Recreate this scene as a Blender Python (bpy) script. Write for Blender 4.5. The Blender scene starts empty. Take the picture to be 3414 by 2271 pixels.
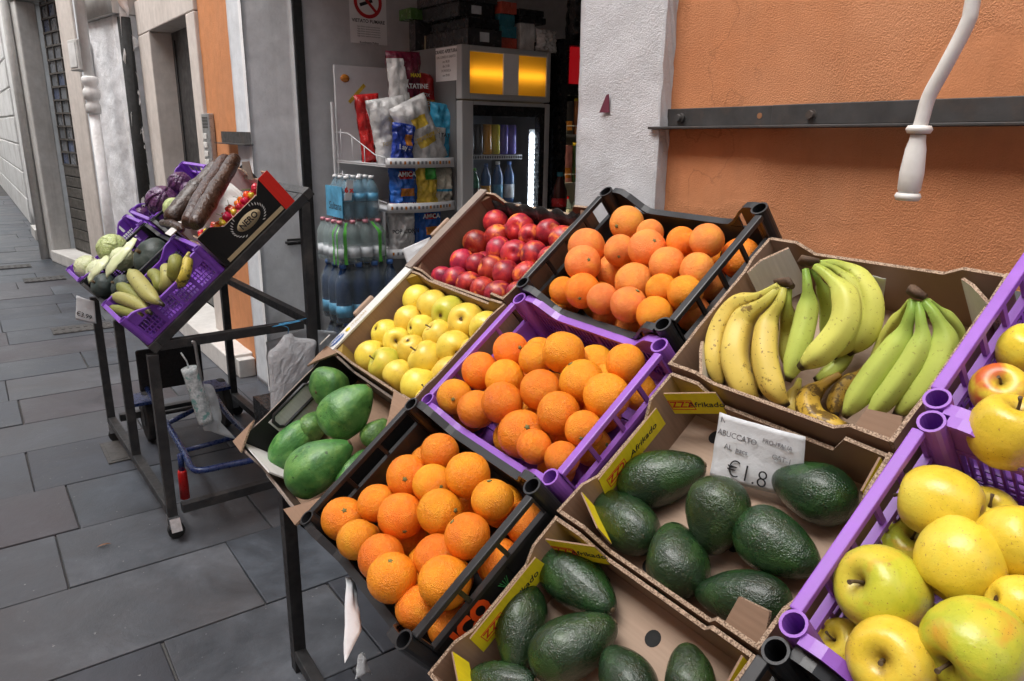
import bpy, bmesh, math, random
from mathutils import Vector, Matrix, noise
random.seed(7)
R_ = math.radians
scene = bpy.context.scene
C = scene.collection

# ------------------------------------------------------------------ camera
CAM_H = 1.55
F_PX, CXP, CYP = 2453.2, 1707.0, 1135.5
YAW, PITCH, ROLL = R_(143.6506), R_(15.8215), R_(0.8362)
fwd = Vector((math.cos(YAW)*math.cos(PITCH), math.sin(YAW)*math.cos(PITCH), -math.sin(PITCH)))
rgt = fwd.cross(Vector((0, 0, 1))).normalized()
upv = rgt.cross(fwd)
rgt, upv = (math.cos(ROLL)*rgt + math.sin(ROLL)*upv), (-math.sin(ROLL)*rgt + math.cos(ROLL)*upv)
CAMP = Vector((0, 0, CAM_H))
cd = bpy.data.cameras.new('camera'); cam = bpy.data.objects.new('camera', cd); C.objects.link(cam)
cd.sensor_width = 36.0; cd.lens = F_PX/3414*36; cd.clip_start = 0.05; cd.clip_end = 500
cam.matrix_world = Matrix(((rgt.x, upv.x, -fwd.x, 0), (rgt.y, upv.y, -fwd.y, 0), (rgt.z, upv.z, -fwd.z, CAM_H), (0, 0, 0, 1)))
scene.camera = cam

# ------------------------------------------------------------------ sky, sun, exposure
SUN_EL, SUN_AZ = 60.0, 262.0            # azimuth of the sun, degrees from +X
w = bpy.data.worlds.new('World'); scene.world = w; w.use_nodes = True
nt = w.node_tree; bg = nt.nodes['Background']
sky = nt.nodes.new('ShaderNodeTexSky'); sky.sky_type = 'NISHITA'; sky.sun_disc = False
sky.sun_elevation = R_(SUN_EL); sky.sun_rotation = R_(90 - SUN_AZ); sky.dust_density = 4.0; sky.air_density = 1.0; sky.ozone_density = 1.0
hs = nt.nodes.new('ShaderNodeHueSaturation'); hs.inputs['Saturation'].default_value = 0.22
nt.links.new(sky.outputs[0], hs.inputs['Color']); nt.links.new(hs.outputs[0], bg.inputs['Color'])
bg.inputs['Strength'].default_value = 0.15
sl = bpy.data.lights.new('sun', 'SUN'); so = bpy.data.objects.new('sun', sl); C.objects.link(so)
sl.energy = 1.5; sl.angle = R_(45); sl.color = (1.0, 0.985, 0.96)
sd = Vector((math.cos(R_(SUN_AZ))*math.cos(R_(SUN_EL)), math.sin(R_(SUN_AZ))*math.cos(R_(SUN_EL)), math.sin(R_(SUN_EL))))
so.rotation_euler = sd.to_track_quat('Z', 'Y').to_euler(); so.location = (0, -2, 12)
scene.view_settings.view_transform = 'Standard'; scene.view_settings.look = 'None'
scene.view_settings.gamma = 1.0; scene.view_settings.use_curve_mapping = False
scene.view_settings.exposure = 1.17
scene.render.engine = 'CYCLES'

# ------------------------------------------------------------------ pixel helpers
def ray(px, py):
    return rgt*((px-CXP)/F_PX) - upv*((py-CYP)/F_PX) + fwd
def on_z(px, py, z):
    d = ray(px, py); return CAMP + d*((z-CAM_H)/d.z)
def on_y(px, py, y):
    d = ray(px, py); return CAMP + d*(y/d.y)
def on_x(px, py, x):
    d = ray(px, py); return CAMP + d*(x/d.x)
def on_plane(px, py, p0, n):
    d = ray(px, py); return CAMP + d*((p0-CAMP).dot(n)/d.dot(n))
def px_per_m(P):
    return F_PX/((P-CAMP).dot(fwd))
def reg(x0, y0, s):
    return lambda x, y, r=0: (x0+x/s, y0+y/s, r/s)
RA = reg(1000, 600, 2.091); RB = reg(750, 1150, 1.399); RC = reg(1650, 600, 1.96); RD = reg(2150, 750, 1.8647)
RE = reg(1350, 1250, 1.473); RG = reg(2500, 1500, 2.034); RP = reg(850, 900, 1.96); RK = reg(450, 480, 3.0154)
RL = reg(200, 850, 2.852); RJ = reg(200, 480, 2.24); RS = reg(900, 0, 1.845); RQ = reg(480, 1100, 2.24)

# ------------------------------------------------------------------ materials
MATS = {}
def newmat(name):
    m = bpy.data.materials.new(name); m.use_nodes = True; MATS[name] = m
    return m, m.node_tree, m.node_tree.nodes['Principled BSDF']
def coords(nt, scale, per_object=True, kind='Object'):
    tc = nt.nodes.new('ShaderNodeTexCoord'); vec = tc.outputs[kind]
    if per_object:
        oi = nt.nodes.new('ShaderNodeObjectInfo')
        mu = nt.nodes.new('ShaderNodeMath'); mu.operation = 'MULTIPLY'; mu.inputs[1].default_value = 37.0
        nt.links.new(oi.outputs['Random'], mu.inputs[0])
        ad = nt.nodes.new('ShaderNodeVectorMath'); ad.operation = 'ADD'
        nt.links.new(vec, ad.inputs[0]); nt.links.new(mu.outputs[0], ad.inputs[1]); vec = ad.outputs[0]
    return vec
def noise_node(nt, vec, scale, detail=4, rough=0.55, dist=0.0):
    n = nt.nodes.new('ShaderNodeTexNoise'); n.inputs['Scale'].default_value = scale; n.inputs['Detail'].default_value = detail
    n.inputs['Roughness'].default_value = rough; n.inputs['Distortion'].default_value = dist
    nt.links.new(vec, n.inputs['Vector']); return n.outputs['Fac']
def ramp(nt, fac, stops):
    r = nt.nodes.new('ShaderNodeValToRGB'); e = r.color_ramp.elements
    while len(e) < len(stops): e.new(0.5)
    for i, (p, c) in enumerate(stops):
        e[i].position = p; e[i].color = (*c, 1) if len(c) == 3 else c
    nt.links.new(fac, r.inputs[0]); return r.outputs[0]
def mix(nt, fac, a, b, mode='MIX'):
    m = nt.nodes.new('ShaderNodeMix'); m.data_type = 'RGBA'; m.blend_type = mode
    for s, v in ((m.inputs['Factor'], fac), (m.inputs['A'], a), (m.inputs['B'], b)):
        if hasattr(v, 'node'): nt.links.new(v, s)
        elif isinstance(v, (int, float)): s.default_value = v
        else: s.default_value = (*v, 1)
    return m.outputs['Result']
def bump(nt, bs, fac, strength, dist=0.01, prev=None):
    b = nt.nodes.new('ShaderNodeBump'); b.inputs['Strength'].default_value = strength; b.inputs['Distance'].default_value = dist
    nt.links.new(fac, b.inputs['Height'])
    if prev is not None: nt.links.new(prev, b.inputs['Normal'])
    nt.links.new(b.outputs[0], bs.inputs['Normal']); return b.outputs[0]
def setp(bs, **k):
    for a, v in k.items():
        s = bs.inputs[a.replace('_', ' ')]
        if hasattr(v, 'node'): bs.id_data.links.new(v, s)
        elif isinstance(v, tuple): s.default_value = (*v, 1)
        else: s.default_value = v
def simple(name, col, rough=0.5, var=0.12, scale=18, bmp=0.0, bscale=120, bdist=0.002, metal=0.0, spec=0.5, per=True, dirt=0.0, dirtcol=(0.1, 0.09, 0.08), **kw):
    """A base colour with soft blotchy variation, fine relief and uneven gloss."""
    m, nt, bs = newmat(name)
    v = coords(nt, 1, per)
    n1 = noise_node(nt, v, scale, 5)
    lo = tuple(max(0, c*(1-var)) for c in col); hi = tuple(min(1, c*(1+var)) for c in col)
    c = ramp(nt, n1, [(0.3, lo), (0.7, hi)])
    if dirt > 0:
        n2 = noise_node(nt, v, scale*0.35, 8, 0.7)
        f = ramp(nt, n2, [(0.5, (0, 0, 0)), (0.72, (dirt,)*3)])
        c = mix(nt, f, c, dirtcol)
    rr = ramp(nt, noise_node(nt, v, scale*2.1, 4), [(0.3, (max(0.02, rough-0.1),)*3), (0.7, (min(1, rough+0.1),)*3)])
    setp(bs, Base_Color=c, Roughness=rr, Metallic=metal)
    bs.inputs['Specular IOR Level'].default_value = spec
    if bmp: bump(nt, bs, noise_node(nt, v, bscale, 6, 0.6), bmp, bdist)
    for a, vv in kw.items(): setp(bs, **{a: vv})
    return m

# ------------------------------------------------------------------ mesh builder
class MB:
    def __init__(s): s.v = []; s.f = []; s.m = []; s.sm = []
    def add(s, verts, faces, mat=0, smooth=False):
        o = len(s.v); s.v += [Vector(p) for p in verts]
        for f in faces: s.f.append([i+o for i in f]); s.m.append(mat); s.sm.append(smooth)
        return s
    def box(s, lo, hi, mat=0, M=None):
        (a, b, c), (d, e, f) = lo, hi
        vs = [Vector(p) for p in ((a, b, c), (d, b, c), (d, e, c), (a, e, c), (a, b, f), (d, b, f), (d, e, f), (a, e, f))]
        if M: vs = [M @ p for p in vs]
        return s.add(vs, [(0, 3, 2, 1), (4, 5, 6, 7), (0, 1, 5, 4), (1, 2, 6, 5), (2, 3, 7, 6), (3, 0, 4, 7)], mat)
    def beam(s, p, q, wx, wz, mat=0, up=(0, 0, 1)):
        p = Vector(p); q = Vector(q); d = (q-p); L = d.length; d = d.normalized(); up = Vector(up)
        x = d.cross(up)
        if x.length < 1e-4: x = d.cross(Vector((1, 0, 0)))
        x.normalize(); z = x.cross(d)
        M = Matrix(((x.x, d.x, z.x, p.x), (x.y, d.y, z.y, p.y), (x.z, d.z, z.z, p.z), (0, 0, 0, 1)))
        return s.box((-wx/2, 0, -wz/2), (wx/2, L, wz/2), mat, M)
    def tube(s, pts, rad, n=10, mat=0, caps=True, closed=False, flat=1.0, nrm=None, smooth=True):
        pts = [Vector(p) for p in pts]; k = len(pts)
        rad = rad if hasattr(rad, '__len__') else [rad]*k
        vs = []; fs = []; x = None
        for i, p in enumerate(pts):
            if closed: t = pts[(i+1) % k]-pts[i-1]
            else: t = pts[min(i+1, k-1)]-pts[max(i-1, 0)]
            t.normalize()
            if x is None:
                a = Vector(nrm) if nrm else (Vector((0, 0, 1)) if abs(t.z) < 0.9 else Vector((1, 0, 0)))
                x = (a-t*a.dot(t)).normalized()
            else: x = (x-t*x.dot(t)).normalized()
            y = t.cross(x)
            for j in range(n):
                an = 2*math.pi*j/n; vs.append(p+(x*math.cos(an)+y*math.sin(an)*flat)*rad[i])
        rng = k if closed else k-1
        for i in range(rng):
            for j in range(n):
                a = i*n+j; b = i*n+(j+1) % n; c = ((i+1) % k)*n+(j+1) % n; d = ((i+1) % k)*n+j
                fs.append((a, b, c, d))
        s.add(vs, fs, mat, smooth)
        if caps and not closed:
            o = len(s.v)-len(vs)
            s.f.append([o+j for j in range(n)][::-1]); s.m.append(mat); s.sm.append(False)
            s.f.append([o+(k-1)*n+j for j in range(n)]); s.m.append(mat); s.sm.append(False)
        return s
    def cyl(s, p, q, r, n=12, mat=0, r2=None, caps=True, smooth=True):
        return s.tube([p, q], [r, r if r2 is None else r2], n, mat, caps, smooth=smooth)
    def pipe(s, p, q, ro, ri, n=14, mat=0):
        """hollow tube with an open end at q"""
        p = Vector(p); q = Vector(q); d = (q-p).normalized(); h = Vector((1, 0, 0)) if abs(d.x) < 0.9 else Vector((0, 1, 0))
        x = d.cross(h).normalized(); y = d.cross(x); vs = []; fs = []
        for c, r in ((p, ro), (q, ro), (q, ri), (p+d*0.01, ri)):
            vs += [c+(x*math.cos(2*math.pi*j/n)+y*math.sin(2*math.pi*j/n))*r for j in range(n)]
        for i in range(3):
            for j in range(n): k = (j+1) % n; fs.append((i*n+j, i*n+k, (i+1)*n+k, (i+1)*n+j))
        fs += [tuple(range(n))[::-1], tuple(range(3*n, 4*n))]
        return s.add(vs, fs, mat)
    def prism(s, poly, t, M=None, mat=0, edge=None):
        """poly in the local XY plane, extruded by t along local Z; edge = material of its rim"""
        n = len(poly); M = M or Matrix()
        vs = [M @ Vector((x, y, 0)) for x, y in poly]+[M @ Vector((x, y, t)) for x, y in poly]
        e = mat if edge is None else edge
        s.add(vs, [tuple(range(n))[::-1], tuple(range(n, 2*n))], mat)
        o = len(s.v)-2*n
        for i in range(n):
            j = (i+1) % n; s.f.append([o+i, o+j, o+n+j, o+n+i]); s.m.append(e); s.sm.append(False)
        return s
    def lathe(s, prof, n=24, mat=0, fn=None, M=None):
        """prof: (radius, z) list, first and last on the axis; fn(p, a, i) may move a point"""
        vs = []; fs = []; k = len(prof)
        for i, (r, z) in enumerate(prof):
            if i in (0, k-1): vs.append(Vector((0, 0, z))); continue
            for j in range(n):
                a = 2*math.pi*j/n; p = Vector((r*math.cos(a), r*math.sin(a), z)); vs.append(fn(p, a, i) if fn else p)
        idx = lambda i, j: 1+(i-1)*n+j % n
        last = len(vs)-1
        for j in range(n):
            fs.append((0, idx(1, j+1), idx(1, j))); fs.append((last, idx(k-2, j), idx(k-2, j+1)))
            for i in range(1, k-2): fs.append((idx(i, j), idx(i, j+1), idx(i+1, j+1), idx(i+1, j)))
        if M: vs = [M @ p for p in vs]
        return s.add(vs, fs, mat, True)
    def grid(s, fn, nu, nv, mat=0, smooth=True):
        vs = [fn(i/nu, j/nv) for j in range(nv+1) for i in range(nu+1)]
        fs = [(j*(nu+1)+i, j*(nu+1)+i+1, (j+1)*(nu+1)+i+1, (j+1)*(nu+1)+i) for j in range(nv) for i in range(nu)]
        return s.add(vs, fs, mat, smooth)
    def mesh(s, name, mats):
        me = bpy.data.meshes.new(name); me.from_pydata([tuple(p) for p in s.v], [], s.f)
        for m in (mats if isinstance(mats, (list, tuple)) else [mats]): me.materials.append(MATS[m])
        me.polygons.foreach_set('material_index', s.m); me.polygons.foreach_set('use_smooth', s.sm); me.update()
        return me
    def build(s, name, mats, parent=None, M=None, bevel=0.0, solid=0.0):
        return link(name, s.mesh(name, mats), parent, M, bevel, solid)
def link(name, me, parent=None, M=None, bevel=0.0, solid=0.0):
    o = bpy.data.objects.new(name, me); C.objects.link(o)
    if parent is not None: o.parent = parent
    if M is not None: o.matrix_basis = M
    if solid:
        d = o.modifiers.new('solid', 'SOLIDIFY'); d.thickness = solid; d.offset = 0
    if bevel:
        b = o.modifiers.new('bevel', 'BEVEL'); b.width = bevel; b.segments = 2; b.limit_method = 'ANGLE'; b.angle_limit = R_(50)
    return o
def tag(o, label=None, cat=None, group=None, kind=None):
    if label: o['label'] = label
    if cat: o['category'] = cat
    if group: o['group'] = group
    if kind: o['kind'] = kind
    return o
def thing(name, label, cat, M=None, group=None):
    o = bpy.data.objects.new(name, None); C.objects.link(o); o.empty_display_size = 0.05
    if M is not None: o.matrix_basis = M
    return tag(o, label, cat, group)
def T(x, y, z): return Matrix.Translation((x, y, z))
def frame(o, x, y, z):
    return Matrix(((x[0], y[0], z[0], o[0]), (x[1], y[1], z[1], o[1]), (x[2], y[2], z[2], o[2]), (0, 0, 0, 1)))
def axis_frame(o, z, hint=(0, 0, 1), spin=0.0):
    z = Vector(z).normalized(); h = Vector(hint)
    if abs(z.dot(h.normalized())) > 0.98: h = Vector((1, 0, 0))
    x = h.cross(z).normalized(); y = z.cross(x)
    return frame(o, x, y, z) @ Matrix.Rotation(spin, 4, 'Z')
def dup(o, M=None, parent=None):
    c = o.copy(); C.objects.link(c); c.parent = parent
    if M is not None: c.matrix_basis = M
    for ch in list(o.children): dup(ch, ch.matrix_basis.copy(), c)
    return c
def text_mesh(s, size, extrude=0.0003, bold=0.0, align='CENTER', shear=0.0, space=1.0):
    cu = bpy.data.curves.new('t', 'FONT'); cu.body = s; cu.size = size; cu.align_x = align; cu.align_y = 'CENTER'
    cu.extrude = extrude; cu.offset = bold; cu.shear = shear; cu.space_character = space; cu.resolution_u = 3
    ob = bpy.data.objects.new('t', cu); C.objects.link(ob)
    bpy.context.view_layer.update()
    me = bpy.data.meshes.new_from_object(ob.evaluated_get(bpy.context.evaluated_depsgraph_get()))
    bpy.data.objects.remove(ob); me.materials.clear()
    return me
def lettering(s, size, mat, parent, M, bold=0.0, align='CENTER', shear=0.0, name='lettering', space=1.0, sx=1.0):
    me = text_mesh(s, size, 0.0003, bold, align, shear, space); me.materials.append(MATS[mat]); me.name = name
    for p in me.polygons: p.material_index = 0
    o = bpy.data.objects.new(name, me); C.objects.link(o); o.parent = parent
    o.matrix_basis = M @ Matrix.Diagonal((sx, 1, 1, 1)); return o
def fbm(p, s=1.0):
    return noise.noise(Vector(p)*s)
def smooth01(x): x = max(0.0, min(1.0, x)); return x*x*(3-2*x)
def spline(pts, n):
    """Catmull-Rom through pts, n points per segment"""
    P = [Vector(p) for p in pts]; P = [P[0]*2-P[1]]+P+[P[-1]*2-P[-2]]; out = []
    for i in range(1, len(P)-2):
        a, b, c, d = P[i-1:i+3]
        for k in range(n):
            t = k/n; out.append(0.5*((2*b)+(c-a)*t+(2*a-5*b+4*c-d)*t*t+(3*b-a-3*c+d)*t**3))
    out.append(P[-2]); return out
# ------------------------------------------------------------------ surface materials
def plaster(name, col, stain, amount, grain=260, gstr=0.5, big=6, bstr=0.3, rough=0.9, speck=None, streak=0.0, patches=False):
    m, nt, bs = newmat(name); v = coords(nt, 1, False)
    n1 = noise_node(nt, v, 2.2, 8, 0.65, 0.3); n2 = noise_node(nt, v, 14, 6, 0.6)
    c = ramp(nt, n2, [(0.25, tuple(x*0.86 for x in col)), (0.75, tuple(min(1, x*1.1) for x in col))])
    c = mix(nt, ramp(nt, n1, [(0.45, (0, 0, 0)), (0.75, (amount,)*3)]), c, stain)
    if streak:
        mp = nt.nodes.new('ShaderNodeMapping'); mp.inputs['Scale'].default_value = (9, 9, 0.7); nt.links.new(v, mp.inputs[0])
        c = mix(nt, ramp(nt, noise_node(nt, mp.outputs[0], 1.6, 7, 0.7), [(0.5, (0, 0, 0)), (0.8, (streak,)*3)]), c, tuple(x*0.35 for x in col))
    if speck:
        n3 = noise_node(nt, v, 38, 6, 0.75)
        c = mix(nt, ramp(nt, n3, [(0.66, (0, 0, 0)), (0.72, (1, 1, 1))]), c, speck)
    setp(bs, Base_Color=c, Roughness=rough); bs.inputs['Specular IOR Level'].default_value = 0.25
    b = bump(nt, bs, n2, bstr, 0.012)
    if patches:
        pm = ramp(nt, noise_node(nt, v, 1.7, 4, 0.5, 0.8), [(0.56, (1, 1, 1)), (0.60, (0.25, 0.25, 0.25))])
        gm = nt.nodes.new('ShaderNodeMath'); gm.operation = 'MULTIPLY'; nt.links.new(noise_node(nt, v, grain, 3, 0.6), gm.inputs[0]); nt.links.new(pm, gm.inputs[1]); gf = gm.outputs[0]
        vo = nt.nodes.new('ShaderNodeTexVoronoi'); vo.feature = 'DISTANCE_TO_EDGE'; vo.inputs['Scale'].default_value = 1.1
        wv = nt.nodes.new('ShaderNodeVectorMath'); wv.operation = 'MULTIPLY_ADD'; nz = nt.nodes.new('ShaderNodeTexNoise'); nz.inputs['Scale'].default_value = 4.0; nz.inputs['Detail'].default_value = 6; nt.links.new(v, nz.inputs['Vector'])
        nt.links.new(nz.outputs['Color'], wv.inputs[0]); wv.inputs[1].default_value = (0.5, 0.5, 0.5); nt.links.new(v, wv.inputs[2]); nt.links.new(wv.outputs[0], vo.inputs['Vector'])
        cr_ = ramp(nt, vo.outputs['Distance'], [(0.0, (0.4,)*3), (0.003, (0, 0, 0))]); msk = ramp(nt, noise_node(nt, v, 1.3, 2), [(0.55, (0, 0, 0)), (0.62, (1, 1, 1))])
        c = mix(nt, mix(nt, 1.0, cr_, msk, 'MULTIPLY'), c, tuple(x*0.4 for x in col))
        c = mix(nt, ramp(nt, noise_node(nt, v, 7, 8, 0.75), [(0.66, (0, 0, 0)), (0.74, (0.5,)*3)]), c, tuple(x*0.6 for x in col))
        setp(bs, Base_Color=c)
    else: gf = noise_node(nt, v, grain, 3, 0.6)
    bump(nt, bs, gf, gstr, 0.004, b)
    return m
plaster('orange_plaster', (0.54, 0.225, 0.102), (0.60, 0.29, 0.155), 0.7, grain=330, gstr=1.0, bstr=0.10, streak=0.2, patches=True)
plaster('orange_plaster_b', (0.56, 0.235, 0.10), (0.40, 0.20, 0.11), 0.4, grain=200, gstr=0.4, streak=0.35)
plaster('white_plaster', (0.58, 0.585, 0.605), (0.44, 0.44, 0.46), 0.6, grain=300, gstr=1.0, bstr=0.35, speck=(0.36, 0.35, 0.36))
plaster('grey_paint', (0.76, 0.765, 0.77), (0.52, 0.51, 0.50), 0.6, grain=90, gstr=0.25, bstr=0.3, speck=(0.30, 0.28, 0.27), streak=0.2)
plaster('blue_grey_paint', (0.64, 0.67, 0.70), (0.48, 0.49, 0.50), 0.5, grain=90, gstr=0.25, bstr=0.3, streak=0.15)
plaster('rough_white', (0.82, 0.82, 0.83), (0.50, 0.47, 0.44), 0.6, grain=70, gstr=0.8, bstr=0.9, speck=(0.30, 0.27, 0.24))
plaster('column_grey', (0.72, 0.725, 0.745), (0.50, 0.48, 0.46), 0.6, grain=60, gstr=0.5, bstr=0.9)
plaster('stone_beige', (0.60, 0.545, 0.50), (0.42, 0.37, 0.33), 0.55, grain=160, gstr=0.2, bstr=0.15, streak=0.3)
plaster('stone_grey', (0.56, 0.55, 0.53), (0.30, 0.28, 0.25), 0.6, grain=160, gstr=0.2, bstr=0.15, streak=0.4)
plaster('peeled_yellow', (0.40, 0.33, 0.17), (0.26, 0.24, 0.22), 0.9, grain=60, gstr=0.6, bstr=0.9, speck=(0.2, 0.18, 0.16))
plaster('far_white', (0.72, 0.715, 0.705), (0.40, 0.38, 0.35), 0.6, grain=80, gstr=0.3, bstr=0.3, streak=0.35)
plaster('inner_wall', (0.52, 0.52, 0.53), (0.40, 0.40, 0.40), 0.5, grain=60, gstr=0.1, bstr=0.1)
plaster('marble', (0.66, 0.64, 0.61), (0.45, 0.42, 0.39), 0.6, grain=120, gstr=0.05, bstr=0.05, rough=0.5)
plaster('mortar', (0.11, 0.107, 0.104), (0.03, 0.03, 0.03), 0.5, gstr=0.4)
for i, c in enumerate([(0.064, 0.073, 0.087), (0.075, 0.082, 0.094), (0.053, 0.059, 0.072), (0.072, 0.070, 0.080), (0.083, 0.089, 0.100)]):
    m, nt, bs = newmat('slab_%d' % i); v = coords(nt, 1, True)
    n1 = noise_node(nt, v, 3.5, 9, 0.7, 0.4); n2 = noise_node(nt, v, 45, 5, 0.7)
    cc = ramp(nt, n1, [(0.25, tuple(x*0.45 for x in c)), (0.5, c), (0.74, tuple(x*1.8 for x in c))])
    cc = mix(nt, ramp(nt, noise_node(nt, v, 1.6, 7, 0.7), [(0.48, (0, 0, 0)), (0.70, (0.75,)*3)]), cc, (c[0]*0.9, c[1]*0.78, c[2]*0.72))
    cc = mix(nt, ramp(nt, noise_node(nt, v, 48, 3, 0.6), [(0.71, (0, 0, 0)), (0.74, (0.5,)*3)]), cc, (0.42, 0.42, 0.42))
    setp(bs, Base_Color=cc, Roughness=ramp(nt, n1, [(0.3, (0.30,)*3), (0.7, (0.58,)*3)])); bs.inputs['Specular IOR Level'].default_value = 0.4
    b = bump(nt, bs, n2, 0.22, 0.004); bump(nt, bs, n1, 0.25, 0.012, b)
simple('black_steel', (0.018, 0.018, 0.019), 0.5, 0.3, 30, 0.25, 160, 0.001, dirt=0.35, dirtcol=(0.10, 0.095, 0.09))
simple('grey_steel', (0.03, 0.03, 0.031), 0.5, 0.3, 25, 0.2, 160, 0.001, dirt=0.5, dirtcol=(0.13, 0.115, 0.10))
simple('rail_steel', (0.036, 0.035, 0.035), 0.55, 0.35, 20, 0.3, 120, 0.001, dirt=0.45, dirtcol=(0.13, 0.08, 0.05))
simple('zinc', (0.45, 0.45, 0.45), 0.38, 0.2, 60, metal=0.9)
simple('rubber', (0.02, 0.02, 0.02), 0.8, 0.2)
simple('dark_door', (0.028, 0.027, 0.027), 0.45, 0.3, 8)
simple('dark_void', (0.012, 0.012, 0.012), 0.9, 0.1)
simple('shutter_brown', (0.075, 0.068, 0.06), 0.6, 0.3, 12, 0.2, dirt=0.3)
simple('shutter_pane', (0.13, 0.14, 0.155), 0.3, 0.4, 3)
simple('pane_red', (0.20, 0.03, 0.03), 0.3, 0.3, 3)
simple('pane_blue', (0.07, 0.09, 0.15), 0.3, 0.3, 3)
simple('pane_green', (0.06, 0.09, 0.075), 0.3, 0.3, 3)
simple('steel_panel', (0.42, 0.42, 0.42), 0.35, 0.12, 40, metal=0.8)
simple('wood_edge', (0.22, 0.10, 0.045), 0.6, 0.3, 10, 0.2)
simple('cream_white', (0.68, 0.67, 0.64), 0.4, 0.08, 30, 0.1, 90, 0.0008, dirt=0.25, dirtcol=(0.35, 0.32, 0.28))
simple('tile_floor', (0.22, 0.21, 0.2), 0.4, 0.2)
simple('grate_iron', (0.07, 0.066, 0.062), 0.6, 0.3, 20, 0.3)

# ------------------------------------------------------------------ the street
WALL_Y = 1.36
b = MB(); b.grid(lambda u, v: Vector((-60+72*u, -2.6+4.2*v, -0.012)), 4, 4)
street = b.build('street', 'mortar'); tag(street, kind='structure')
xs = [0.05, -0.42, -0.87, -1.32, -1.77, -2.22, -2.70, -3.13, -3.59, -4.10, -4.52, -4.97]
while xs[-1] > -20: xs.append(xs[-1]-random.uniform(0.42, 0.5))
shortj = {(-2.70, -2.22): [0.615, -0.35], (-3.13, -2.70): [0.085, 0.80], (-3.59, -3.13): [0.17, -0.62], (-4.97, -4.52): [0.07, 0.85]}
rnd = random.Random(3)
for a, bx in zip(xs, xs[1:]):
    js = None
    for (p, q), l in shortj.items():
        if abs(p-bx) < 0.02 and abs(q-a) < 0.02: js = list(l)
    if js is None:
        js = []; y = -2.6+rnd.uniform(0.3, 0.9)
        while y < 1.2: js.append(y); y += rnd.uniform(0.5, 1.05)
    else:
        lo = min(js); hi = max(js)
        while lo > -2.0: lo -= rnd.uniform(0.5, 0.95); js.append(lo)
    ys = [-2.6]+sorted(js)+[1.56]
    for y0, y1 in zip(ys, ys[1:]):
        g = rnd.uniform(0.0015, 0.0035); dz = rnd.uniform(-0.0025, 0.0025)
        poly = []
        for (cx_, cy_) in ((bx+g, y0+g), (a-g, y0+g), (a-g, y1-g), (bx+g, y1-g)):
            poly.append((cx_+rnd.uniform(-0.003, 0.003), cy_+rnd.uniform(-0.003, 0.003)))
        m = MB(); cx_ = (a+bx)/2; cy_ = (y0+y1)/2
        m.prism([(x-cx_, y-cy_) for x, y in poly], 0.03)
        m.build('paving_slab', 'slab_%d' % rnd.choice([0, 0, 1, 1, 2, 3, 4]), street, T(cx_, cy_, -0.03+dz), bevel=0.004)
def grate(p0, p1, wid, label):
    c0 = on_z(*p0, 0.004); c1 = on_z(*p1, 0.004)
    cx_, cy_ = (c0.x+c1.x)/2, (c0.y+c1.y)/2; L = abs(c1.y-c0.y)
    t = thing('drain_cover', label, 'drain cover', T(cx_, cy_, 0.004), 'iron drain covers in the paving')
    m = MB(); m.box((-wid/2, -L/2, 0), (wid/2, L/2, 0.006)); m.build('frame', 'grate_iron', t)
    m = MB(); n = max(4, int(L/0.05))
    for i in range(n):
        y = -L/2+(i+0.5)*L/n
        for s in (-1, 1): m.box((s*wid*0.24-wid*0.17, y-0.012, 0.006), (s*wid*0.24+wid*0.17, y+0.012, 0.009))
    m.build('tread', 'grate_iron', t)
grate((80, 940), (215, 922), 0.24, 'iron drain cover in the paving below the green cabbages')
grate((0, 900), (100, 880), 0.22, 'iron drain cover at the left edge of the street')
grate((175, 1110), (370, 1080), 0.22, 'long drain cover by the front leg of the far stand')
m = MB(); p = on_z(385, 1507, 0.0)
m.box((p.x-0.14, p.y-0.05, 0.001), (p.x+0.14, p.y+0.05, 0.006)); m.box((p.x-0.12, p.y-0.035, 0.006), (p.x+0.12, p.y+0.035, 0.008))
tag(m.build('utility_cover', 'grate_iron'), 'small rectangular metal cover beside the rear wheel of the far stand', 'utility cover')

p = on_z(322, 1825, 0.004)
m = MB(); m.grid(lambda u, v: Vector((p.x+0.012*(v-0.5)*math.sin(u*math.pi), p.y+0.05*u, 0.004+0.005*math.sin(u*3.1))), 8, 3)
tag(m.build('dry_leaf', 'wood_edge', solid=0.0006), 'small dry leaf lying on the paving in front of the far stand', 'leaf')
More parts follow.
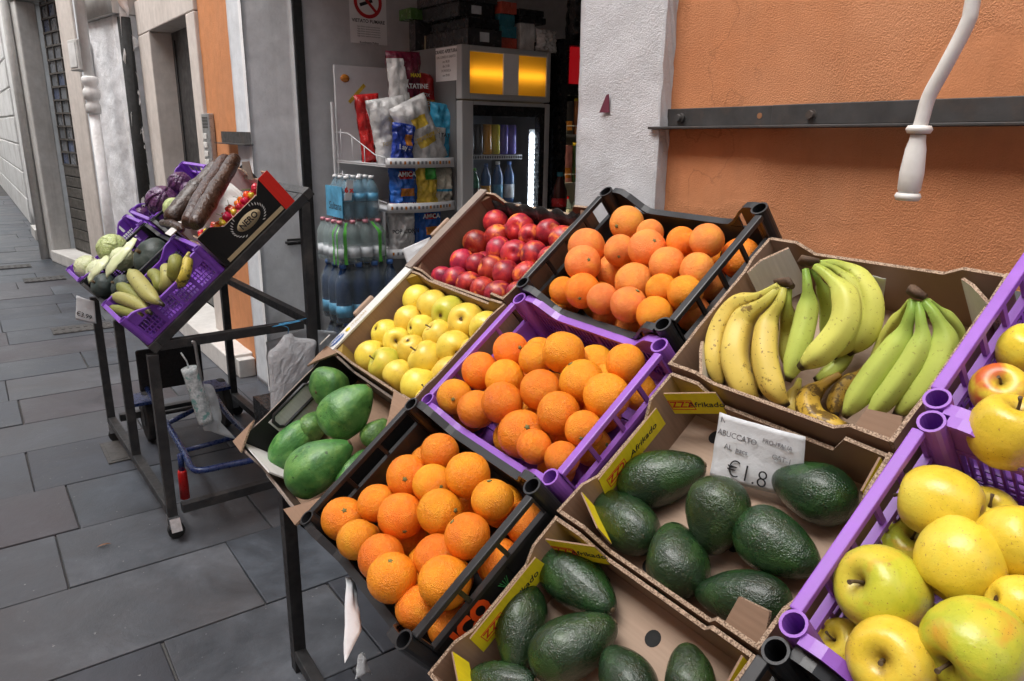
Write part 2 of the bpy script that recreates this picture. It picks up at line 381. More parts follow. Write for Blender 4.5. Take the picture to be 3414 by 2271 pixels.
# ------------------------------------------------------------------ walls
def rough_panel(name, a, b_, z0, z1, mat, parent, amp=0.0, sc=8.0, step=0.05, thick=0.12, jag=0.0, jagl=0.0):
    """vertical panel from plan point a to plan point b_ (front face to the right of a->b_ seen from above), relief amp"""
    a = Vector((a[0], a[1], 0)); b_ = Vector((b_[0], b_[1], 0)); d = b_-a; L = d.length; d.normalize(); n = Vector((d.y, -d.x, 0))
    nu = max(1, int(L/step)) if amp else 1; nv = max(1, int((z1-z0)/step)) if amp else 1
    seed = Vector((random.uniform(0, 50), 0, 0))
    def fn(u, v):
        z = z0+(z1-z0)*v; p = a+d*(L*u); p.z = z
        if amp:
            h = noise.fractal(p*sc+seed, 0.9, 2.0, 4)*amp
            p += n*h
        if jag and u > 0.999: p += d*noise.noise(Vector((z*26, 3, 1)))*jag
        if jagl and u < 0.001: p += d*noise.noise(Vector((z*7, 8, 1)))*jagl
        return p
    m = MB(); m.grid(fn, nu, nv, 0, True)
    k = len(m.v)
    # closed back and sides
    back = [a-n*thick+Vector((0, 0, z0)), b_-n*thick+Vector((0, 0, z0)), b_-n*thick+Vector((0, 0, z1)), a-n*thick+Vector((0, 0, z1))]
    row = nu+1
    lb = [j*row for j in range(nv+1)]; rb = [j*row+nu for j in range(nv+1)]; bb = list(range(row)); tb = [nv*row+i for i in range(row)]
    o = len(m.v); m.v += back
    m.f.append([o+1, o, o+3, o+2]); m.f.append(lb[::-1]+[o, o+3][0:1]+[]) if False else None
    m.m.append(0); m.sm.append(False)
    for f in (lb[::-1]+[o, o+3][::1], rb+[o+2, o+1], bb[::-1]+[o, o+1][::1], tb+[o+2, o+3]):
        m.f.append(f); m.m.append(0); m.sm.append(False)
    return m.build(name, mat, parent)
def col_at(px, Y): p = on_y(px, 300, Y); return (p.x, Y)

TOP = 9.0
shop = thing('shop_building', 'orange plastered shop front with grey pilasters and an open doorway', 'building')
XP0, XP1 = -1.235, -1.525         # the white pilaster right of the opening
rough_panel('orange_wall', (XP0-0.005, WALL_Y), (3.2, WALL_Y), 0.0, 3.2, 'orange_plaster', shop, 0.004, 5, 0.045)
rough_panel('pilaster', (XP1, WALL_Y-0.035), (XP0, WALL_Y-0.035), 0.0, 3.2, 'white_plaster', shop, 0.003, 14, 0.018, 0.42, jag=0.006)
XJ = -4.27
m = MB(); m.box((XJ, WALL_Y-0.035, 2.75), (XP1, WALL_Y+0.4, 3.2)); m.build('lintel', 'white_plaster', shop)
m = MB(); m.box((-7.05, WALL_Y, 3.2), (3.2, WALL_Y+0.3, TOP)); m.build('upper_wall', 'orange_plaster_b', shop)
rough_panel('pilaster', (col_at(786, 1.35)[0], 1.335), (XJ, 1.335), 0.0, 3.2, 'blue_grey_paint', shop, 0.002, 14, 0.04, 0.28)
rough_panel('door_jamb', (XJ+0.003, 1.325), (XJ+0.003, 1.60), 0.0, 3.2, 'grey_paint', shop, 0.002, 9, 0.03, 0.05)
# interior shell
m = MB(); m.box((XJ-0.1, 1.66, 0), (XJ, 5.2, 3.0)); m.build('interior_wall', 'inner_wall', shop)
m = MB(); m.box((XJ, 5.2, 0), (0.5, 5.3, 3.0)); m.build('interior_wall', 'inner_wall', shop)
m = MB(); m.box((0.5, 1.67, 0), (0.6, 5.3, 3.0)); m.build('interior_wall', 'inner_wall', shop)
m = MB(); m.box((XP0+0.02, 1.67, 0), (0.5, 1.72, 3.0)); m.build('interior_wall', 'inner_wall', shop)
m = MB(); m.box((XJ-0.1, 1.42, 3.0), (0.6, 5.3, 3.1)); m.build('ceiling', 'inner_wall', shop)
m = MB(); m.box((XJ-0.1, 1.42, 0.0), (0.6, 5.3, 0.04)); m.build('floor', 'tile_floor', shop)
m = MB(); m.box((XJ-0.02, 1.605, 0.0), (XJ+0.02, 1.655, 2.99)); m.build('shutter_track', 'dark_void', shop)
# a bolt latch fixed on the door jamb
p = on_x(1000, 805, XJ+0.02)
lt = thing('door_latch', 'rusty sliding bolt fixed on the grey door jamb behind the far stand', 'latch', T(XJ+0.02, p.y, p.z))
m = MB(); m.box((-0.006, -0.075, -0.018), (0.0, 0.035, 0.018)); m.build('plate', 'rail_steel', lt)
m = MB(); m.cyl((0.008, -0.09, 0), (0.008, 0.045, 0), 0.008, 8); m.build('bolt', 'rail_steel', lt)

# ---- the house with the door, left of the shop
house = thing('door_house', 'orange house strip with beige stone door surround left of the shop', 'building')
ox0, ox1 = -5.26, col_at(786, 1.36)[0]
rough_panel('wall', (ox0, 1.36), (ox1+0.004, 1.36), 0.0, 3.2, 'orange_plaster_b', house, 0.003, 5, 0.05, 0.2)
dl0, dl1, dr0, dr1 = -7.05, -6.63, -5.47, -5.26
DT = 2.26
m = MB(); m.box((dl0, 1.335, 0), (dl1, 1.53, DT)); m.build('door_surround', 'stone_beige', house, bevel=0.008)
m = MB(); m.box((dr0, 1.335, 0), (dr1-0.002, 1.53, DT)); m.build('door_surround', 'stone_beige', house, bevel=0.008)
m = MB(); m.box((dl0, 1.335, DT+0.002), (dr1-0.002, 1.53, 2.52)); m.build('lintel', 'stone_beige', house, bevel=0.008)
m = MB(); m.box((dl0, 1.36, 2.523), (dr1-0.002, 1.53, 3.2)); m.build('wall', 'orange_plaster_b', house)
m = MB(); m.box((dl1, 1.50, 0.15), (dr0, 1.55, DT)); d = m.build('door', 'dark_door', house)
m = MB()
for x in (-6.56, -6.02):
    m.box((x, 1.49, 0.3), (x+0.03, 1.499, 2.2)); m.box((x+0.45, 1.49, 0.3), (x+0.48, 1.499, 2.2))
m.build('moulding', 'dark_door', d)
m = MB(); m.box((dl0+0.1, 1.20, 0), (dr1+0.55, 1.50, 0.14)); m.build('doorstep', 'marble', house, bevel=0.008)
m = MB(); m.box((dr1+0.02, 1.25, 0), (ox1-0.05, 1.355, 0.12)); m.build('plinth', 'stone_grey', house, bevel=0.006)
# intercom
p = on_y(712, 480, 1.36)
ic = thing('intercom', 'silver door intercom panel with call buttons on the orange strip', 'intercom', T(p.x-0.02, 1.36, p.z))
m = MB(); m.box((-0.09, -0.035, -0.18), (0.09, 0.0, 0.19)); m.build('housing', 'steel_panel', ic, bevel=0.006)
m = MB()
for k in range(8): m.box((-0.06, -0.038, 0.10+k*0.009), (0.06, -0.0351, 0.104+k*0.009))
m.build('speaker_grille', 'dark_void', ic)
for k in range(4):
    m = MB(); m.box((-0.06, -0.043, 0.03-k*0.055), (0.02, -0.0352, 0.065-k*0.055)); m.build('call_button', 'cream_white', ic, bevel=0.003)
# short steel bracket on the orange strip
p0 = on_y(741, 455, 1.33); p1 = on_y(840, 462, 1.33)
sbk = thing('short_bracket', 'short dark steel angle bar fixed on the orange strip left of the shop', 'bracket', T(p0.x, 1.33, p0.z))
m = MB(); L = p1.x-p0.x
m.box((0, -0.006, -0.035), (L, 0.0, 0.03)); m.box((0, -0.05, -0.041), (L+0.02, 0.0, -0.035)); m.build('angle_bar', 'rail_steel', sbk)
for xx in (0.05, L-0.09):
    m = MB(); m.box((xx, 0, -0.01), (xx+0.04, 0.03, 0.01)); m.build('anchor', 'rail_steel', sbk)

# ---- broken plaster pier, column and pipe
pier = thing('plaster_pier', 'crumbling white plaster pier left of the beige door surround', 'wall')
a = col_at(452, 1.27); c = (dl0-0.003, 1.29)
rough_panel('face', a, c, 0.0, 4.2, 'rough_white', pier, 0.03, 7, 0.03, 0.2, jagl=0.12)
colm = thing('plaster_column', 'wide grey rough plaster column behind the red cabbages', 'column')
a = col_at(318, 1.09); c = col_at(428, 1.22)
rough_panel('shaft', a, c, 0.0, 2.42, 'column_grey', colm, 0.012, 9, 0.04, 0.16)
rough_panel('upper_block', (a[0]-0.01, a[1]-0.05), (c[0]+0.02, c[1]-0.05), 2.425, 4.2, 'stone_grey', colm, 0.002, 4, 0.2, 0.25)
gap = thing('dark_pipe', 'dark vertical pipe in the gap right of the grey column', 'pipe')
g0 = col_at(434, 1.24)
m = MB(); m.cyl((g0[0]+0.03, 1.25, 0), (g0[0]+0.03, 1.25, 2.4), 0.05, 10); m.build('pipe_run', 'dark_void', gap)
m = MB(); m.box((c[0]-0.3, 1.40, 0), (dl0-0.1, 1.5, 4.2)); m.build('recess_back', 'stone_grey', gap)
dp = thing('drain_pipe', 'white painted drain pipe with a fat jointed collar beside the grey column', 'pipe')
YP = 0.99; q = col_at(304, YP)
m = MB(); zt = lambda y: on_y(305, y, YP).z
m.cyl((q[0], YP, zt(255)), (q[0], YP, 4.2), 0.040, 12); m.build('upper_pipe', 'far_white', dp)
m = MB(); m.cyl((q[0], YP, 0), (q[0], YP, zt(382)), 0.042, 12); m.build('lower_pipe', 'rough_white', dp)
m = MB(); prof = [(0.0, zt(382)), (0.058, zt(380)), (0.058, zt(350)), (0.046, zt(345)), (0.046, zt(335)), (0.062, zt(330)), (0.068, zt(312)), (0.062, zt(298)), (0.046, zt(292)), (0.052, zt(285)), (0.064, zt(275)), (0.064, zt(258)), (0.05, zt(252)), (0, zt(250))]
m.lathe(prof, 14, M=T(q[0], YP, 0)); m.build('collar', 'far_white', dp)

# ---- the house with the roller shutter: its front turns 10 degrees towards the viewer
xl0 = on_z(195, 869, 0).x; YS = 0.74; AN = R_(10)
sh = thing('shutter_house', 'grey stone house with a barred roller shutter beyond the plaster column', 'building', T(xl0, YS, 0) @ Matrix.Rotation(AN, 4, 'Z'))
SR, SP, SW = 1.36, 1.79, 2.02
m = MB(); m.box((-0.24, 0, 0), (0, 0.20, 2.85)); m.build('door_frame', 'stone_grey', sh, bevel=0.015)
m = MB(); m.box((-0.24, -0.02, 2.855), (SP, 0.35, 3.3)); m.build('lintel', 'stone_grey', sh, bevel=0.015)
m = MB(); m.box((SR, 0.0, 0), (SP, 0.4, 2.85)); m.build('door_frame', 'stone_beige', sh, bevel=0.015)
m = MB(); m.box((SP+0.003, 0.02, 0), (SW, 0.4, 4.2)); m.build('wall', 'blue_grey_paint', sh)
m = MB(); m.box((-0.24, 0.02, 3.303), (SP, 0.4, TOP)); m.build('upper_wall', 'far_white', sh)
m = MB(); m.box((0.003, -0.03, 0), (SR-0.003, 0.3, 0.13)); m.build('doorstep', 'marble', sh, bevel=0.01)
m = MB(); m.box((0.001, 0.24, 0.131), (SR-0.001, 0.26, 2.85)); m.build('back_panel', 'dark_void', sh)
YR = 0.20; gx0 = 0.14; gx1 = SR-0.002
pp = sh.matrix_basis.inverted() @ on_plane(285, 560, sh.matrix_basis @ Vector((0, YR, 0)), (sh.matrix_basis.to_3x3() @ Vector((0, 1, 0)))); z_s = pp.z
shut = MB(); shut.box((gx0, YR, 0.14), (gx1, YR+0.02, 0.15)); shutter = shut.build('roller_shutter', 'shutter_brown', sh)
z = 0.15
while z < z_s-0.01:
    m = MB(); m.box((gx0, YR, z+0.006), (gx1, YR+0.02, min(z+0.12, z_s)-0.004)); m.build('slat', 'shutter_brown', shutter, bevel=0.006); z += 0.12
npx = 5; zz = z_s; row = 0; W = gx1-gx0
while zz < 2.8:
    h = 0.14
    for j in range(npx):
        m = MB(); x0 = gx0+W*j/npx; m.box((x0+0.02, YR+0.012, zz+0.02), (x0+W/npx-0.02, YR+0.016, min(zz+h-0.006, 2.84)))
        mt = 'shutter_pane'
        if row in (5, 6) and j in (3, 4): mt = 'pane_red'
        elif row in (1, 2) and j == 4: mt = 'pane_blue'
        elif row == 8 and j == 2: mt = 'pane_green'
        elif (row*3+j*7) % 5 == 0: mt = 'pane_blue'
        m.build('pane', mt, shutter)
    m = MB(); m.box((gx0, YR-0.006, zz), (gx1, YR+0.012, zz+0.018)); m.build('bar', 'shutter_brown', shutter)
    zz += h; row += 1
for j in range(npx+1):
    m = MB(); x0 = gx0+W*j/npx; m.box((x0-0.012, YR, z_s), (x0+0.012, YR+0.011, 2.84)); m.build('bar', 'shutter_brown', shutter)
# small meter box on the frame
p = on_y(258, 185, 0.99)
mb = thing('meter_box', 'small grey meter box on the pier right of the roller shutter', 'box', T(p.x, 0.985, p.z) @ Matrix.Rotation(AN, 4, 'Z'))
m = MB(); m.box((-0.12, -0.03, -0.13), (0.12, 0.08, 0.13)); m.build('casing', 'stone_grey', mb, bevel=0.01)
m = MB(); m.box((-0.09, -0.036, -0.10), (0.09, -0.0301, 0.10)); m.build('lid', 'far_white', mb)

# ---- farther houses
fh = thing('peeling_house', 'house corner with peeling yellow plaster at the left of the street', 'building')
rough_panel('wall', (-14.2, 0.80), (xl0-0.245, 0.80), 0.0, 4.5, 'far_white', fh, 0.006, 3, 0.25, 0.4)
rough_panel('peeling_strip', (xl0-1.35, 0.77), (xl0-0.45, 0.77), 0.0, 2.9, 'peeled_yellow', fh, 0.02, 4, 0.07, 0.03)
m = MB(); m.box((-14.2, 0.80, 4.5), (xl0-0.245, 1.2, TOP)); m.build('upper_wall', 'far_white', fh)
m = MB(); m.box((-12.9, 0.70, 0), (-12.2, 0.795, 0.14)); m.build('doorstep', 'marble', fh)
m = MB(); m.box((-12.8, 0.785, 0.15), (-12.3, 0.798, 2.4)); m.build('doorway', 'dark_door', fh)
m = MB(); m.cyl((-10.4, 0.66, 0.0), (-10.4, 0.66, 4.5), 0.045, 10); m.build('downpipe', 'stone_grey', fh)
m = MB()
pts = [Vector((-10.9+0.15*math.sin(t*5), 0.72, 2.1+t*0.9)) for t in [i/14 for i in range(15)]]
m.tube(spline(pts, 3), 0.012, 6); m.build('cable', 'dark_void', fh)
fw = thing('rusticated_house', 'pale house with scored stone courses at the far left', 'building')
z = 0.0; i = 0
while z < 4.4:
    h = 0.42; off = 0.55 if i % 2 else 0.0; x = -24.0+off
    while x < -14.25:
        x1 = min(x+1.1, -14.22); m = MB(); m.box((x+0.012, 0.78, z+0.012), (x1-0.012, 0.95, z+h-0.012))
        if x1-x > 0.1: m.build('stone_block', 'far_white', fw, bevel=0.012)
        x += 1.1
    z += h; i += 1
m = MB(); m.box((-60.0, 0.80, 0), (-14.21, 1.2, TOP)); m.build('wall', 'stone_grey', fw)
# ---- the other side of the narrow street
oh = thing('opposite_house', 'tall plain plastered house on the other side of the narrow street', 'building')
m = MB(); m.box((-60, -3.2, 0), (12, -2.6, 6.6)); m.build('wall', 'far_white', oh)
for k in range(9):
    for zz in (3.0,):
        x = -24+k*3.6; m = MB(); m.box((x, -2.6, zz), (x+1.0, -2.585, zz+1.5)); wn = m.build('window', 'dark_void', oh)
        m = MB(); m.box((x-0.08, -2.6, zz-0.1), (x+1.08, -2.5, zz-0.001)); m.build('sill', 'marble', wn)

# ---- wall rail and awning crank
rl = thing('wall_rail', 'long dark steel angle rail bolted to the orange wall above the bananas', 'rail', T(0, WALL_Y, 0))
x0 = on_y(2205, 410, WALL_Y).x; zc = on_y(2205, 405, WALL_Y).z
xm = -0.90; x1 = 3.0; sl_ = 0.012
def rail_piece(a, b_, y):
    m = MB(); za = zc+(a-x0)*sl_; zb = zc+(b_-x0)*sl_
    for lo, hi, ya, yb in ((-0.012, 0.027, y-0.006, y), (-0.0185, -0.0125, y-0.042, y)):
        m.add([(a, ya, za+lo), (b_, ya, zb+lo), (b_, yb, zb+lo), (a, yb, za+lo), (a, ya, za+hi), (b_, ya, zb+hi), (b_, yb, zb+hi), (a, yb, za+hi)],
              [(0, 3, 2, 1), (4, 5, 6, 7), (0, 1, 5, 4), (1, 2, 6, 5), (2, 3, 7, 6), (3, 0, 4, 7)])
    return m.build('angle_bar', 'rail_steel', rl, bevel=0.0015)
rail_piece(x0, xm, -0.004); rail_piece(xm-0.05, x1, -0.011)
for x in (x0+0.07, -0.86, -0.42, 0.1, 0.6):
    z = zc+(x-x0)*sl_+0.006; m = MB()
    m.cyl((x, -0.026, z), (x, -0.008, z), 0.008, 6); m.cyl((x, -0.018, z), (x, -0.008, z), 0.011, 14); m.build('bolt', 'rail_steel', rl)
for x in (x0+0.28, -0.455):
    z = zc+(x-x0)*sl_+0.007; m = MB(); y = -0.0108 if x < xm else -0.0178
    m.cyl((x, y, z), (x, y+0.0006, z), 0.006, 14); m.build('bolt_hole', 'wood_edge', rl)
YC = 1.14
ck = thing('awning_crank', 'white awning crank with a turned grip hanging in front of the orange wall', 'crank')
pts = [on_y(*p, YC) for p in ((3244, 0), (3225, 78), (3155, 215), (3098, 320), (3074, 400), (3066, 428))]
top = pts[0]
pts = [Vector((top.x+0.006, YC, 2.5)), Vector((top.x+0.005, YC, 2.1)), Vector((top.x+0.004, YC, 1.86))]+pts
m = MB(); m.tube(spline(pts, 6), 0.0098, 14); m.build('tube', 'cream_white', ck)
g0 = on_y(3066, 424, YC); g1 = on_y(3024, 668, YC); ax = (g1-g0); L = ax.length
M_ = axis_frame(g0, ax)
m = MB(); m.lathe([(0, -0.004), (0.0155, -0.002), (0.0185, 0.003), (0.0155, 0.009), (0.0105, 0.0095), (0, 0.01)], 20, M=M_); m.build('collar', 'cream_white', ck)
m = MB(); m.lathe([(0, 0.010), (0.0105, 0.0105), (0.0115, 0.02), (0.0142, L*0.30), (0.0168, L*0.62), (0.0160, L*0.85), (0.0135, L-0.012), (0, L-0.0115)], 20, M=M_); m.build('grip', 'cream_white', ck)
m = MB(); m.lathe([(0, L-0.0112), (0.016, L-0.011), (0.0185, L-0.006), (0.016, L), (0, L+0.001)], 20, M=M_); m.build('end_cap', 'cream_white', ck)
m = MB(); m.box((top.x-0.03, YC-0.01, 2.5), (top.x+0.04, WALL_Y, 2.58)); m.build('gear_box', 'cream_white', ck, bevel=0.006)
# ------------------------------------------------------------------ crate and box materials
def plastic(name, col, rough=0.38):
    m, nt, bs = newmat(name); v = coords(nt, 1, True)
    n1 = noise_node(nt, v, 12, 6, 0.65); n2 = noise_node(nt, v, 160, 4)
    c = ramp(nt, n1, [(0.3, tuple(x*0.85 for x in col)), (0.7, tuple(min(1, x*1.12) for x in col))])
    c = mix(nt, ramp(nt, noise_node(nt, v, 30, 8, 0.75), [(0.66, (0, 0, 0)), (0.78, (0.35,)*3)]), c, tuple(min(1, 0.25+x*0.7) for x in col))
    setp(bs, Base_Color=c, Roughness=ramp(nt, n1, [(0.3, (rough-0.08,)*3), (0.7, (rough+0.14,)*3)])); bump(nt, bs, n2, 0.12, 0.001)
plastic('black_plastic', (0.017, 0.018, 0.020), 0.36); plastic('purple_plastic', (0.27, 0.095, 0.48), 0.36); plastic('deep_purple_plastic', (0.21, 0.065, 0.47), 0.34)
def card(name, col, print_=None, rough=0.8):
    m, nt, bs = newmat(name); v = coords(nt, 1, True)
    mp = nt.nodes.new('ShaderNodeMapping'); mp.inputs['Scale'].default_value = (1, 26, 1); nt.links.new(v, mp.inputs[0])
    n1 = noise_node(nt, mp.outputs[0], 7, 4); n2 = noise_node(nt, v, 9, 7, 0.7)
    c = ramp(nt, n1, [(0.3, tuple(x*0.92 for x in col)), (0.7, tuple(min(1, x*1.05) for x in col))])
    c = mix(nt, ramp(nt, n2, [(0.55, (0, 0, 0)), (0.8, (0.35,)*3)]), c, tuple(x*0.62 for x in col))
    setp(bs, Base_Color=c, Roughness=rough); bs.inputs['Specular IOR Level'].default_value = 0.25
    wv = nt.nodes.new('ShaderNodeTexWave'); wv.inputs['Scale'].default_value = 38; wv.inputs['Distortion'].default_value = 0.6; wv.bands_direction = 'Y'
    nt.links.new(v, wv.inputs['Vector']); bump(nt, bs, wv.outputs['Fac'], 0.06, 0.002)
card('cardboard', (0.27, 0.175, 0.118)); card('cardboard_light', (0.37, 0.265, 0.195)); card('cardboard_dark', (0.15, 0.082, 0.050)); card('cardboard_grey', (0.25, 0.205, 0.175))
card('white_card', (0.62, 0.62, 0.60)); card('black_card', (0.014, 0.014, 0.014), rough=0.42); card('yellow_print', (0.88, 0.74, 0.02), rough=0.55); card('red_print', (0.72, 0.03, 0.02), rough=0.45)
card('gold_print', (0.50, 0.40, 0.24), rough=0.5); card('ochre_card', (0.30, 0.20, 0.05))
m_, nt, bs = newmat('flute_edge'); v = coords(nt, 1, True)
wv = nt.nodes.new('ShaderNodeTexNoise'); wv.inputs['Scale'].default_value = 420; wv.inputs['Detail'].default_value = 2; nt.links.new(v, wv.inputs['Vector'])
setp(bs, Base_Color=ramp(nt, wv.outputs['Fac'], [(0.40, (0.13, 0.085, 0.055)), (0.52, (0.33, 0.235, 0.165)), (0.62, (0.42, 0.31, 0.22))]), Roughness=0.9); bump(nt, bs, wv.outputs['Fac'], 0.5, 0.002)
simple('paper', (0.62, 0.64, 0.66), 0.75, 0.08, 14, 0.6, 26, 0.006)
simple('ink', (0.015, 0.015, 0.018), 0.6, 0.1); simple('red_ink', (0.65, 0.03, 0.015), 0.6, 0.1); simple('blue_ink', (0.03, 0.10, 0.32), 0.5, 0.1); simple('green_ink', (0.05, 0.3, 0.08), 0.5, 0.1)
simple('grey_ink', (0.18, 0.18, 0.19), 0.6, 0.1); simple('orange_ink', (0.8, 0.09, 0.01), 0.5, 0.1); simple('white_ink', (0.75, 0.75, 0.75), 0.5, 0.05); simple('yellow_ink', (0.8, 0.6, 0.02), 0.5, 0.05)
simple('clear_film', (0.7, 0.75, 0.76), 0.12, 0.1, 20, 0.5, 30, 0.01, Alpha=0.35)
m_, nt, bs = newmat('poly_bag'); v = coords(nt, 1, True); setp(bs, Base_Color=(0.82, 0.83, 0.85), Roughness=0.35)
bump(nt, bs, noise_node(nt, v, 38, 6, 0.7, 1.2), 0.9, 0.012)
tl = nt.nodes.new('ShaderNodeBsdfTranslucent'); tl.inputs['Color'].default_value = (0.82, 0.84, 0.86, 1); ms = nt.nodes.new('ShaderNodeMixShader'); ms.inputs[0].default_value = 0.18
nt.links.new(bs.outputs[0], ms.inputs[1]); nt.links.new(tl.outputs[0], ms.inputs[2]); nt.links.new(ms.outputs[0], nt.nodes['Material Output'].inputs['Surface'])
simple('liner_black', (0.012, 0.013, 0.014), 0.18, 0.1, 20, 0.6, 40, 0.01)

# ------------------------------------------------------------------ frame of the near stand
TH, PS = R_(39.581), R_(-2.183)
U1 = Vector((math.cos(PS), math.sin(PS), 0)); N0 = Vector((-math.sin(PS), math.cos(PS), 0))
V1 = N0*math.cos(TH)+Vector((0, 0, math.sin(TH))); W1 = U1.cross(V1)
RIM = 0.165
O1 = Vector((-0.976*1.1, 0.511*1.1, -0.589*1.1+CAM_H))-W1*RIM       # on the stand's sloping surface
O1 = Vector((-1.0737, 0.5619, 0.9022))-W1*RIM
M1 = frame(O1, U1, V1, W1)
def loc1(px, py, n):
    P = on_plane(px, py, O1+W1*n, W1); q = P-O1; return Vector((q.dot(U1), q.dot(V1), n)), P

def plastic_crate(M, LX, LY, H, mat, grid_side=True, slots=4, name='plastic_crate', label='', group=None, side_gap=0.045, dip=0.055, label_cat='crate', meshy=False):
    """u = 0..LX, v = 0..LY, w = 0..H. Straight rails over u-sides, dipped rims over v-ends, hollow corner posts."""
    t = thing(name, label, label_cat, M, group)
    r = 0.0165; th = 0.005
    # floor with slots
    m = MB(); nx = 9; ny = 7
    m.box((0.012, 0.012, 0.003), (LX-0.012, LY-0.012, 0.006))
    for i in range(nx): x = 0.015+(LX-0.03)*i/(nx-1); m.box((x-0.006, 0.012, 0.006), (x+0.006, LY-0.012, 0.011))
    for j in range(ny): y = 0.015+(LY-0.03)*j/(ny-1); m.box((0.012, y-0.005, 0.006), (LX-0.012, y+0.005, 0.0105))
    tag(m.build('floor', mat, t), kind=None)
    for cx_, cy_ in ((0, 0), (LX, 0), (LX, LY), (0, LY)):
        x = r if cx_ == 0 else LX-r; y = r if cy_ == 0 else LY-r
        m = MB(); m.pipe((x, y, 0.0), (x, y, H+0.001), r, r-0.0035, 18); m.build('corner_post', mat, t)
    for s in (0, 1):                      # u-sides: long straight rail, open slots, lower lattice
        x0 = 0.0 if s == 0 else LX-0.016; x1 = x0+0.016; xc0 = x0+0.005; xc1 = x1-0.005
        sw = MB(); y0 = 2*r-0.002; y1 = LY-2*r+0.002
        sw.box((x0, y0, H-0.012), (x1, y1, H-0.001)); side = sw.build('side_rail', mat, t, bevel=0.002)
        m = MB(); zl = H-0.012-side_gap
        m.box((xc0-0.003, y0, zl-0.008), (xc1+0.003, y1, zl)); 
        for k in range(slots+1):
            y = y0+(y1-y0)*k/slots; m.box((xc0, max(y0, y-0.004), zl), (xc1, min(y1, y+0.004), H-0.012))
        if grid_side:
            n = int((y1-y0)/0.018)
            for k in range(n+1): y = y0+(y1-y0)*k/n; m.box((xc0+0.001, y-0.0022, 0.018), (xc1-0.001, y+0.0022, zl-0.008))
            for z in [0.018+(zl-0.026)*q/4 for q in range(1, 4)]: m.box((xc0+0.0015, y0, z-0.002), (xc1-0.0015, y1, z+0.002))
            m.box((xc0-0.002, y0, 0.0), (xc1+0.002, y1, 0.018))
        else:
            m.box((xc0+0.001, y0, 0.0), (xc1-0.001, y1, zl-0.008))
        m.build('side_panel', mat, side)
    for s in (0, 1):                      # v-ends: rim that dips between the posts
        y0 = 0.002 if s == 0 else LY-0.012; y1 = y0+0.010
        x0 = 2*r-0.003; x1 = LX-2*r+0.003
        def top(u):
            e = min(u, 1-u)*(x1-x0); return H-0.003-dip*smooth01((e-0.02)/0.075)
        K = 28
        prof = [(x0+(x1-x0)*i/K, top(i/K)) for i in range(K+1)]
        m = MB(); hollow = 0.030
        # lip along the profile
        ya, yb = y0-0.002, y1+0.004
        vs = []; fs = []
        for (x, z) in prof: vs += [(x, ya, z), (x, yb, z), (x, yb, z-0.007), (x, ya, z-0.007)]
        for i in range(K):
            for a in range(4): b4 = (a+1) % 4; fs.append((4*i+a, 4*i+4+a, 4*i+4+b4, 4*i+b4))
        fs += [(3, 2, 1, 0), (4*K, 4*K+1, 4*K+2, 4*K+3)]
        m.add(vs, fs, 0, False); rim = m.build('end_rim', mat, t)
        m = MB(); zt = H-0.003-dip-0.007
        if meshy:
            n = int((x1-x0)/0.0125)
            m.box((x0, y0+0.002, zt-0.008), (x1, y1-0.002, zt)); m.box((x0, y0+0.002, 0), (x1, y1-0.002, 0.012))
            for q_ in range(5): xq = x0+(x1-x0)*q_/4; m.box((xq-0.005, y0+0.001, 0.012), (xq+0.005, y1-0.001, zt-0.008))
            for k in range(n+1): x = x0+(x1-x0)*k/n; m.box((x-0.0018, y0+0.003, 0.012), (x+0.0018, y1-0.003, zt-0.008))
            for z in (0.028, 0.044): m.box((x0, y0+0.0035, z-0.0015), (x1, y1-0.0035, z+0.0015))
        else: m.box((x0, y0+0.002, 0), (x1, y1-0.002, zt))
        # corner gussets filling under the raised rim, with an opening
        for sgn in (0, 1):
            pts = prof[:K//3] if sgn == 0 else prof[-(K//3):]
            for i in range(len(pts)-1):
                (xa, za), (xb, zb) = pts[i], pts[i+1]
                if 3 <= (i if sgn == 0 else len(pts)-2-i) <= 5 and za-0.02 > zt+0.01: 
                    continue
                m.add([(xa, y0+0.003, zt), (xb, y0+0.003, zt), (xb, y0+0.003, zb-0.006), (xa, y0+0.003, za-0.006), (xa, y1-0.003, zt), (xb, y1-0.003, zt), (xb, y1-0.003, zb-0.006), (xa, y1-0.003, za-0.006)],
                      [(0, 1, 2, 3), (7, 6, 5, 4), (0, 3, 7, 4), (1, 5, 6, 2), (3, 2, 6, 7)])
        m.build('end_panel', mat, rim)
    return t

def wall_poly(L, H, low, corner, ramp_=0.03):
    """a wall outline: full height near both corners, lower between"""
    return [(0, 0), (L, 0), (L, H), (L-corner, H), (L-corner-ramp_, low), (corner+ramp_, low), (corner, H), (0, H)]
def card_box(M, LX, LY, H, label, group=None, inner='cardboard', edge='flute_edge', side_low=None, end_low=None, corner=0.06, name='cardboard_box', t=0.006, outer=None, floor='cardboard_light', cat='box', wob=0.004):
    th = thing(name, label, cat, M, group)
    m = MB(); m.box((t, t, 0.0), (LX-t, LY-t, 0.006)); m.build('floor', floor, th)
    sl_ = H if side_low is None else side_low; el = H if end_low is None else end_low
    rnd_ = random.Random(label)
    def jig(poly): return [(x, y if y == 0 else y+rnd_.uniform(-wob, wob)) for x, y in poly]
    for s in (0, 1):
        poly = jig(wall_poly(LY, H, sl_, corner)); x = 0.0 if s == 0 else LX-t
        m = MB(); m.prism(poly, t, frame((x, 0, 0), (0, 1, 0), (0, 0, 1), (1, 0, 0)), 0, 1); m.build('side_wall', [inner, edge], th)
    for s in (0, 1):
        poly = jig(wall_poly(LX-2*t-0.001, H, el, corner)); y = t if s == 0 else LY
        m = MB(); m.prism(poly, t, frame((t+0.0005, y, 0), (1, 0, 0), (0, 0, 1), (0, -1, 0)), 0, 1); m.build('end_wall', [inner, edge], th)
    return th
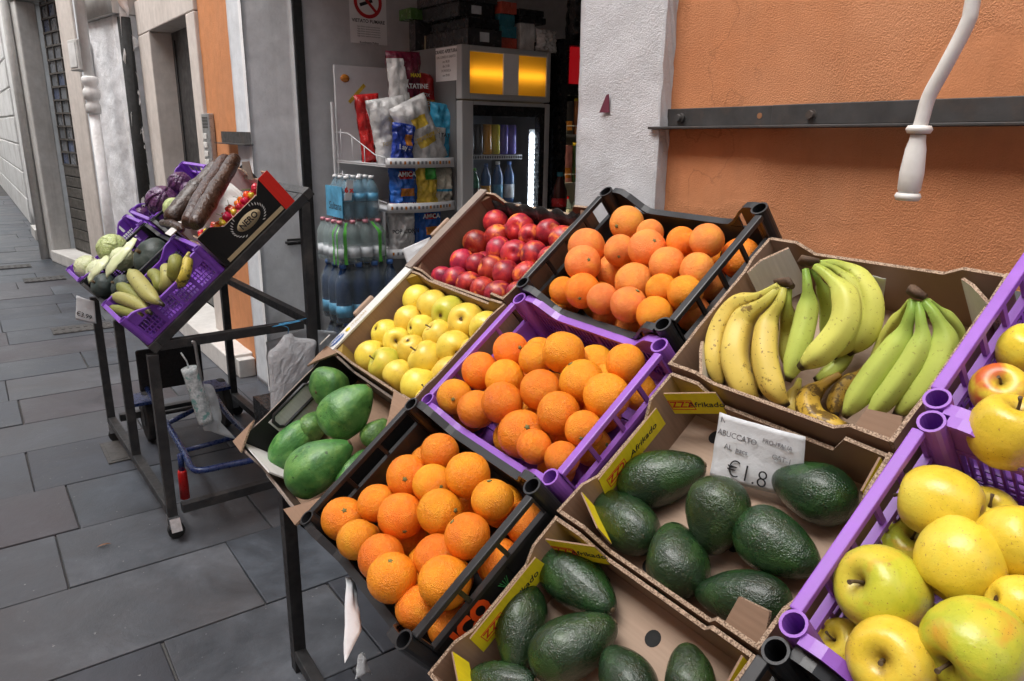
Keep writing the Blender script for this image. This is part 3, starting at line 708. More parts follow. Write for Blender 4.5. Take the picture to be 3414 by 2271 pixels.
def place1(u, v, n=0.0): return M1 @ T(u, v, n)

# ------------------------------------------------------------------ the near stand
st = thing('display_stand', 'black steel display stand carrying the oranges, bananas and avocados', 'stand', M1)
US0, US1, VS0, VS1 = -0.80, 1.22, -0.185, 0.86
def bar1(name, p, q, s=0.035): m = MB(); m.beam(p, q, s, s, 0, (0, 0, 1)); return m.build(name, 'black_steel', st, bevel=0.002)
bz = -0.0185
bar1('front_rail', (US0, VS0+0.017, bz), (US1, VS0+0.017, bz)); bar1('back_rail', (US0, VS1-0.017, bz), (US1, VS1-0.017, bz))
for u in (US0+0.018, -0.26, 0.236, 0.66, US1-0.018): bar1('slope_rail', (u, VS0+0.036, bz), (u, VS1-0.036, bz))
for v in (0.16, 0.49): bar1('cross_rail', (US0+0.036, v, bz-0.037), (US1-0.036, v, bz-0.037), 0.03)
Mi = M1.inverted()
def leg1(u, v, nm='leg'):
    top = M1 @ Vector((u, v, -0.04)); a = Mi @ Vector((top.x, top.y, 0.0)); b_ = Vector((u, v, -0.04))
    up = Mi.to_3x3() @ Vector((0, 1, 0)); m = MB(); m.beam(a, b_, 0.036, 0.036, 0, up); return m.build(nm, 'black_steel', st, bevel=0.002)
for u, v in ((US0+0.018, VS0+0.02), (US1-0.018, VS0+0.02), (US0+0.018, VS1-0.02), (US1-0.018, VS1-0.02)): leg1(u, v)
def lowbar(p, q, z):
    P = M1 @ Vector((p[0], p[1], -0.04)); Q = M1 @ Vector((q[0], q[1], -0.04)); P.z = Q.z = z
    up = Mi.to_3x3() @ Vector((0, 0, 1)); m = MB(); m.beam(Mi @ P, Mi @ Q, 0.034, 0.034, 0, up); m.build('base_rail', 'black_steel', st, bevel=0.002)
e = 0.02
lowbar((US0+0.036, VS0+e), (US1-0.036, VS0+e), 0.06); lowbar((US0+0.036, VS1-e), (US1-0.036, VS1-e), 0.06)
lowbar((US1-0.018, VS0+0.06), (US1-0.018, VS1-0.06), 0.0605)
def caster(parent, P, Minv=None, brake=False):
    """small swivel caster; P = top plate centre (world), parent's inverse matrix given"""
    Mi_ = Minv or Matrix()
    m = MB(); x, y, z = P
    m.box((x-0.022, y-0.018, z-0.006), (x+0.022, y+0.018, z)); m.box((x-0.022, y-0.016, z-0.05), (x-0.018, y+0.016, z-0.006)); m.box((x+0.018, y-0.016, z-0.05), (x+0.022, y+0.016, z-0.006))
    for i in range(len(m.v)): m.v[i] = Mi_ @ m.v[i]
    c = m.build('caster', 'zinc', parent)
    m = MB(); m.cyl((x-0.014, y+0.008, 0.0315), (x+0.014, y+0.008, 0.0315), 0.031, 18)
    for i in range(len(m.v)): m.v[i] = Mi_ @ m.v[i]
    m.build('wheel', 'rubber', c)
    if brake:
        m = MB(); m.add([(x+0.022, y-0.016, z-0.012), (x+0.022, y+0.022, z-0.012), (x+0.05, y+0.022, z-0.052), (x+0.05, y-0.016, z-0.052), (x+0.025, y-0.016, z-0.007), (x+0.025, y+0.022, z-0.007), (x+0.055, y+0.022, z-0.050), (x+0.055, y-0.016, z-0.050)],
                        [(0, 3, 2, 1), (4, 5, 6, 7), (0, 1, 5, 4), (1, 2, 6, 5), (2, 3, 7, 6), (3, 0, 4, 7)])
        for i in range(len(m.v)): m.v[i] = Mi_ @ m.v[i]
        m.build('brake_lever', 'zinc', c)
    return c
# ------------------------------------------------------------------ crates on the near stand
PX, PY = 0.470, 0.337
CR = {}
def put_plastic(key, cu, cv, H, mat, label, **k):
    CR[key] = (cu-PX/2, cu+PX/2, cv-PY/2, cv+PY/2, H, 0.011)
    return plastic_crate(place1(cu-PX/2, cv-PY/2), PX, PY, H, mat, label=label, **k)
lbc = put_plastic('lb', 0.0, 0.0, 0.165, 'black_plastic', 'black plastic crate of oranges at the front of the near stand', grid_side=False, slots=3, side_gap=0.036)
put_plastic('pu', -0.012, 0.338, 0.135, 'purple_plastic', 'purple plastic crate of oranges in the middle row of the near stand', grid_side=False, slots=4, meshy=True, dip=0.04)
put_plastic('ub', -0.024, 0.676, 0.150, 'black_plastic', 'black plastic crate of oranges at the top against the orange wall', grid_side=False, slots=4)
put_plastic('pl', 0.905, 0.340, 0.165, 'purple_plastic', 'purple plastic crate of large yellow apples at the right front', meshy=True, slots=5, dip=0.05)
put_plastic('pt', 0.895, 0.678, 0.165, 'purple_plastic', 'purple plastic crate of red-cheeked apples at the right edge against the wall', meshy=True, slots=5, dip=0.05)
put_plastic('bb', 0.898, 0.002, 0.150, 'black_plastic', 'black plastic crate at the bottom edge below the yellow apple crate', grid_side=False, slots=3)
def put_card(key, u0, u1, v0, v1, H, label, **k):
    CR[key] = (u0, u1, v0, v1, H, 0.006); return card_box(place1(u0, v0), u1-u0, v1-v0, H, label, **k)
ne = put_card('ne', -0.745, -0.275, 0.475, 0.788, 0.135, 'brown cardboard box of nectarines at the top left of the near stand', inner='cardboard_dark', end_low=0.105, corner=0.05)
ya = put_card('ya', -0.745, -0.272, 0.162, 0.470, 0.130, 'cardboard fruit box with white ledge holding yellow apples', inner='cardboard', end_low=0.11, corner=0.05)
pa = put_card('pa', -0.765, -0.275, -0.180, 0.156, 0.130, 'black and white printed cardboard box of green papayas', inner='black_card', end_low=0.085, side_low=0.128, corner=0.065, edge='cardboard_grey', floor='cardboard')
ba = put_card('ba', 0.248, 0.648, 0.462, 0.772, 0.135, 'open cardboard box of bananas against the orange wall', inner='cardboard', end_low=0.115, corner=0.055)
a1 = put_card('a1', 0.253, 0.648, 0.148, 0.455, 0.118, 'upper cardboard avocado box with yellow printed tabs and a price note', inner='cardboard', end_low=0.075, side_low=0.10, corner=0.06)
a2 = put_card('a2', 0.253, 0.648, -0.165, 0.142, 0.118, 'lower cardboard avocado box with yellow printed tabs at the front edge', inner='cardboard', end_low=0.075, side_low=0.10, corner=0.06)
def lid(parent, box, mat, M=None, name='ledge', bevel=0.0):
    m = MB(); m.box(*box); return m.build(name, mat, parent, M, bevel)
# nectarine box: wide folded ledge along its left side, corner posts, black tray liner
LX, LY, H = 0.47, 0.313, 0.135
lid(ne, ((-0.026, -0.004, H+0.0005), (0.010, LY+0.004, H+0.007)), 'cardboard_grey'); lid(ne, ((-0.026, -0.004, 0.03), (-0.0205, LY+0.004, H)), 'cardboard_grey', name='outer_flap')
lid(ne, ((0.0065, 0.0065, 0.0065), (LX-0.0065, LY-0.0065, 0.012)), 'liner_black', name='tray_liner')
m = MB(); m.grid(lambda u, v: Vector((0.02+0.43*u, LY-0.008-0.02*v-0.004*math.sin(u*40), 0.012+0.10*(1-v)+0.006*math.sin(u*37))), 60, 3); m.build('liner_edge', 'liner_black', ne, solid=0.001)
for x, y in ((0.007, 0.007), (LX-0.032, 0.007), (0.007, LY-0.032), (LX-0.032, LY-0.032)):
    m = MB(); m.prism([(0, 0), (0.025, 0), (0, 0.025)] if (x < 0.1) == (y < 0.1) and x < 0.1 else ([(0, 0), (0.025, 0), (0.025, 0.025)] if y < 0.1 else ([(0, 0), (0.025, 0.025), (0, 0.025)] if x < 0.1 else [(0.025, 0), (0.025, 0.025), (0, 0.025)])), H-0.02, T(x, y, 0.0125), 0, 1)
    m.build('corner_post', ['cardboard_dark', 'cardboard_dark'], ne)
m = MB(); m.box((-0.042, LY*0.36, H-0.02), (-0.027, LY*0.60, H+0.014)); m.build('locking_tab', 'cardboard_light', ne, bevel=0.006)
# yellow apple box: white printed ledge on the left
LX, LY, H = 0.473, 0.308, 0.130
lid(ya, ((-0.032, -0.004, H+0.0005), (0.008, LY+0.006, H+0.006)), 'white_card'); lid(ya, ((-0.032, -0.004, 0.01), (-0.0265, LY+0.006, H)), 'white_card', name='outer_flap')
m = MB(); m.box((-0.05, LY*0.36, H-0.02), (-0.033, LY*0.60, H+0.016)); m.build('locking_tab', 'cardboard_light', ya, bevel=0.006)
m = MB(); m.lathe([(0, 0), (0.026, 0), (0.026, 0.0006), (0, 0.0006)], 24, M=T(-0.014, 0.028, H+0.0066) @ Matrix.Rotation(R_(90), 4, 'Z') @ Matrix.Diagonal((1, 0.5, 1, 1))); bl = m.build('print_oval', 'blue_ink', ya)
lettering('melinda', 0.016, 'white_ink', bl, T(-0.014, 0.028, H+0.0078) @ Matrix.Rotation(R_(90), 4, 'Z'))
lettering('ITALIAN', 0.016, 'gold_print', ya, T(-0.012, 0.11, H+0.0068) @ Matrix.Rotation(R_(90), 4, 'Z'))
m = MB(); m.lathe([(0, 0), (0.008, 0), (0.008, 0.0005), (0, 0.0005)], 16, M=T(-0.012, 0.068, H+0.0066)); m.build('print_dot', 'yellow_ink', ya)
m = MB(); m.prism([(0, 0), (0.05, -0.01), (0.055, 0.012), (0.02, 0.03)], 0.003, T(-0.06, -0.004, H+0.010) @ Matrix.Rotation(R_(-25), 4, 'Y')); m.build('torn_flap', 'white_card', ya)
for y in (0.007, LY-0.03):
    m = MB(); m.prism([(0, 0), (0.035, 0), (0, 0.023)] if y < 0.1 else [(0, 0), (0.035, 0.023), (0, 0.023)], H-0.01, T(0.007, y, 0.0065)); m.build('corner_post', 'ochre_card', ya)
# papaya box: white folded corner tabs, framed hand hole on the left side
LX, LY, H = 0.49, 0.336, 0.130
for (x, y, ang) in ((0.0, 0.0, 0), (0.0, LY-0.075, 0), (LX-0.075, 0, 0), (LX-0.075, LY-0.075, 0)):
    m = MB(); xo = -0.004 if x == 0 else 0.004; yo = -0.004 if y == 0 else 0.004
    m.prism([(0, 0), (0.075, 0), (0.075, 0.075), (0, 0.075)] if False else ([(0, 0), (0.078, 0), (0.02, 0.05), (0, 0.075)] if x == 0 and y == 0 else [(0, 0), (0.02, 0.025), (0.078, 0.075), (0, 0.075)] if x == 0 else [(0, 0), (0.078, 0), (0.078, 0.075), (0.055, 0.05)] if y == 0 else [(0.078, 0), (0.078, 0.075), (0, 0.075), (0.055, 0.025)]), 0.005, T(x+xo, y+yo, H+0.0075 if True else H), 0, 1)
    m.build('corner_tab', ['cardboard', 'flute_edge'], pa)
lid(pa, ((0.0065, 0.09, 0.02), (0.0085, LY-0.09, 0.112)), 'white_card', name='inner_lining')
m = MB(); z0, z1 = 0.072, 0.118; y0, y1 = 0.10, LY-0.10
loop = [Vector((0.0, y, z)) for y, z in ((y0+0.012, z0), (y1-0.012, z0), (y1, z0+0.012), (y1, z1-0.012), (y1-0.012, z1), (y0+0.012, z1), (y0, z1-0.012), (y0, z0+0.012))]
m.tube([p+Vector((0.013, 0, 0)) for p in loop], 0.005, 8, closed=True); m.build('hand_hole_trim', 'black_plastic', pa)
m = MB(); m.prism([(0, 0), (0.19, 0), (0.19, 0.075), (0.0, 0.085)], 0.004, T(0.010, 0.035, 0.040) @ Matrix.Rotation(R_(105), 4, 'X')); m.build('white_flap', 'white_card', pa)
m = MB(); m.prism([(0, 0), (0.30, 0), (0.30, 0.03), (0, 0.03)], 0.003, T(0.10, -0.0035, 0.03) @ Matrix.Rotation(R_(90), 4, 'X')); m.build('white_band', 'white_card', pa)
# avocado and banana boxes: yellow printed tabs, white corner tabs, air holes
def yellow_tab(parent, M, w, h, text=True):
    m = MB(); m.prism([(0, 0), (w, 0), (w*0.97, h), (w*0.03, h)], 0.0025, M, 0, 1); tb = m.build('printed_tab', ['yellow_print', 'cardboard'], parent)
    if text:
        s = h*0.34
        lettering('ZZ2', s*1.15, 'red_ink', tb, M @ T(w*0.24, h*0.45, 0.003), bold=0.0002)
        fr = MB(); a, b_, c, d = w*0.24-s*1.15, w*0.24+s*1.15, h*0.45-s*0.72, h*0.45+s*0.62; k = 0.0012
        for x0, y0, x1, y1 in ((a, c, b_, c+k), (a, d-k, b_, d), (a, c+k, a+k, d-k), (b_-k, c+k, b_, d-k)): fr.box((x0, y0, 0.0026), (x1, y1, 0.0031), 0, M)
        fr.build('print_frame', 'red_ink', tb)
        lettering('Afrikado', s*1.0, 'ink', tb, M @ T(w*0.67, h*0.45, 0.003), shear=0.25)
def air_holes(parent, LX, LY):
    for x, y in ((0.12, LY*0.08+0.006), (LX-0.14, 0.05), (0.20, LY-0.05), (LX-0.1, LY-0.07), (0.07, LY-0.03), (LX*0.55, LY*0.42)):
        m = MB(); m.cyl((x, y, 0.0061), (x, y, 0.0068), 0.013, 16); m.build('air_hole', 'dark_void', parent)
for bx_ in (a1, a2):
    LX, LY, H = 0.395, 0.307, 0.118
    air_holes(bx_, LX, LY)
    # tab on the left wall (faces +u), reading along v; tabs on the two left corners
    Ml = frame((0.010, 0.075, 0.062), (0, 1, 0), (0.25, 0, 0.968), (0.968, 0, -0.25))
    yellow_tab(bx_, Ml, 0.165, 0.06)
    Mc = frame((0.012, LY-0.040, H-0.058), (0.92, 0.38, 0), (0, 0, 1), (0.38, -0.92, 0)); yellow_tab(bx_, Mc, 0.10, 0.056)
    Mf = frame((0.010, 0.052, H-0.050), (0.92, -0.38, 0), (0.15, 0.36, 0.92), (0.35, 0.85, -0.39)); 
    Mf = frame((0.012, 0.050, H-0.046), (0.90, -0.42, 0), (0.0, 0.0, 1.0), (-0.42, -0.90, 0)); yellow_tab(bx_, Mf @ T(0, 0, 0.0), 0.085, 0.046)
    for x in (LX-0.07,):
        m = MB(); m.prism([(0, 0), (0.06, 0), (0.055, 0.05), (0.01, 0.045)], 0.005, T(x, 0.008, H-0.03) @ Matrix.Rotation(R_(35), 4, 'X'), 0, 1); m.build('torn_tab', ['cardboard', 'flute_edge'], bx_)
    m = MB(); m.prism([(0, 0), (0.05, 0), (0.05, 0.06), (0, 0.05)], 0.003, frame((LX-0.012, LY-0.06, H-0.06), (0, 1, 0), (0, 0, 1), (-1, 0, 0)), 0, 1); m.build('printed_tab', ['yellow_print', 'cardboard'], bx_)
LX, LY, H = 0.400, 0.310, 0.135
for (o, xx, yy) in (((0.010, LY-0.085, 0.035), (0.55, 0.835, 0), (0, 0, 1)), ((0.009, 0.062, 0.02), (0.6, -0.8, 0), (0.1, 0.1, 0.98)), ((LX-0.055, LY-0.015, 0.03), (0.8, -0.6, 0), (0, 0, 1))):
    x = Vector(xx).normalized(); y = Vector(yy).normalized(); z = x.cross(y).normalized()
    m = MB(); m.prism([(0, 0), (0.085, 0), (0.08, 0.105), (0.03, 0.11), (0, 0.10)], 0.005, frame(o, x, y, z), 0, 1); m.build('corner_tab', ['white_card', 'flute_edge'], ba)
m = MB(); m.prism([(0, 0), (0.07, 0), (0.06, 0.045), (0.012, 0.04)], 0.006, T(LX-0.075, 0.010, H-0.035) @ Matrix.Rotation(R_(30), 4, 'X'), 0, 1); m.build('torn_tab', ['cardboard', 'flute_edge'], ba)
# printed label on the right side of the front black crate
side = [c for c in lbc.children if c.name.startswith('side_rail')][1]
m = MB(); m.box((PX-0.0052, 0.035, 0.03), (PX-0.0036, 0.20, 0.108)); pl_ = m.build('label_card', 'black_card', side)
lettering('ICO', 0.052, 'orange_ink', pl_, frame((PX-0.0032, 0.100, 0.087), (0, 1, 0), (0, 0, 1), (1, 0, 0)), bold=0.003, sx=0.85)
m = MB()
for k in range(5): m.beam((PX-0.003, 0.178, 0.072), (PX-0.003, 0.178+0.012*math.sin((k-2)*0.5), 0.072+0.022), 0.0012, 0.0008)
tag(m.build('leaf_print', 'green_ink', pl_), kind='stuff')
# ------------------------------------------------------------------ fruit materials
def fruit_mat(name, cols, rough=0.35, pores=0.0, pscale=120, speck=None, speck_amt=0.5, sp_scale=60, blush=None, blush_pos=(0.55, 0.75), bscale=9, spec=0.45, sss=0.0, patch=2.5, coat=0.0, hue=0.02, val=0.12, dents=0.0):
    m, nt, bs = newmat(name); v = coords(nt, 1, True)
    n1 = noise_node(nt, v, bscale, 4, 0.55, 0.3)
    k = len(cols); c = ramp(nt, n1, [(0.28+0.44*i/max(1, k-1), col) for i, col in enumerate(cols)])
    if blush:
        c = mix(nt, ramp(nt, noise_node(nt, v, bscale*1.15, 3, 0.5, 0.5), [(blush_pos[0], (0, 0, 0)), (blush_pos[1], (1, 1, 1))]), c, blush)
    if speck:
        c = mix(nt, ramp(nt, noise_node(nt, v, sp_scale, 3, 0.6), [(0.635, (0, 0, 0)), (0.68, (speck_amt,)*3)]), c, speck)
    if name.startswith('apple'):
        at = nt.nodes.new('ShaderNodeAttribute'); at.attribute_name = 'cavity'
        nm = nt.nodes.new('ShaderNodeMath'); nm.operation = 'MULTIPLY'; nt.links.new(at.outputs['Fac'], nm.inputs[0]); nt.links.new(ramp(nt, noise_node(nt, v, 6, 5, 0.7), [(0.3, (0.55,)*3), (0.6, (1, 1, 1))]), nm.inputs[1])
        c = mix(nt, nm.outputs[0], c, (0.22, 0.13, 0.025))
        c = mix(nt, ramp(nt, noise_node(nt, v, 2.6, 5, 0.65), [(0.665, (0, 0, 0)), (0.70, (0.7,)*3)]), c, (0.34, 0.17, 0.05))
    oi = nt.nodes.new('ShaderNodeObjectInfo'); h = nt.nodes.new('ShaderNodeHueSaturation')
    def rng(lo, hi, mul):
        a = nt.nodes.new('ShaderNodeMath'); a.operation = 'MULTIPLY'; a.inputs[1].default_value = mul; nt.links.new(oi.outputs['Random'], a.inputs[0])
        f = nt.nodes.new('ShaderNodeMath'); f.operation = 'FRACT'; nt.links.new(a.outputs[0], f.inputs[0])
        r = nt.nodes.new('ShaderNodeMapRange'); r.inputs['To Min'].default_value = lo; r.inputs['To Max'].default_value = hi; nt.links.new(f.outputs[0], r.inputs['Value']); return r.outputs[0]
    nt.links.new(rng(0.5-hue, 0.5+hue, 7.3), h.inputs['Hue']); nt.links.new(rng(1-val, 1+val, 13.7), h.inputs['Value']); nt.links.new(c, h.inputs['Color'])
    setp(bs, Base_Color=h.outputs[0], Roughness=ramp(nt, n1, [(0.3, (rough-0.05,)*3), (0.7, (rough+0.08,)*3)])); bs.inputs['Specular IOR Level'].default_value = spec
    prev = None
    if dents: prev = bump(nt, bs, noise_node(nt, v, 5.5 if bscale < 4 else 60, 4, 0.6), dents, 0.006)
    if pores:
        vo = nt.nodes.new('ShaderNodeTexVoronoi'); vo.inputs['Scale'].default_value = pscale; nt.links.new(v, vo.inputs['Vector'])
        bump(nt, bs, vo.outputs['Distance'], pores, 0.002, prev)
    if sss:
        bs.inputs['Subsurface Weight'].default_value = sss; bs.inputs['Subsurface Radius'].default_value = (0.012, 0.006, 0.002); bs.inputs['Subsurface Scale'].default_value = 0.5
    if coat: bs.inputs['Coat Weight'].default_value = coat; bs.inputs['Coat Roughness'].default_value = 0.15
    return m
fruit_mat('orange_skin', [(0.86, 0.225, 0.010), (0.93, 0.285, 0.012), (0.93, 0.36, 0.018)], 0.36, 0.7, 27, hue=0.011, val=0.12, bscale=1.1, dents=0.45, speck=(0.45, 0.16, 0.02), speck_amt=0.35, sp_scale=14)
fruit_mat('orange_pale', [(0.82, 0.22, 0.04), (0.88, 0.27, 0.05), (0.90, 0.36, 0.045)], 0.42, 0.7, 27, hue=0.010, val=0.08, bscale=1.2, dents=0.35, speck=(0.55, 0.2, 0.04), speck_amt=0.35, sp_scale=12)
fruit_mat('apple_yellow', [(0.66, 0.46, 0.05), (0.80, 0.58, 0.07), (0.80, 0.63, 0.10)], 0.34, 0, speck=(0.38, 0.22, 0.05), speck_amt=0.6, sp_scale=17, hue=0.012, val=0.08, bscale=1.2, coat=0.1, dents=0.1)
fruit_mat('apple_green', [(0.42, 0.46, 0.04), (0.60, 0.56, 0.06), (0.74, 0.58, 0.07)], 0.32, 0, speck=(0.35, 0.3, 0.06), speck_amt=0.5, sp_scale=17, hue=0.012, val=0.06, bscale=0.9, coat=0.1, dents=0.1)
fruit_mat('apple_gold', [(0.58, 0.44, 0.03), (0.72, 0.53, 0.045), (0.68, 0.57, 0.07)], 0.32, 0, speck=(0.36, 0.18, 0.04), speck_amt=0.8, sp_scale=18, hue=0.008, val=0.06, bscale=1.0, coat=0.12, dents=0.15, blush=(0.66, 0.33, 0.05), blush_pos=(0.66, 0.9))
fruit_mat('apple_lime', [(0.36, 0.42, 0.03), (0.50, 0.50, 0.04), (0.66, 0.50, 0.05)], 0.33, 0, speck=(0.24, 0.15, 0.03), speck_amt=0.8, sp_scale=18, blush=(0.66, 0.24, 0.03), blush_pos=(0.58, 0.80), bscale=1.0, coat=0.1, hue=0.006, val=0.05, dents=0.15)
fruit_mat('apple_blush', [(0.66, 0.48, 0.05), (0.78, 0.52, 0.05)], 0.33, 0, speck=(0.45, 0.25, 0.05), speck_amt=0.5, sp_scale=15, blush=(0.60, 0.08, 0.03), blush_pos=(0.48, 0.66), bscale=0.9, coat=0.1, dents=0.1)
fruit_mat('nectarine_skin', [(0.12, 0.008, 0.026), (0.36, 0.016, 0.030), (0.62, 0.040, 0.030)], 0.36, 0.1, 40, blush=(0.85, 0.22, 0.035), blush_pos=(0.55, 0.74), bscale=1.25, speck=(0.75, 0.25, 0.10), speck_amt=0.4, sp_scale=16, coat=0.1, hue=0.012, val=0.30)
fruit_mat('papaya_skin', [(0.040, 0.125, 0.028), (0.085, 0.215, 0.048), (0.18, 0.33, 0.08)], 0.36, 0.15, 26, speck=(0.03, 0.06, 0.015), speck_amt=0.85, sp_scale=4.5, bscale=1.5, coat=0.1, val=0.14, dents=0.35, blush=(0.20, 0.33, 0.07), blush_pos=(0.60, 0.85))
fruit_mat('avocado_skin', [(0.007, 0.020, 0.008), (0.011, 0.036, 0.011), (0.026, 0.075, 0.014)], 0.24, 0.42, 21, speck=(0.06, 0.05, 0.03), speck_amt=0.5, sp_scale=6, bscale=1.0, spec=0.6, val=0.15, dents=0.5, coat=0.25)
simple('fruit_stem', (0.10, 0.065, 0.03), 0.8, 0.3, 200, 0.4, 300, 0.001); simple('calyx_green', (0.16, 0.17, 0.06), 0.8, 0.3, 200, 0.4)
simple('dimple_dark', (0.09, 0.045, 0.012), 0.7, 0.4, 120)
def along_mat(name, body, neck, tipc, spot, spot_amt=0.4, rough=0.42, bruise=0.0):
    """body colour along the fruit, greener towards the stalk, dark at the blossom end, with dark specks"""
    m, nt, bs = newmat(name); v = coords(nt, 1, True)
    at = nt.nodes.new('ShaderNodeAttribute'); at.attribute_name = 'along'; t = at.outputs['Fac']
    n1 = noise_node(nt, v, 13, 5, 0.6)
    c = ramp(nt, n1, [(0.3, tuple(x*0.88 for x in body)), (0.7, tuple(min(1, x*1.08) for x in body))])
    c = mix(nt, ramp(nt, t, [(0.05, (1, 1, 1)), (0.38, (0, 0, 0))]), c, neck)
    mp = nt.nodes.new('ShaderNodeMath'); mp.operation = 'ADD'; nt.links.new(t, mp.inputs[0])
    sc = nt.nodes.new('ShaderNodeMath'); sc.operation = 'MULTIPLY_ADD'; sc.inputs[1].default_value = 0.12; sc.inputs[2].default_value = -0.06
    nt.links.new(noise_node(nt, v, 40, 4), sc.inputs[0]); nt.links.new(sc.outputs[0], mp.inputs[1])
    c = mix(nt, ramp(nt, mp.outputs[0], [(0.925, (0, 0, 0)), (0.965, (1, 1, 1))]), c, tipc)
    c = mix(nt, ramp(nt, noise_node(nt, v, 170, 3, 0.6), [(0.635, (0, 0, 0)), (0.68, (spot_amt,)*3)]), c, spot)
    c = mix(nt, ramp(nt, noise_node(nt, v, 34, 5, 0.65), [(0.68-bruise*0.24, (0, 0, 0)), (0.72-bruise*0.22, (0.8,)*3)]), c, spot)
    setp(bs, Base_Color=c, Roughness=rough); bs.inputs['Specular IOR Level'].default_value = 0.35
    bump(nt, bs, n1, 0.12, 0.004)
along_mat('banana_yellow', (0.64, 0.48, 0.10), (0.46, 0.43, 0.08), (0.03, 0.02, 0.012), (0.12, 0.06, 0.02), 0.85, bruise=0.34)
along_mat('banana_green', (0.46, 0.54, 0.11), (0.20, 0.33, 0.05), (0.03, 0.02, 0.012), (0.17, 0.13, 0.04), 0.5, bruise=0.10)
along_mat('banana_lime', (0.58, 0.58, 0.12), (0.33, 0.42, 0.07), (0.03, 0.02, 0.012), (0.18, 0.11, 0.035), 0.6, bruise=0.2)
along_mat('banana_ripe', (0.52, 0.33, 0.045), (0.30, 0.17, 0.03), (0.012, 0.01, 0.009), (0.045, 0.02, 0.01), 0.8, bruise=0.75)
along_mat('plantain_green', (0.24, 0.25, 0.055), (0.17, 0.20, 0.045), (0.06, 0.05, 0.02), (0.05, 0.04, 0.015), 0.5, 0.5, bruise=0.15)
along_mat('plantain_pale', (0.40, 0.38, 0.12), (0.30, 0.32, 0.08), (0.05, 0.04, 0.02), (0.05, 0.035, 0.015), 0.6, 0.5, bruise=0.2)
along_mat('plantain_ripe', (0.55, 0.44, 0.07), (0.45, 0.40, 0.08), (0.03, 0.02, 0.012), (0.03, 0.018, 0.01), 0.9, 0.5, bruise=0.7)
simple('banana_crown', (0.085, 0.05, 0.028), 0.8, 0.4, 60, 0.5, 120, 0.003)

# ------------------------------------------------------------------ fruit shapes (unit radius, +Z = stalk)
def orange_mesh(seed, mat):
    rr = random.Random(seed); K = 20; off = Vector((rr.uniform(0, 90), rr.uniform(0, 90), 0)); sq = rr.uniform(0.93, 1.0)
    prof = []
    for i in range(K+1):
        a = math.pi*i/K; z = math.cos(a)*sq; r = math.sin(a)
        if a < 0.5: z -= 0.05*(1-a/0.5)**2
        prof.append((r, z))
    def fn(p, a, i): return p*(1+0.025*noise.noise(p*1.3+off)+0.008*noise.noise(p*4+off))
    m = MB(); m.lathe(prof, 28, fn=fn); return m.mesh('orange', mat)
def button_mesh(kind):
    m = MB()
    if kind == 'calyx':
        m.lathe([(0, 0.965), (0.085, 0.955), (0.11, 0.925), (0.07, 0.90), (0, 0.90)], 10, fn=lambda p, a, i: Vector((p.x*(1+0.3*math.cos(5*a)), p.y*(1+0.3*math.cos(5*a)), p.z)))
        return m.mesh('stalk_button', 'calyx_green')
    if kind == 'navel':
        m.lathe([(0, 0.985), (0.05, 0.975), (0.07, 0.95), (0, 0.9)], 8); return m.mesh('blossom_end', 'dimple_dark')
    if kind == 'stem':
        m.tube([(0, 0, 0.62), (0.01, 0, 0.80), (0.05, 0.02, 0.98), (0.10, 0.03, 1.10)], [0.055, 0.042, 0.042, 0.062], 7); return m.mesh('stem', 'fruit_stem')
    if kind == 'blossom':
        m.lathe([(0, -0.80), (0.06, -0.81), (0.09, -0.86), (0.05, -0.83), (0, -0.84)][::1], 8, fn=lambda p, a, i: Vector((p.x*(1+0.35*math.cos(5*a)), p.y*(1+0.35*math.cos(5*a)), p.z))); return m.mesh('blossom_end', 'dimple_dark')
def apple_mesh(seed, mat, tall=1.0):
    rr = random.Random(seed); off = Vector((rr.uniform(0, 90), 5, 0)); lean = rr.uniform(-0.1, 0.1)
    pr = [(0, 0.60), (0.05, 0.615), (0.11, 0.68), (0.20, 0.77), (0.32, 0.835), (0.47, 0.86), (0.63, 0.82), (0.79, 0.70), (0.91, 0.50), (0.985, 0.25), (1.0, 0.02), (0.965, -0.22), (0.88, -0.45), (0.755, -0.65), (0.61, -0.79), (0.47, -0.87), (0.34, -0.90), (0.22, -0.875), (0.13, -0.83), (0.06, -0.80), (0, -0.795)]
    pr = [(r, z*tall) for r, z in pr]
    def fn(p, a, i):
        k = 1+0.03*noise.noise(p*1.1+off)+0.012*math.cos(5*a+rr_ph)*(1 if i > 12 else 0.3)
        q = Vector((p.x*k, p.y*k, p.z*(1+0.02*noise.noise(p+off)))); q.x += lean*(q.z*0.3); return q
    rr_ph = rr.uniform(0, 6); m = MB(); m.lathe(pr, 30, fn=fn); me = m.mesh('apple', mat)
    k = len(pr); ring = [0]+[1+(i//30) for i in range(30*(k-2))]+[k-1]; W_ = {0: 1, 1: 1, 2: 0.75, 3: 0.4, 4: 0.15, k-1: 1, k-2: 0.9, k-3: 0.5, k-4: 0.2}
    at = me.attributes.new('cavity', 'FLOAT', 'POINT'); at.data.foreach_set('value', [W_.get(i, 0.0) for i in ring]); return me
def nectarine_mesh(seed, mat):
    rr = random.Random(seed); off = Vector((rr.uniform(0, 90), 0, 9)); K = 20; prof = []
    for i in range(K+1):
        a = math.pi*i/K; z = math.cos(a)*0.94; r = math.sin(a)
        if a < 0.6: z -= 0.22*(1-a/0.6)**2
        prof.append((r, z))
    def fn(p, a, i):
        d = abs((a+math.pi) % (2*math.pi)-math.pi); g = math.exp(-(d/0.16)**2)*0.055*smooth01((p.z+0.8)/1.2)
        k = 1-g+0.02*noise.noise(p*1.4+off)+0.02*math.cos(2*a); return Vector((p.x*k, p.y*k, p.z*(1+0.02*noise.noise(p+off))))
    m = MB(); m.lathe(prof, 32, fn=fn); return m.mesh('nectarine', mat)
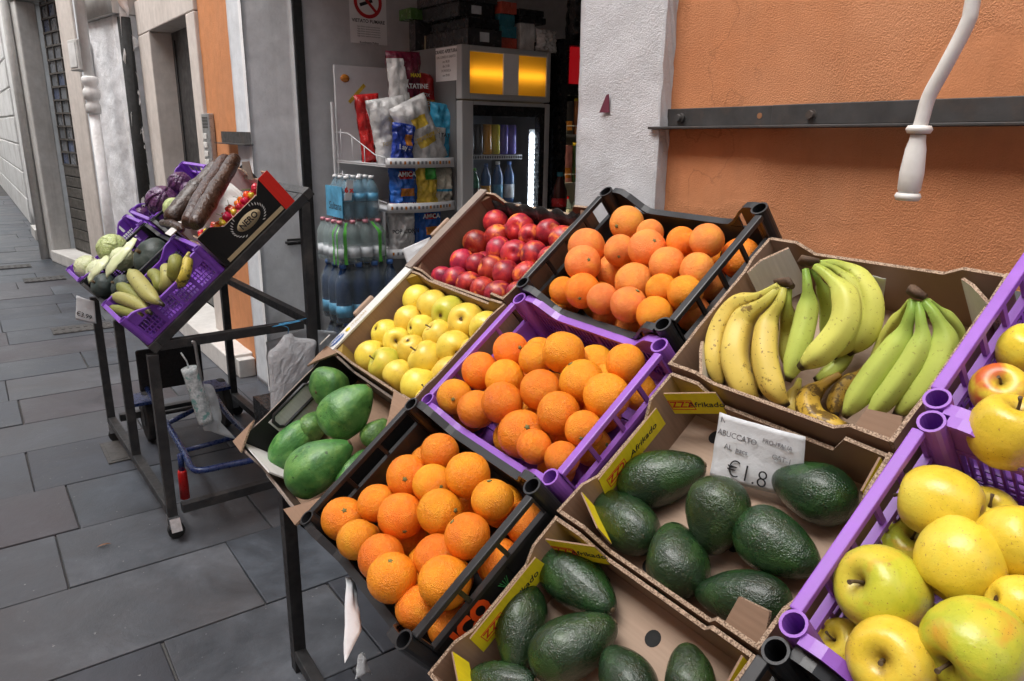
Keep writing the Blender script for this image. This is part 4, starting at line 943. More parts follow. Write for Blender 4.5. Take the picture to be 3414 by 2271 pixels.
ORM = [orange_mesh(i, 'orange_skin') for i in range(5)]; ORP = [orange_mesh(20+i, 'orange_pale') for i in range(4)]
APY = [apple_mesh(i, 'apple_yellow', 0.98) for i in range(4)]; APG = [apple_mesh(30+i, 'apple_green', 1.0) for i in range(2)]
NEC = [nectarine_mesh(i, 'nectarine_skin') for i in range(5)]
B_CAL, B_NAV, B_STEM, B_BLO = (button_mesh(k) for k in ('calyx', 'navel', 'stem', 'blossom'))
ORD = ['first', 'second', 'third', 'fourth', 'fifth', 'sixth', 'seventh', 'eighth', 'ninth', 'tenth']
def relax(items, box, iters=80, floor_gap=0.0):
    """items: [pos(Vector u,v,n), r, fixed-layer]; pushes fruit apart and keeps it inside the crate"""
    u0, u1, v0, v1, fl = box
    for _ in range(iters):
        for i in range(len(items)):
            for j in range(i+1, len(items)):
                d = items[j][0]-items[i][0]; L = d.length; mn = (items[i][1]+items[j][1])*0.985
                if L < mn and L > 1e-6:
                    s = d*((mn-L)/L*0.5); items[i][0] -= s; items[j][0] += s
        for it in items:
            p, r = it[0], it[1]
            p.x = min(max(p.x, u0+r), u1-r); p.y = min(max(p.y, v0+r), v1-r); p.z = max(p.z, fl+r)
LOWN = {}
def lowlab(it, name, where, box):
    a = (it[0].x-box[0])/(box[1]-box[0]); b_ = (it[0].y-box[2])/(box[3]-box[2])
    h = ['left', 'middle', 'right'][min(2, int(a*3))]; d = ['front', 'centre', 'back'][min(2, int(b_*3))]
    key_ = (where, name, d, h); LOWN[key_] = LOWN.get(key_, 0)+1; n_ = LOWN[key_]
    pre = {1: '', 2: 'second ', 3: 'third ', 4: 'fourth '}.get(n_, 'deepest ')
    return '%s%s half hidden under the others, %s %s of the %s' % (pre, name.replace('_', ' '), d, h, where)
def fruit_pile(key, pts, tf, ntop, nlow, meshes, name, cat, where, group, rdef, stems=None, wall=0.014, rows=4, pitch=None, extra=True, rmax=None, tall=1.0, facing=None, sq=1.0, rnd_seed=1):
    u0, u1, v0, v1, H, fl = CR[key]; box = (u0+wall, u1-wall, v0+wall, v1-wall, fl)
    items = []
    for q in pts:
        x, y, r = q[0], q[1], q[2]; low = len(q) > 3 and q[3] == 'l'
        X, Y, Rp = tf(x, y, r); p, P = loc1(X, Y, nlow if low else ntop); rad = min(rmax or 9, Rp/px_per_m(P))
        if low: rad = rdef
        items.append([p, rad*sq*(1+0.05*math.sin(x*12.9+y*7.7)), low, q])
    relax(items, box)
    rr = random.Random(rnd_seed)
    nvis = len(items)
    if extra:
        for lev in range(2):
            y = v0+wall+rdef; odd = 0
            while y < v1-wall-rdef*0.9:
                x = u0+wall+rdef+(rdef if odd else 0)
                while x < u1-wall-rdef*0.9:
                    p = Vector((x+rr.uniform(-0.004, 0.004), y+rr.uniform(-0.004, 0.004), fl+rdef*(1.0+1.45*lev)))
                    if p.z < ntop-0.02 and all((p-it[0]).length > (rdef+it[1])*0.75 for it in items): items.append([p, rdef*rr.uniform(0.95, 1.0), True, None])
                    x += 2.02*rdef
                y += 1.76*rdef; odd ^= 1
    vis = [it for it in items[:nvis] if not it[2]]
    vis.sort(key=lambda it: it[0].y)
    n = len(vis); per = math.ceil(n/rows)
    lab = {}
    for r_ in range(rows):
        row = sorted(vis[r_*per:(r_+1)*per], key=lambda it: it[0].x)
        for i, it in enumerate(row): lab[id(it)] = '%s %s from left, %s row from front, %s' % (ORD[i], name.replace('_', ' '), ORD[r_], where)
    out = []; hid_i = [0]
    for k, it in enumerate(items):
        p, r, low, q = it
        z = None; opt = q[4] if q and len(q) > 4 else None
        if q and len(q) > 5: d = Vector(q[5])
        elif facing == 'up': d = Vector((rr.gauss(0, 0.5), rr.gauss(-0.2, 0.5), 1))
        else: d = Vector((rr.gauss(0, 1), rr.gauss(0, 1), rr.gauss(0, 1)))
        M = M1 @ axis_frame(p, d, (0.3, 1, 0.2), rr.uniform(0, 6)) @ Matrix.Diagonal((r, r, r, 1))
        me = rr.choice(meshes)
        if opt and opt in bpy.data.materials: me = MESHOPT[opt]
        o = link(name, me, None, M)
        if id(it) not in lab:
            hid = hid_i[0]; hid_i[0] += 1
        tag(o, lab.get(id(it)) or lowlab(it, name, where, box), cat, group if id(it) in lab else group+', lower layer')
        for bm in (stems or []): link(bm.name.split('.')[0], bm, o)
        out.append(o)
    return out
MESHOPT = {'apple_green': APG[0], 'orange_pale': ORP[0]}
# nectarines
fruit_pile('ne', [(1297, 312, 78), (1408, 330, 85), (1502, 355, 74), (1622, 383, 83), (1745, 405, 88), (1135, 408, 78), (1240, 440, 78), (1345, 452, 80), (1455, 480, 88), (1572, 515, 90), (1690, 530, 78), (1090, 538, 78), (1178, 568, 74), (1293, 592, 82), (1410, 630, 92), (1522, 655, 86), (955, 615, 66), (1030, 668, 78), (1135, 695, 82), (1235, 748, 78), (1340, 772, 86), (1450, 780, 78)],
           RA, 0.066, 0.04, NEC, 'nectarine', 'nectarine', 'nectarine box', 'nectarines in the cardboard box', 0.031, wall=0.008, rows=5, extra=True, facing=None, sq=1.15)
# small yellow apples
fruit_pile('ya', [(720, 815, 97), (865, 860, 110), (1010, 890, 105, '', 'apple_green'), (1150, 965, 128), (1290, 1015, 112), (675, 965, 92), (810, 1015, 92), (925, 1050, 100), (1075, 1110, 110), (500, 1070, 98), (645, 1125, 94), (735, 1185, 94), (860, 1232, 115), (1005, 1297, 115), (455, 1225, 102), (550, 1300, 106, '', 'apple_green'), (655, 1368, 98), (800, 1432, 115), (1165, 1215, 92), (940, 1420, 90)],
           RA, 0.075, 0.045, APY, 'yellow_apple', 'apple', 'small yellow apple box', 'small yellow apples in the cardboard box', 0.035, stems=[B_STEM, B_BLO], wall=0.008, rows=4, facing=None, sq=1.11)
# oranges
fruit_pile('ub', [(862, 285, 108), (602, 455, 118), (822, 465, 100), (995, 415, 85), (1195, 445, 100), (1360, 490, 112), (985, 550, 115), (545, 630, 112), (755, 640, 95, 'l'), (1050, 620, 115), (1170, 550, 75, 'l'), (1275, 640, 115), (395, 775, 93), (570, 780, 107), (690, 735, 50, 'l'), (835, 700, 117), (1060, 760, 103), (660, 865, 97), (860, 880, 115), (1015, 930, 118), (1230, 800, 118), (1430, 620, 70, 'l'), (1570, 550, 65, 'l')],
           RC, 0.118, 0.06, ORM[:2]+ORP, 'orange', 'orange', 'top black crate', 'oranges in the top black crate', 0.0375, stems=[B_CAL, B_NAV][:1], wall=0.018, rows=5, sq=1.07)
fruit_pile('pu', [(*RC(*q[:3]), *q[3:]) for q in [(105, 1115, 112), (250, 1185, 115), (450, 1100, 95, 'l'), (497, 1190, 136), (660, 1195, 85, 'l'), (820, 1255, 125), (505, 1400, 136), (745, 1425, 140), (235, 1425, 128)]]+[(*RB(*q[:3]), *q[3:]) for q in [(1180, 130, 88), (1300, 185, 88), (1068, 270, 80), (1150, 310, 86), (1265, 335, 92), (1310, 462, 105), (1483, 365, 93), (1452, 532, 80), (1575, 525, 78), (1640, 375, 82)]],
           lambda x, y, r: (x, y, r), 0.112, 0.055, ORM, 'orange', 'orange', 'purple orange crate', 'oranges in the purple crate', 0.038, stems=[B_CAL], wall=0.018, rows=4, rnd_seed=4, sq=1.06)
fruit_pile('lb', [(1000, 500, 90), (850, 622, 92), (957, 665, 95), (1143, 620, 102), (697, 738, 85), (527, 815, 102), (820, 810, 98), (1022, 800, 107), (1228, 755, 95), (600, 945, 92), (740, 972, 103), (940, 990, 103), (1135, 915, 107), (790, 1150, 105), (925, 1180, 75, 'l'), (1080, 1090, 115), (890, 1290, 60, 'l'), (1010, 1320, 60, 'l'), (1400, 830, 70, 'l'), (1275, 1000, 80, 'l'), (685, 1090, 45, 'l'), (900, 515, 35, 'l'), (1310, 730, 60, 'l')],
           RB, 0.128, 0.06, ORM, 'orange', 'orange', 'front black crate', 'oranges in the front black crate', 0.038, stems=[B_CAL], wall=0.018, rows=5, rnd_seed=9, sq=1.06)

# large apples at the right
AB = {k: apple_mesh(60+i, k, 1.02) for i, k in enumerate(('apple_gold', 'apple_lime', 'apple_blush'))}
def big_apple(tf, x, y, r, n, mat, label, d, tall=1.0, stem=True):
    X, Y, Rp = tf(x, y, r); p, P = loc1(X, Y, n); rad = Rp/px_per_m(P)
    o = link('large_apple', AB[mat], None, M1 @ axis_frame(p, d, (0.3, 1, 0.2), x*0.013) @ Matrix.Diagonal((rad*0.98, rad*0.98, rad*1.02*tall, 1)))
    tag(o, label, 'apple', 'large yellow apples in the purple crates')
    if stem: link('stem', B_STEM, o)
    link('blossom_end', B_BLO, o); return o
A_ = 'apple_gold'; Bq = 'apple_lime'
big_apple(RG, 1295, 360, 258, 0.125, A_, 'large yellow apple nearest the back of the front purple crate', (-1, -0.2, 0.05), 1.02)
big_apple(RG, 1420, 750, 285, 0.135, A_, 'plain golden apple in the middle of the front purple crate', (0.1, 0.9, 0.1))
big_apple(RG, 905, 950, 298, 0.125, Bq, 'large green and orange apple with open hollow beside the purple crate side', (-0.35, -0.45, 1))
big_apple(RG, 970, 1425, 295, 0.135, A_, 'large yellow apple with stem up at the bottom edge of the picture', (0.1, -0.45, 1))
big_apple(RG, 1530, 1330, 330, 0.145, Bq, 'biggest lime green apple with a brown spot at the lower right', (-0.2, -0.9, 0.35), 1.0)
big_apple(RG, 1790, 625, 250, 0.13, A_, 'golden apple cut by the right edge beside the middle apple', (0.6, 0.2, 0.5))
big_apple(RG, 1850, 1075, 225, 0.125, A_, 'yellow apple cut by the right edge above the lime green apple', (0.5, 0.3, -0.6))
big_apple(RG, 650, 1340, 190, 0.06, A_, 'brownish yellow apple low in the corner under the stem-up apple', (-0.3, -0.2, 1))
big_apple(RG, 1600, 470, 210, 0.055, A_, 'golden apple low behind the two upper apples of the front purple crate', (0.2, 0.3, 1))
big_apple(RG, 1060, 690, 200, 0.05, Bq, 'green apple in shadow behind the golden middle apple', (0.3, 0.5, 1))
big_apple(RG, 1160, 1230, 200, 0.05, Bq, 'green apple in shadow between the two front apples', (0.3, 0.5, 1))
big_apple(RG, 1690, 960, 210, 0.05, Bq, 'green apple in shadow below the golden apple at the right', (0.3, 0.5, 1))
big_apple(RD, 2365, 785, 165, 0.10, A_, 'topmost golden apple in the rear purple crate at the right edge', (0.3, 0.3, 0.7))
big_apple(RD, 2205, 1035, 172, 0.115, 'apple_blush', 'red-cheeked yellow apple with its stem up in the rear purple crate', (0.25, -0.1, 1))
big_apple(RD, 2255, 1290, 232, 0.135, A_, 'large golden apple at the front of the rear purple crate', (0.2, 0.55, 0.8))

# ------------------------------------------------------------------ papayas and avocados
def pear_shape(name, prof, ridges, amp, seed, mat, n=26, wob=0.03):
    rr = random.Random(seed); off = Vector((rr.uniform(0, 90), 0, 0)); bend = rr.uniform(-0.05, 0.05)
    def fn(p, a, i):
        k = 1+amp*math.cos(ridges*a+rr_p)+wob*noise.noise(p*1.2+off); q = Vector((p.x*k, p.y*k, p.z)); q.x += bend*(p.z**2); return q
    rr_p = rr.uniform(0, 6); P = spline([(r, z, 0) for r, z in prof], 3); P[0].x = P[-1].x = 0
    m = MB(); m.lathe([(max(0.0, p.x), p.y) for p in P], n, fn=fn); return m.mesh(name, mat)
# unit half-width 1, length 2*asp along Z; -Z = blunt end, +Z = narrow end
def axial(me, A, B, halfw, asp, name, label, cat, group, extra=None, grow=1.0):
    """A = blunt end, B = narrow end (stand coordinates)"""
    c = (A+B)/2; L = (B-A).length
    M = M1 @ axis_frame(c, B-A, (0.2, 0.3, 1), random.uniform(0, 6)) @ Matrix.Diagonal((halfw, halfw, L/2/asp, 1))
    o = link(name, me, None, M); tag(o, label, cat, group)
    for e_ in (extra or []): link(e_.name.split('.')[0], e_, o)
    return o
PAPR = [(0, -1.5), (0.30, -1.46), (0.62, -1.30), (0.88, -0.98), (1.0, -0.45), (0.95, 0.10), (0.78, 0.62), (0.55, 1.02), (0.36, 1.30), (0.22, 1.45), (0.10, 1.5), (0, 1.5)]
PAM = [pear_shape('papaya', PAPR, 5, 0.04, i, 'papaya_skin', wob=0.08) for i in range(3)]
m = MB(); m.lathe([(0, 1.53), (0.10, 1.53), (0.13, 1.50), (0.08, 1.46), (0, 1.46)], 9); PA_ST = m.mesh('stalk_scar', 'fruit_stem')
m = MB()
m.lathe([(0, -1.515), (0.04, -1.51), (0.16, -1.485), (0.05, -1.47), (0, -1.47)][::-1], 20, fn=lambda p, a, i: Vector((p.x*(0.5+0.5*abs(math.cos(2.5*a))**6), p.y*(0.5+0.5*abs(math.cos(2.5*a))**6), p.z))); PA_BL = m.mesh('blossom_scar', 'fruit_stem')
def pap(a, na, b_, nb, wid, label, k):
    A, Pa = loc1(*RP(*a)[:2], na); B, Pb = loc1(*RP(*b_)[:2], nb); hw = wid/1.96/2/px_per_m((Pa+Pb)/2)
    axial(PAM[k], A, B, hw, 1.5, 'papaya', label, 'papaya', 'green papayas in the printed box', [PA_ST, PA_BL])
pap((398, 800), 0.125, (600, 735), 0.065, 285, 'papaya lying with its star-shaped end towards the viewer', 0)
pap((460, 1060), 0.105, (745, 760), 0.125, 320, 'large papaya lying across the top of the others', 1)
pap((120, 1290), 0.055, (385, 960), 0.065, 225, 'papaya along the left side of the box', 2)
pap((320, 1110), 0.055, (430, 930), 0.05, 180, 'small papaya half hidden behind the largest one', 0)
pap((215, 1420), 0.095, (620, 1130), 0.085, 325, 'papaya lowest at the front with its narrow end to the right', 1)
pap((720, 1150), 0.045, (860, 980), 0.05, 170, 'papaya at the right side seen under the cardboard corner', 2)
pap((560, 1440), 0.04, (720, 1180), 0.04, 170, 'papaya deep in the box seen between the black crate bars', 0)
AVPR = [(0, -1.35), (0.32, -1.31), (0.65, -1.14), (0.90, -0.82), (1.0, -0.40), (0.98, 0.0), (0.87, 0.42), (0.70, 0.78), (0.52, 1.06), (0.34, 1.25), (0.15, 1.34), (0, 1.35)]
AVM = [pear_shape('avocado', AVPR, 3, 0.012, 10+i, 'avocado_skin', 28, 0.04) for i in range(3)]
m = MB(); m.lathe([(0, 1.385), (0.09, 1.375), (0.11, 1.34), (0, 1.30)], 8); AV_ST = m.mesh('stalk_scar', 'fruit_stem')
def avo(a, na, b_, nb, wid, label, k, grp):
    A, Pa = loc1(*RE(*a)[:2], na); B, Pb = loc1(*RE(*b_)[:2], nb); hw = wid/1.473/2/px_per_m((Pa+Pb)/2)
    axial(AVM[k], A, B, hw, 1.35, 'avocado', label, 'avocado', grp, [AV_ST])
G1, G2 = 'avocados in the upper box', 'avocados in the lower box'
avo((1050, 560), 0.048, (1475, 440), 0.042, 272, 'avocado lying sideways below the yellow tab, narrow end to the price note', 0, G1)
avo((1570, 500), 0.095, (1495, 880), 0.030, 312, 'avocado standing round end up in front of the price note', 1, G1)
avo((2205, 640), 0.048, (1815, 500), 0.042, 295, 'avocado with its narrow tip touching the right edge of the price note', 2, G1)
avo((1215, 830), 0.045, (930, 600), 0.040, 265, 'avocado at the left wall of the upper box', 0, G1)
avo((1360, 1085), 0.048, (1310, 738), 0.052, 308, 'avocado at the front of the upper box seen from its round end', 1, G1)
avo((1640, 720), 0.056, (2025, 960), 0.040, 312, 'avocado right of the upright one, pointing to the purple crate', 2, G1)
avo((1900, 1120), 0.045, (1430, 1070), 0.040, 268, 'avocado at the front right corner of the upper box', 0, G1)
avo((690, 890), 0.048, (1020, 1155), 0.040, 275, 'avocado at the back of the lower box', 1, G2)
avo((585, 1020), 0.062, (545, 1470), 0.045, 262, 'avocado standing upright at the left wall of the lower box', 2, G2)
avo((620, 1440), 0.065, (1035, 1215), 0.045, 300, 'avocado lying across the middle of the lower box', 0, G2)
avo((1180, 1640), 0.052, (1000, 1350), 0.052, 275, 'avocado cut by the bottom edge below the middle one', 1, G2)
avo((1420, 1660), 0.05, (1380, 1320), 0.055, 250, 'avocado cut by the bottom edge near the front right of the lower box', 2, G2)
avo((310, 1520), 0.05, (640, 1500), 0.05, 200, 'avocado cut by the bottom edge beside the yellow corner tab', 0, G2)

# ------------------------------------------------------------------ bananas
def along_attr(me, vals):
    a = me.attributes.new('along', 'FLOAT', 'POINT'); a.data.foreach_set('value', vals)
def banana_mesh(path, R, mat, name='banana', neck=0.16, sides=20, tipr=0.42, ridg=0.55):
    """path: world or local points from stalk to blossom end"""
    P = spline(path, 7); k = len(P); L = [0]
    for a, b_ in zip(P, P[1:]): L.append(L[-1]+(b_-a).length)
    tt = [x/L[-1] for x in L]; vs = []; fs = []; al = []; x = None
    for i, p in enumerate(P):
        t = tt[i]
        if t < neck: r = 0.30+0.14*t/neck
        elif t < neck+0.20: r = 0.44+0.50*smooth01((t-neck)/0.20)
        elif t < 0.80: r = 0.94+0.06*math.sin((t-neck-0.20)/(0.60-neck)*math.pi)
        elif t < 0.955: r = 0.94-(0.94-tipr)*((t-0.80)/0.155)**1.6
        else: r = tipr*(1-0.35*(t-0.955)/0.045)
        d = (P[min(i+1, k-1)]-P[max(i-1, 0)]).normalized()
        if x is None: h = Vector((0, 0, 1)); x = (h-d*h.dot(d)).normalized()
        else: x = (x-d*x.dot(d)).normalized()
        y = d.cross(x)
        for j in range(sides):
            an = 2*math.pi*j/sides; q5 = (an % (2*math.pi/5))-math.pi/5; rr = r*R*(1+ridg*(0.90/math.cos(q5)-0.97)); vs.append(p+(x*math.cos(an)+y*math.sin(an))*rr); al.append(t)
    for i in range(k-1):
        for j in range(sides): fs.append((i*sides+j, i*sides+(j+1) % sides, (i+1)*sides+(j+1) % sides, (i+1)*sides+j))
    m = MB(); m.add(vs, fs, 0, True)
    m.f.append(list(range(sides))[::-1]); m.f.append([(k-1)*sides+j for j in range(sides)]); m.m += [0, 0]; m.sm += [False, False]
    me = m.mesh(name, mat); along_attr(me, al); return me
def ban_path(tf, pts): return [loc1(*tf(x, y)[:2], n)[0] for x, y, n in pts]
def bunch(label, crown, bananas, name='banana_bunch', group='banana bunches in the cardboard box'):
    t = thing(name, label, 'bananas', M1, group)
    for pts, wid, mat in bananas:
        path = ban_path(RD, pts); mid = pts[len(pts)//2]; P = loc1(*RD(mid[0], mid[1])[:2], mid[2])[1]
        R = 0.93*wid/1.8647/2/px_per_m(P)
        link('banana', banana_mesh(path, R, mat), t)
    if crown:
        (x, y, n), (x2, y2, n2), r = crown
        a = loc1(*RD(x, y)[:2], n)[0]; b_ = loc1(*RD(x2, y2)[:2], n2)[0]
        m = MB(); mid = (a+b_)/2+Vector((0, 0, 0.004)); m.tube([a, a+(mid-a)*0.5+Vector((0, 0.003, 0.003)), mid, b_], [r*0.55, r*0.85, r*0.8, r*0.5], 10, flat=0.6); m.build('crown', 'banana_crown', t)
    return t
Yb, Gb, Lb, Rb = 'banana_yellow', 'banana_green', 'banana_lime', 'banana_ripe'
bunch('yellow banana bunch with brown specks at the left of the banana box', ((920, 385, 0.165), (815, 355, 0.16), 0.013),
      [([(830, 375, 0.165), (715, 440, 0.155), (560, 500, 0.135), (455, 660, 0.115), (430, 850, 0.095), (485, 1025, 0.06)], 140, Yb),
       ([(845, 385, 0.160), (745, 480, 0.150), (610, 590, 0.125), (555, 800, 0.105), (610, 1000, 0.075), (705, 1135, 0.038)], 185, Yb),
       ([(865, 395, 0.160), (840, 480, 0.150), (765, 620, 0.125), (750, 820, 0.105), (800, 1010, 0.08), (885, 1125, 0.05)], 172, Yb),
       ([(900, 395, 0.158), (890, 500, 0.135), (890, 640, 0.085), (880, 780, 0.06), (890, 900, 0.04)], 105, Lb),
       ([(855, 385, 0.160), (780, 470, 0.13), (670, 600, 0.09), (640, 800, 0.07), (680, 960, 0.05), (740, 1060, 0.035)], 130, Yb)])
bunch('tall green-yellow banana bunch in the middle of the banana box', ((965, 245, 0.185), (1085, 230, 0.185), 0.014),
      [([(1000, 275, 0.18), (1012, 380, 0.165), (1015, 520, 0.135), (960, 760, 0.105), (890, 975, 0.075)], 150, Gb),
       ([(1035, 275, 0.175), (1080, 350, 0.155), (1125, 470, 0.11), (1130, 600, 0.075), (1110, 720, 0.05)], 100, Gb),
       ([(1060, 260, 0.185), (1140, 320, 0.18), (1240, 440, 0.165), (1240, 610, 0.145), (1120, 770, 0.125), (960, 890, 0.105)], 185, Lb),
       ([(1085, 240, 0.18), (1190, 245, 0.165), (1310, 310, 0.14), (1405, 470, 0.11), (1385, 660, 0.08), (1262, 805, 0.055)], 160, Lb),
       ([(1070, 250, 0.182), (1170, 270, 0.165), (1300, 400, 0.13), (1330, 560, 0.10), (1270, 720, 0.075), (1170, 830, 0.06)], 130, Lb),
       ([(1290, 640, 0.05), (1275, 740, 0.045), (1220, 850, 0.04), (1130, 930, 0.04), (1050, 965, 0.04)], 110, Gb)])
bunch('green banana bunch with a dark crown at the right of the banana box', ((1655, 430, 0.17), (1745, 450, 0.17), 0.016),
      [([(1665, 470, 0.165), (1650, 560, 0.155), (1590, 720, 0.125), (1430, 930, 0.095), (1240, 1195, 0.055)], 175, Gb),
       ([(1700, 480, 0.165), (1715, 580, 0.155), (1715, 740, 0.13), (1590, 960, 0.10), (1388, 1210, 0.06)], 158, Gb),
       ([(1735, 475, 0.165), (1800, 560, 0.155), (1860, 720, 0.125), (1790, 950, 0.095), (1555, 1190, 0.055)], 185, Gb),
       ([(1650, 470, 0.16), (1590, 570, 0.12), (1500, 720, 0.07), (1440, 850, 0.045), (1400, 930, 0.035)], 105, Lb),
       ([(1760, 470, 0.16), (1860, 570, 0.115), (1940, 690, 0.075), (1935, 820, 0.05), (1880, 940, 0.04)], 115, Gb)])
def loose(label, pts, wid, mat):
    path = ban_path(RD, pts); mid = pts[len(pts)//2]; P = loc1(*RD(mid[0], mid[1])[:2], mid[2])[1]
    o = link('loose_banana', banana_mesh(path, wid/1.8647/2/px_per_m(P), mat), None, M1); tag(o, label, 'banana', 'loose bananas in the cardboard box')
loose('overripe loose banana with a big brown patch at the front of the banana box', [(1215, 930, 0.04), (1120, 985, 0.042), (1020, 1080, 0.045), (1050, 1200, 0.04), (1180, 1260, 0.036), (1295, 1262, 0.032)], 150, Rb)
loose('brown speckled loose banana under the green bunch', [(1385, 865, 0.03), (1330, 930, 0.03), (1235, 1010, 0.032), (1185, 1110, 0.028), (1190, 1190, 0.024)], 105, Rb)
loose('yellow loose banana lying under the yellow bunch', [(960, 960, 0.03), (935, 1060, 0.03), (900, 1150, 0.028), (820, 1200, 0.024)], 110, Yb)

# ------------------------------------------------------------------ paper notes on the near stand
def sheet(name, corners, label, cat, bend=0.006, mat='paper', nu=12, nv=12, seed=0):
    """corners: world TL, TR, BR, BL; a thin crumpled sheet"""
    a, b_, c, d = [Vector(p) for p in corners]; n = (d-a).cross(b_-a).normalized(); o = (a+b_+c+d)/4
    def fn(u, v):
        p = (a*(1-u)+b_*u)*(1-v)+(d*(1-u)+c*u)*v
        return p-o+n*(bend*math.sin(u*3.0+0.4)+0.5*bend*noise.noise(Vector((u*3+seed, v*3, seed))))
    m = MB(); m.grid(fn, nu, nv); ob = m.build(name, mat, None, T(*o), solid=0.0004)
    tag(ob, label, cat); return ob, frame(Vector((0, 0, 0)), (b_-a).normalized(), n.cross((b_-a).normalized()), n), (b_-a).length, (d-a).length
u0, u1, v0, v1, H, fl = CR['a1']
cs = []
for (x, y), n in (((1550, 182), 0.112), ((1965, 305), 0.112), ((1945, 612), 0.030), ((1500, 500), 0.030)): cs.append(loc1(*RE(x, y)[:2], n)[1])
note, Mn, w_, h_ = sheet('price_note', cs, 'handwritten white price note taped behind the avocados', 'price note', 0.005)
def wr(s, x, y, sz, mat='ink', bold=0.0, sx=1.0):
    off = 0.005*math.sin(x*3.0+0.4)+0.003
    lettering(s, sz, mat, note, Mn @ T((x-0.5)*w_, (0.5-y)*h_, off), bold, sx=sx, shear=0.12)
wr('NOME', 0.17, 0.12, 0.085*w_, 'grey_ink'); wr('ABUCCATO', 0.27, 0.30, 0.090*w_, 'grey_ink'); wr('AL  pacs', 0.27, 0.48, 0.085*w_, 'grey_ink'); wr('PRO-ITALIA', 0.74, 0.24, 0.066*w_, 'grey_ink'); wr('CAT-1', 0.80, 0.42, 0.080*w_, 'grey_ink')
wr('€1.8', 0.42, 0.78, 0.27*w_, 'ink', -0.0006)
# note under the nectarine box, note behind the bananas, paper hanging off the front crate
cs = [on_plane(*RA(x, y)[:2], O1+W1*n, W1) for x, y, n in ((715, 485, 0.12), (905, 400, 0.12), (900, 470, 0.10), (755, 600, 0.08))]
sheet('paper_slip', cs, 'torn white paper slip sticking out beside the nectarine box', 'paper', 0.004, seed=4)
cs = [loc1(*RD(x, y)[:2], n)[1] for x, y, n in ((1395, 300, 0.128), (1498, 335, 0.128), (1480, 470, 0.06), (1380, 440, 0.06))]
sheet('paper_slip', cs, 'small white price slip behind the middle banana bunch', 'paper', 0.002, seed=6)
fr = M1 @ Vector((-0.085, -0.192, 0.06)); 
cs = [on_plane(*RB(x, y)[:2], fr, V1) for x, y in ((553, 1092), (608, 1128), (642, 1285), (546, 1500))]; cs = [cs[0], cs[1], cs[2], cs[3]]
sheet('hanging_paper', cs, 'crumpled white paper hanging from the front black crate', 'paper', 0.012, seed=2)
cs = [on_plane(*RB(x, y)[:2], fr-V1*0.03-Vector((0, 0, 0.2)), V1) for x, y in ((615, 1455), (650, 1450), (690, 1535), (600, 1568))]
sheet('plastic_scrap', cs, 'small scrap of white plastic film at the bottom edge of the picture', 'plastic', 0.012, 'poly_bag', seed=3)
# ------------------------------------------------------------------ the far stand
Y2, T2 = R_(1.7), R_(40.4)
U2 = Vector((math.cos(Y2), math.sin(Y2), 0)); V2 = Vector((-math.sin(Y2), math.cos(Y2), 0))*math.cos(T2)+Vector((0, 0, math.sin(T2))); W2 = U2.cross(V2)
O2 = Vector((-2.823, 0.448, 0.784)); M2 = frame(O2, U2, V2, W2); M2i = M2.inverted()
def loc2(px, py, n):
    P = on_plane(px, py, O2+W2*n, W2); q = P-O2; return Vector((q.dot(U2), q.dot(V2), n)), P
fs_ = thing('display_stand', 'black steel display stand on casters holding plantains, cabbages and cassava', 'stand', M2)
LU, LV = -1.20, 0.845
def bar2(name, p, q, s=0.036, mat='grey_steel'):
    m = MB(); m.beam(p, q, s, s, 0, (0, 0, 1)); return m.build(name, mat, fs_, bevel=0.002)
z_ = -0.0195
bar2('front_rail', (LU, 0.018, z_), (0.0, 0.018, z_)); bar2('back_rail', (LU, LV-0.018, z_), (0.0, LV-0.018, z_))
for u in (LU+0.018, -0.61, -0.018): bar2('slope_rail', (u, 0.037, z_), (u, LV-0.037, z_))
m = MB(); m.box((LU+0.04, 0.04, -0.004), (-0.037, LV-0.04, -0.001)); m.build('deck', 'black_steel', fs_)
upz = M2i.to_3x3() @ Vector((0, 0, 1)); upy = M2i.to_3x3() @ Vector((0, 1, 0))
def wp(u, v, z): P = M2 @ Vector((u, v, 0)); P.z = z; return P
def seg2(name, P, Q, up, s=0.036): m = MB(); m.beam(M2i @ P, M2i @ Q, s, s, 0, up); return m.build(name, 'grey_steel', fs_, bevel=0.002)
ZB = 0.10
vf, vb = 0.02, LV-0.02
for u in (-0.019, -0.62, LU+0.019):
    seg2('leg', wp(u, vf, ZB+0.0), wp(u, vf, (M2 @ Vector((u, vf, 0))).z-0.045), upy)
for u in (-0.019, LU+0.019): seg2('leg', wp(u, vb, ZB), wp(u, vb, (M2 @ Vector((u, vb, 0))).z-0.045), upy)
zb = ZB+0.018
seg2('base_rail', wp(-0.04, vf, zb), wp(LU+0.04, vf, zb), upz); seg2('base_rail', wp(-0.04, vb, zb), wp(LU+0.04, vb, zb), upz)
for u in (-0.0185, LU+0.0185): seg2('base_rail', wp(u, vf+0.05, zb), wp(u, vb-0.05, zb), upz)
zm = 0.785
for u in (-0.0188, LU+0.0188): seg2('side_rail', wp(u, vf+0.035, zm-0.004), wp(u, vb-0.05, zm-0.004), upz, 0.034)
seg2('back_brace', wp(-0.04, vb, zm), wp(LU+0.04, vb, zm), upz, 0.034)
for i, (u, v) in enumerate(((-0.019, vf), (-0.019, vb), (LU+0.019, vf), (LU+0.019, vb))):
    P = wp(u, v, 0); caster(fs_, (P.x, P.y, ZB-0.001), M2i, brake=(i == 0))

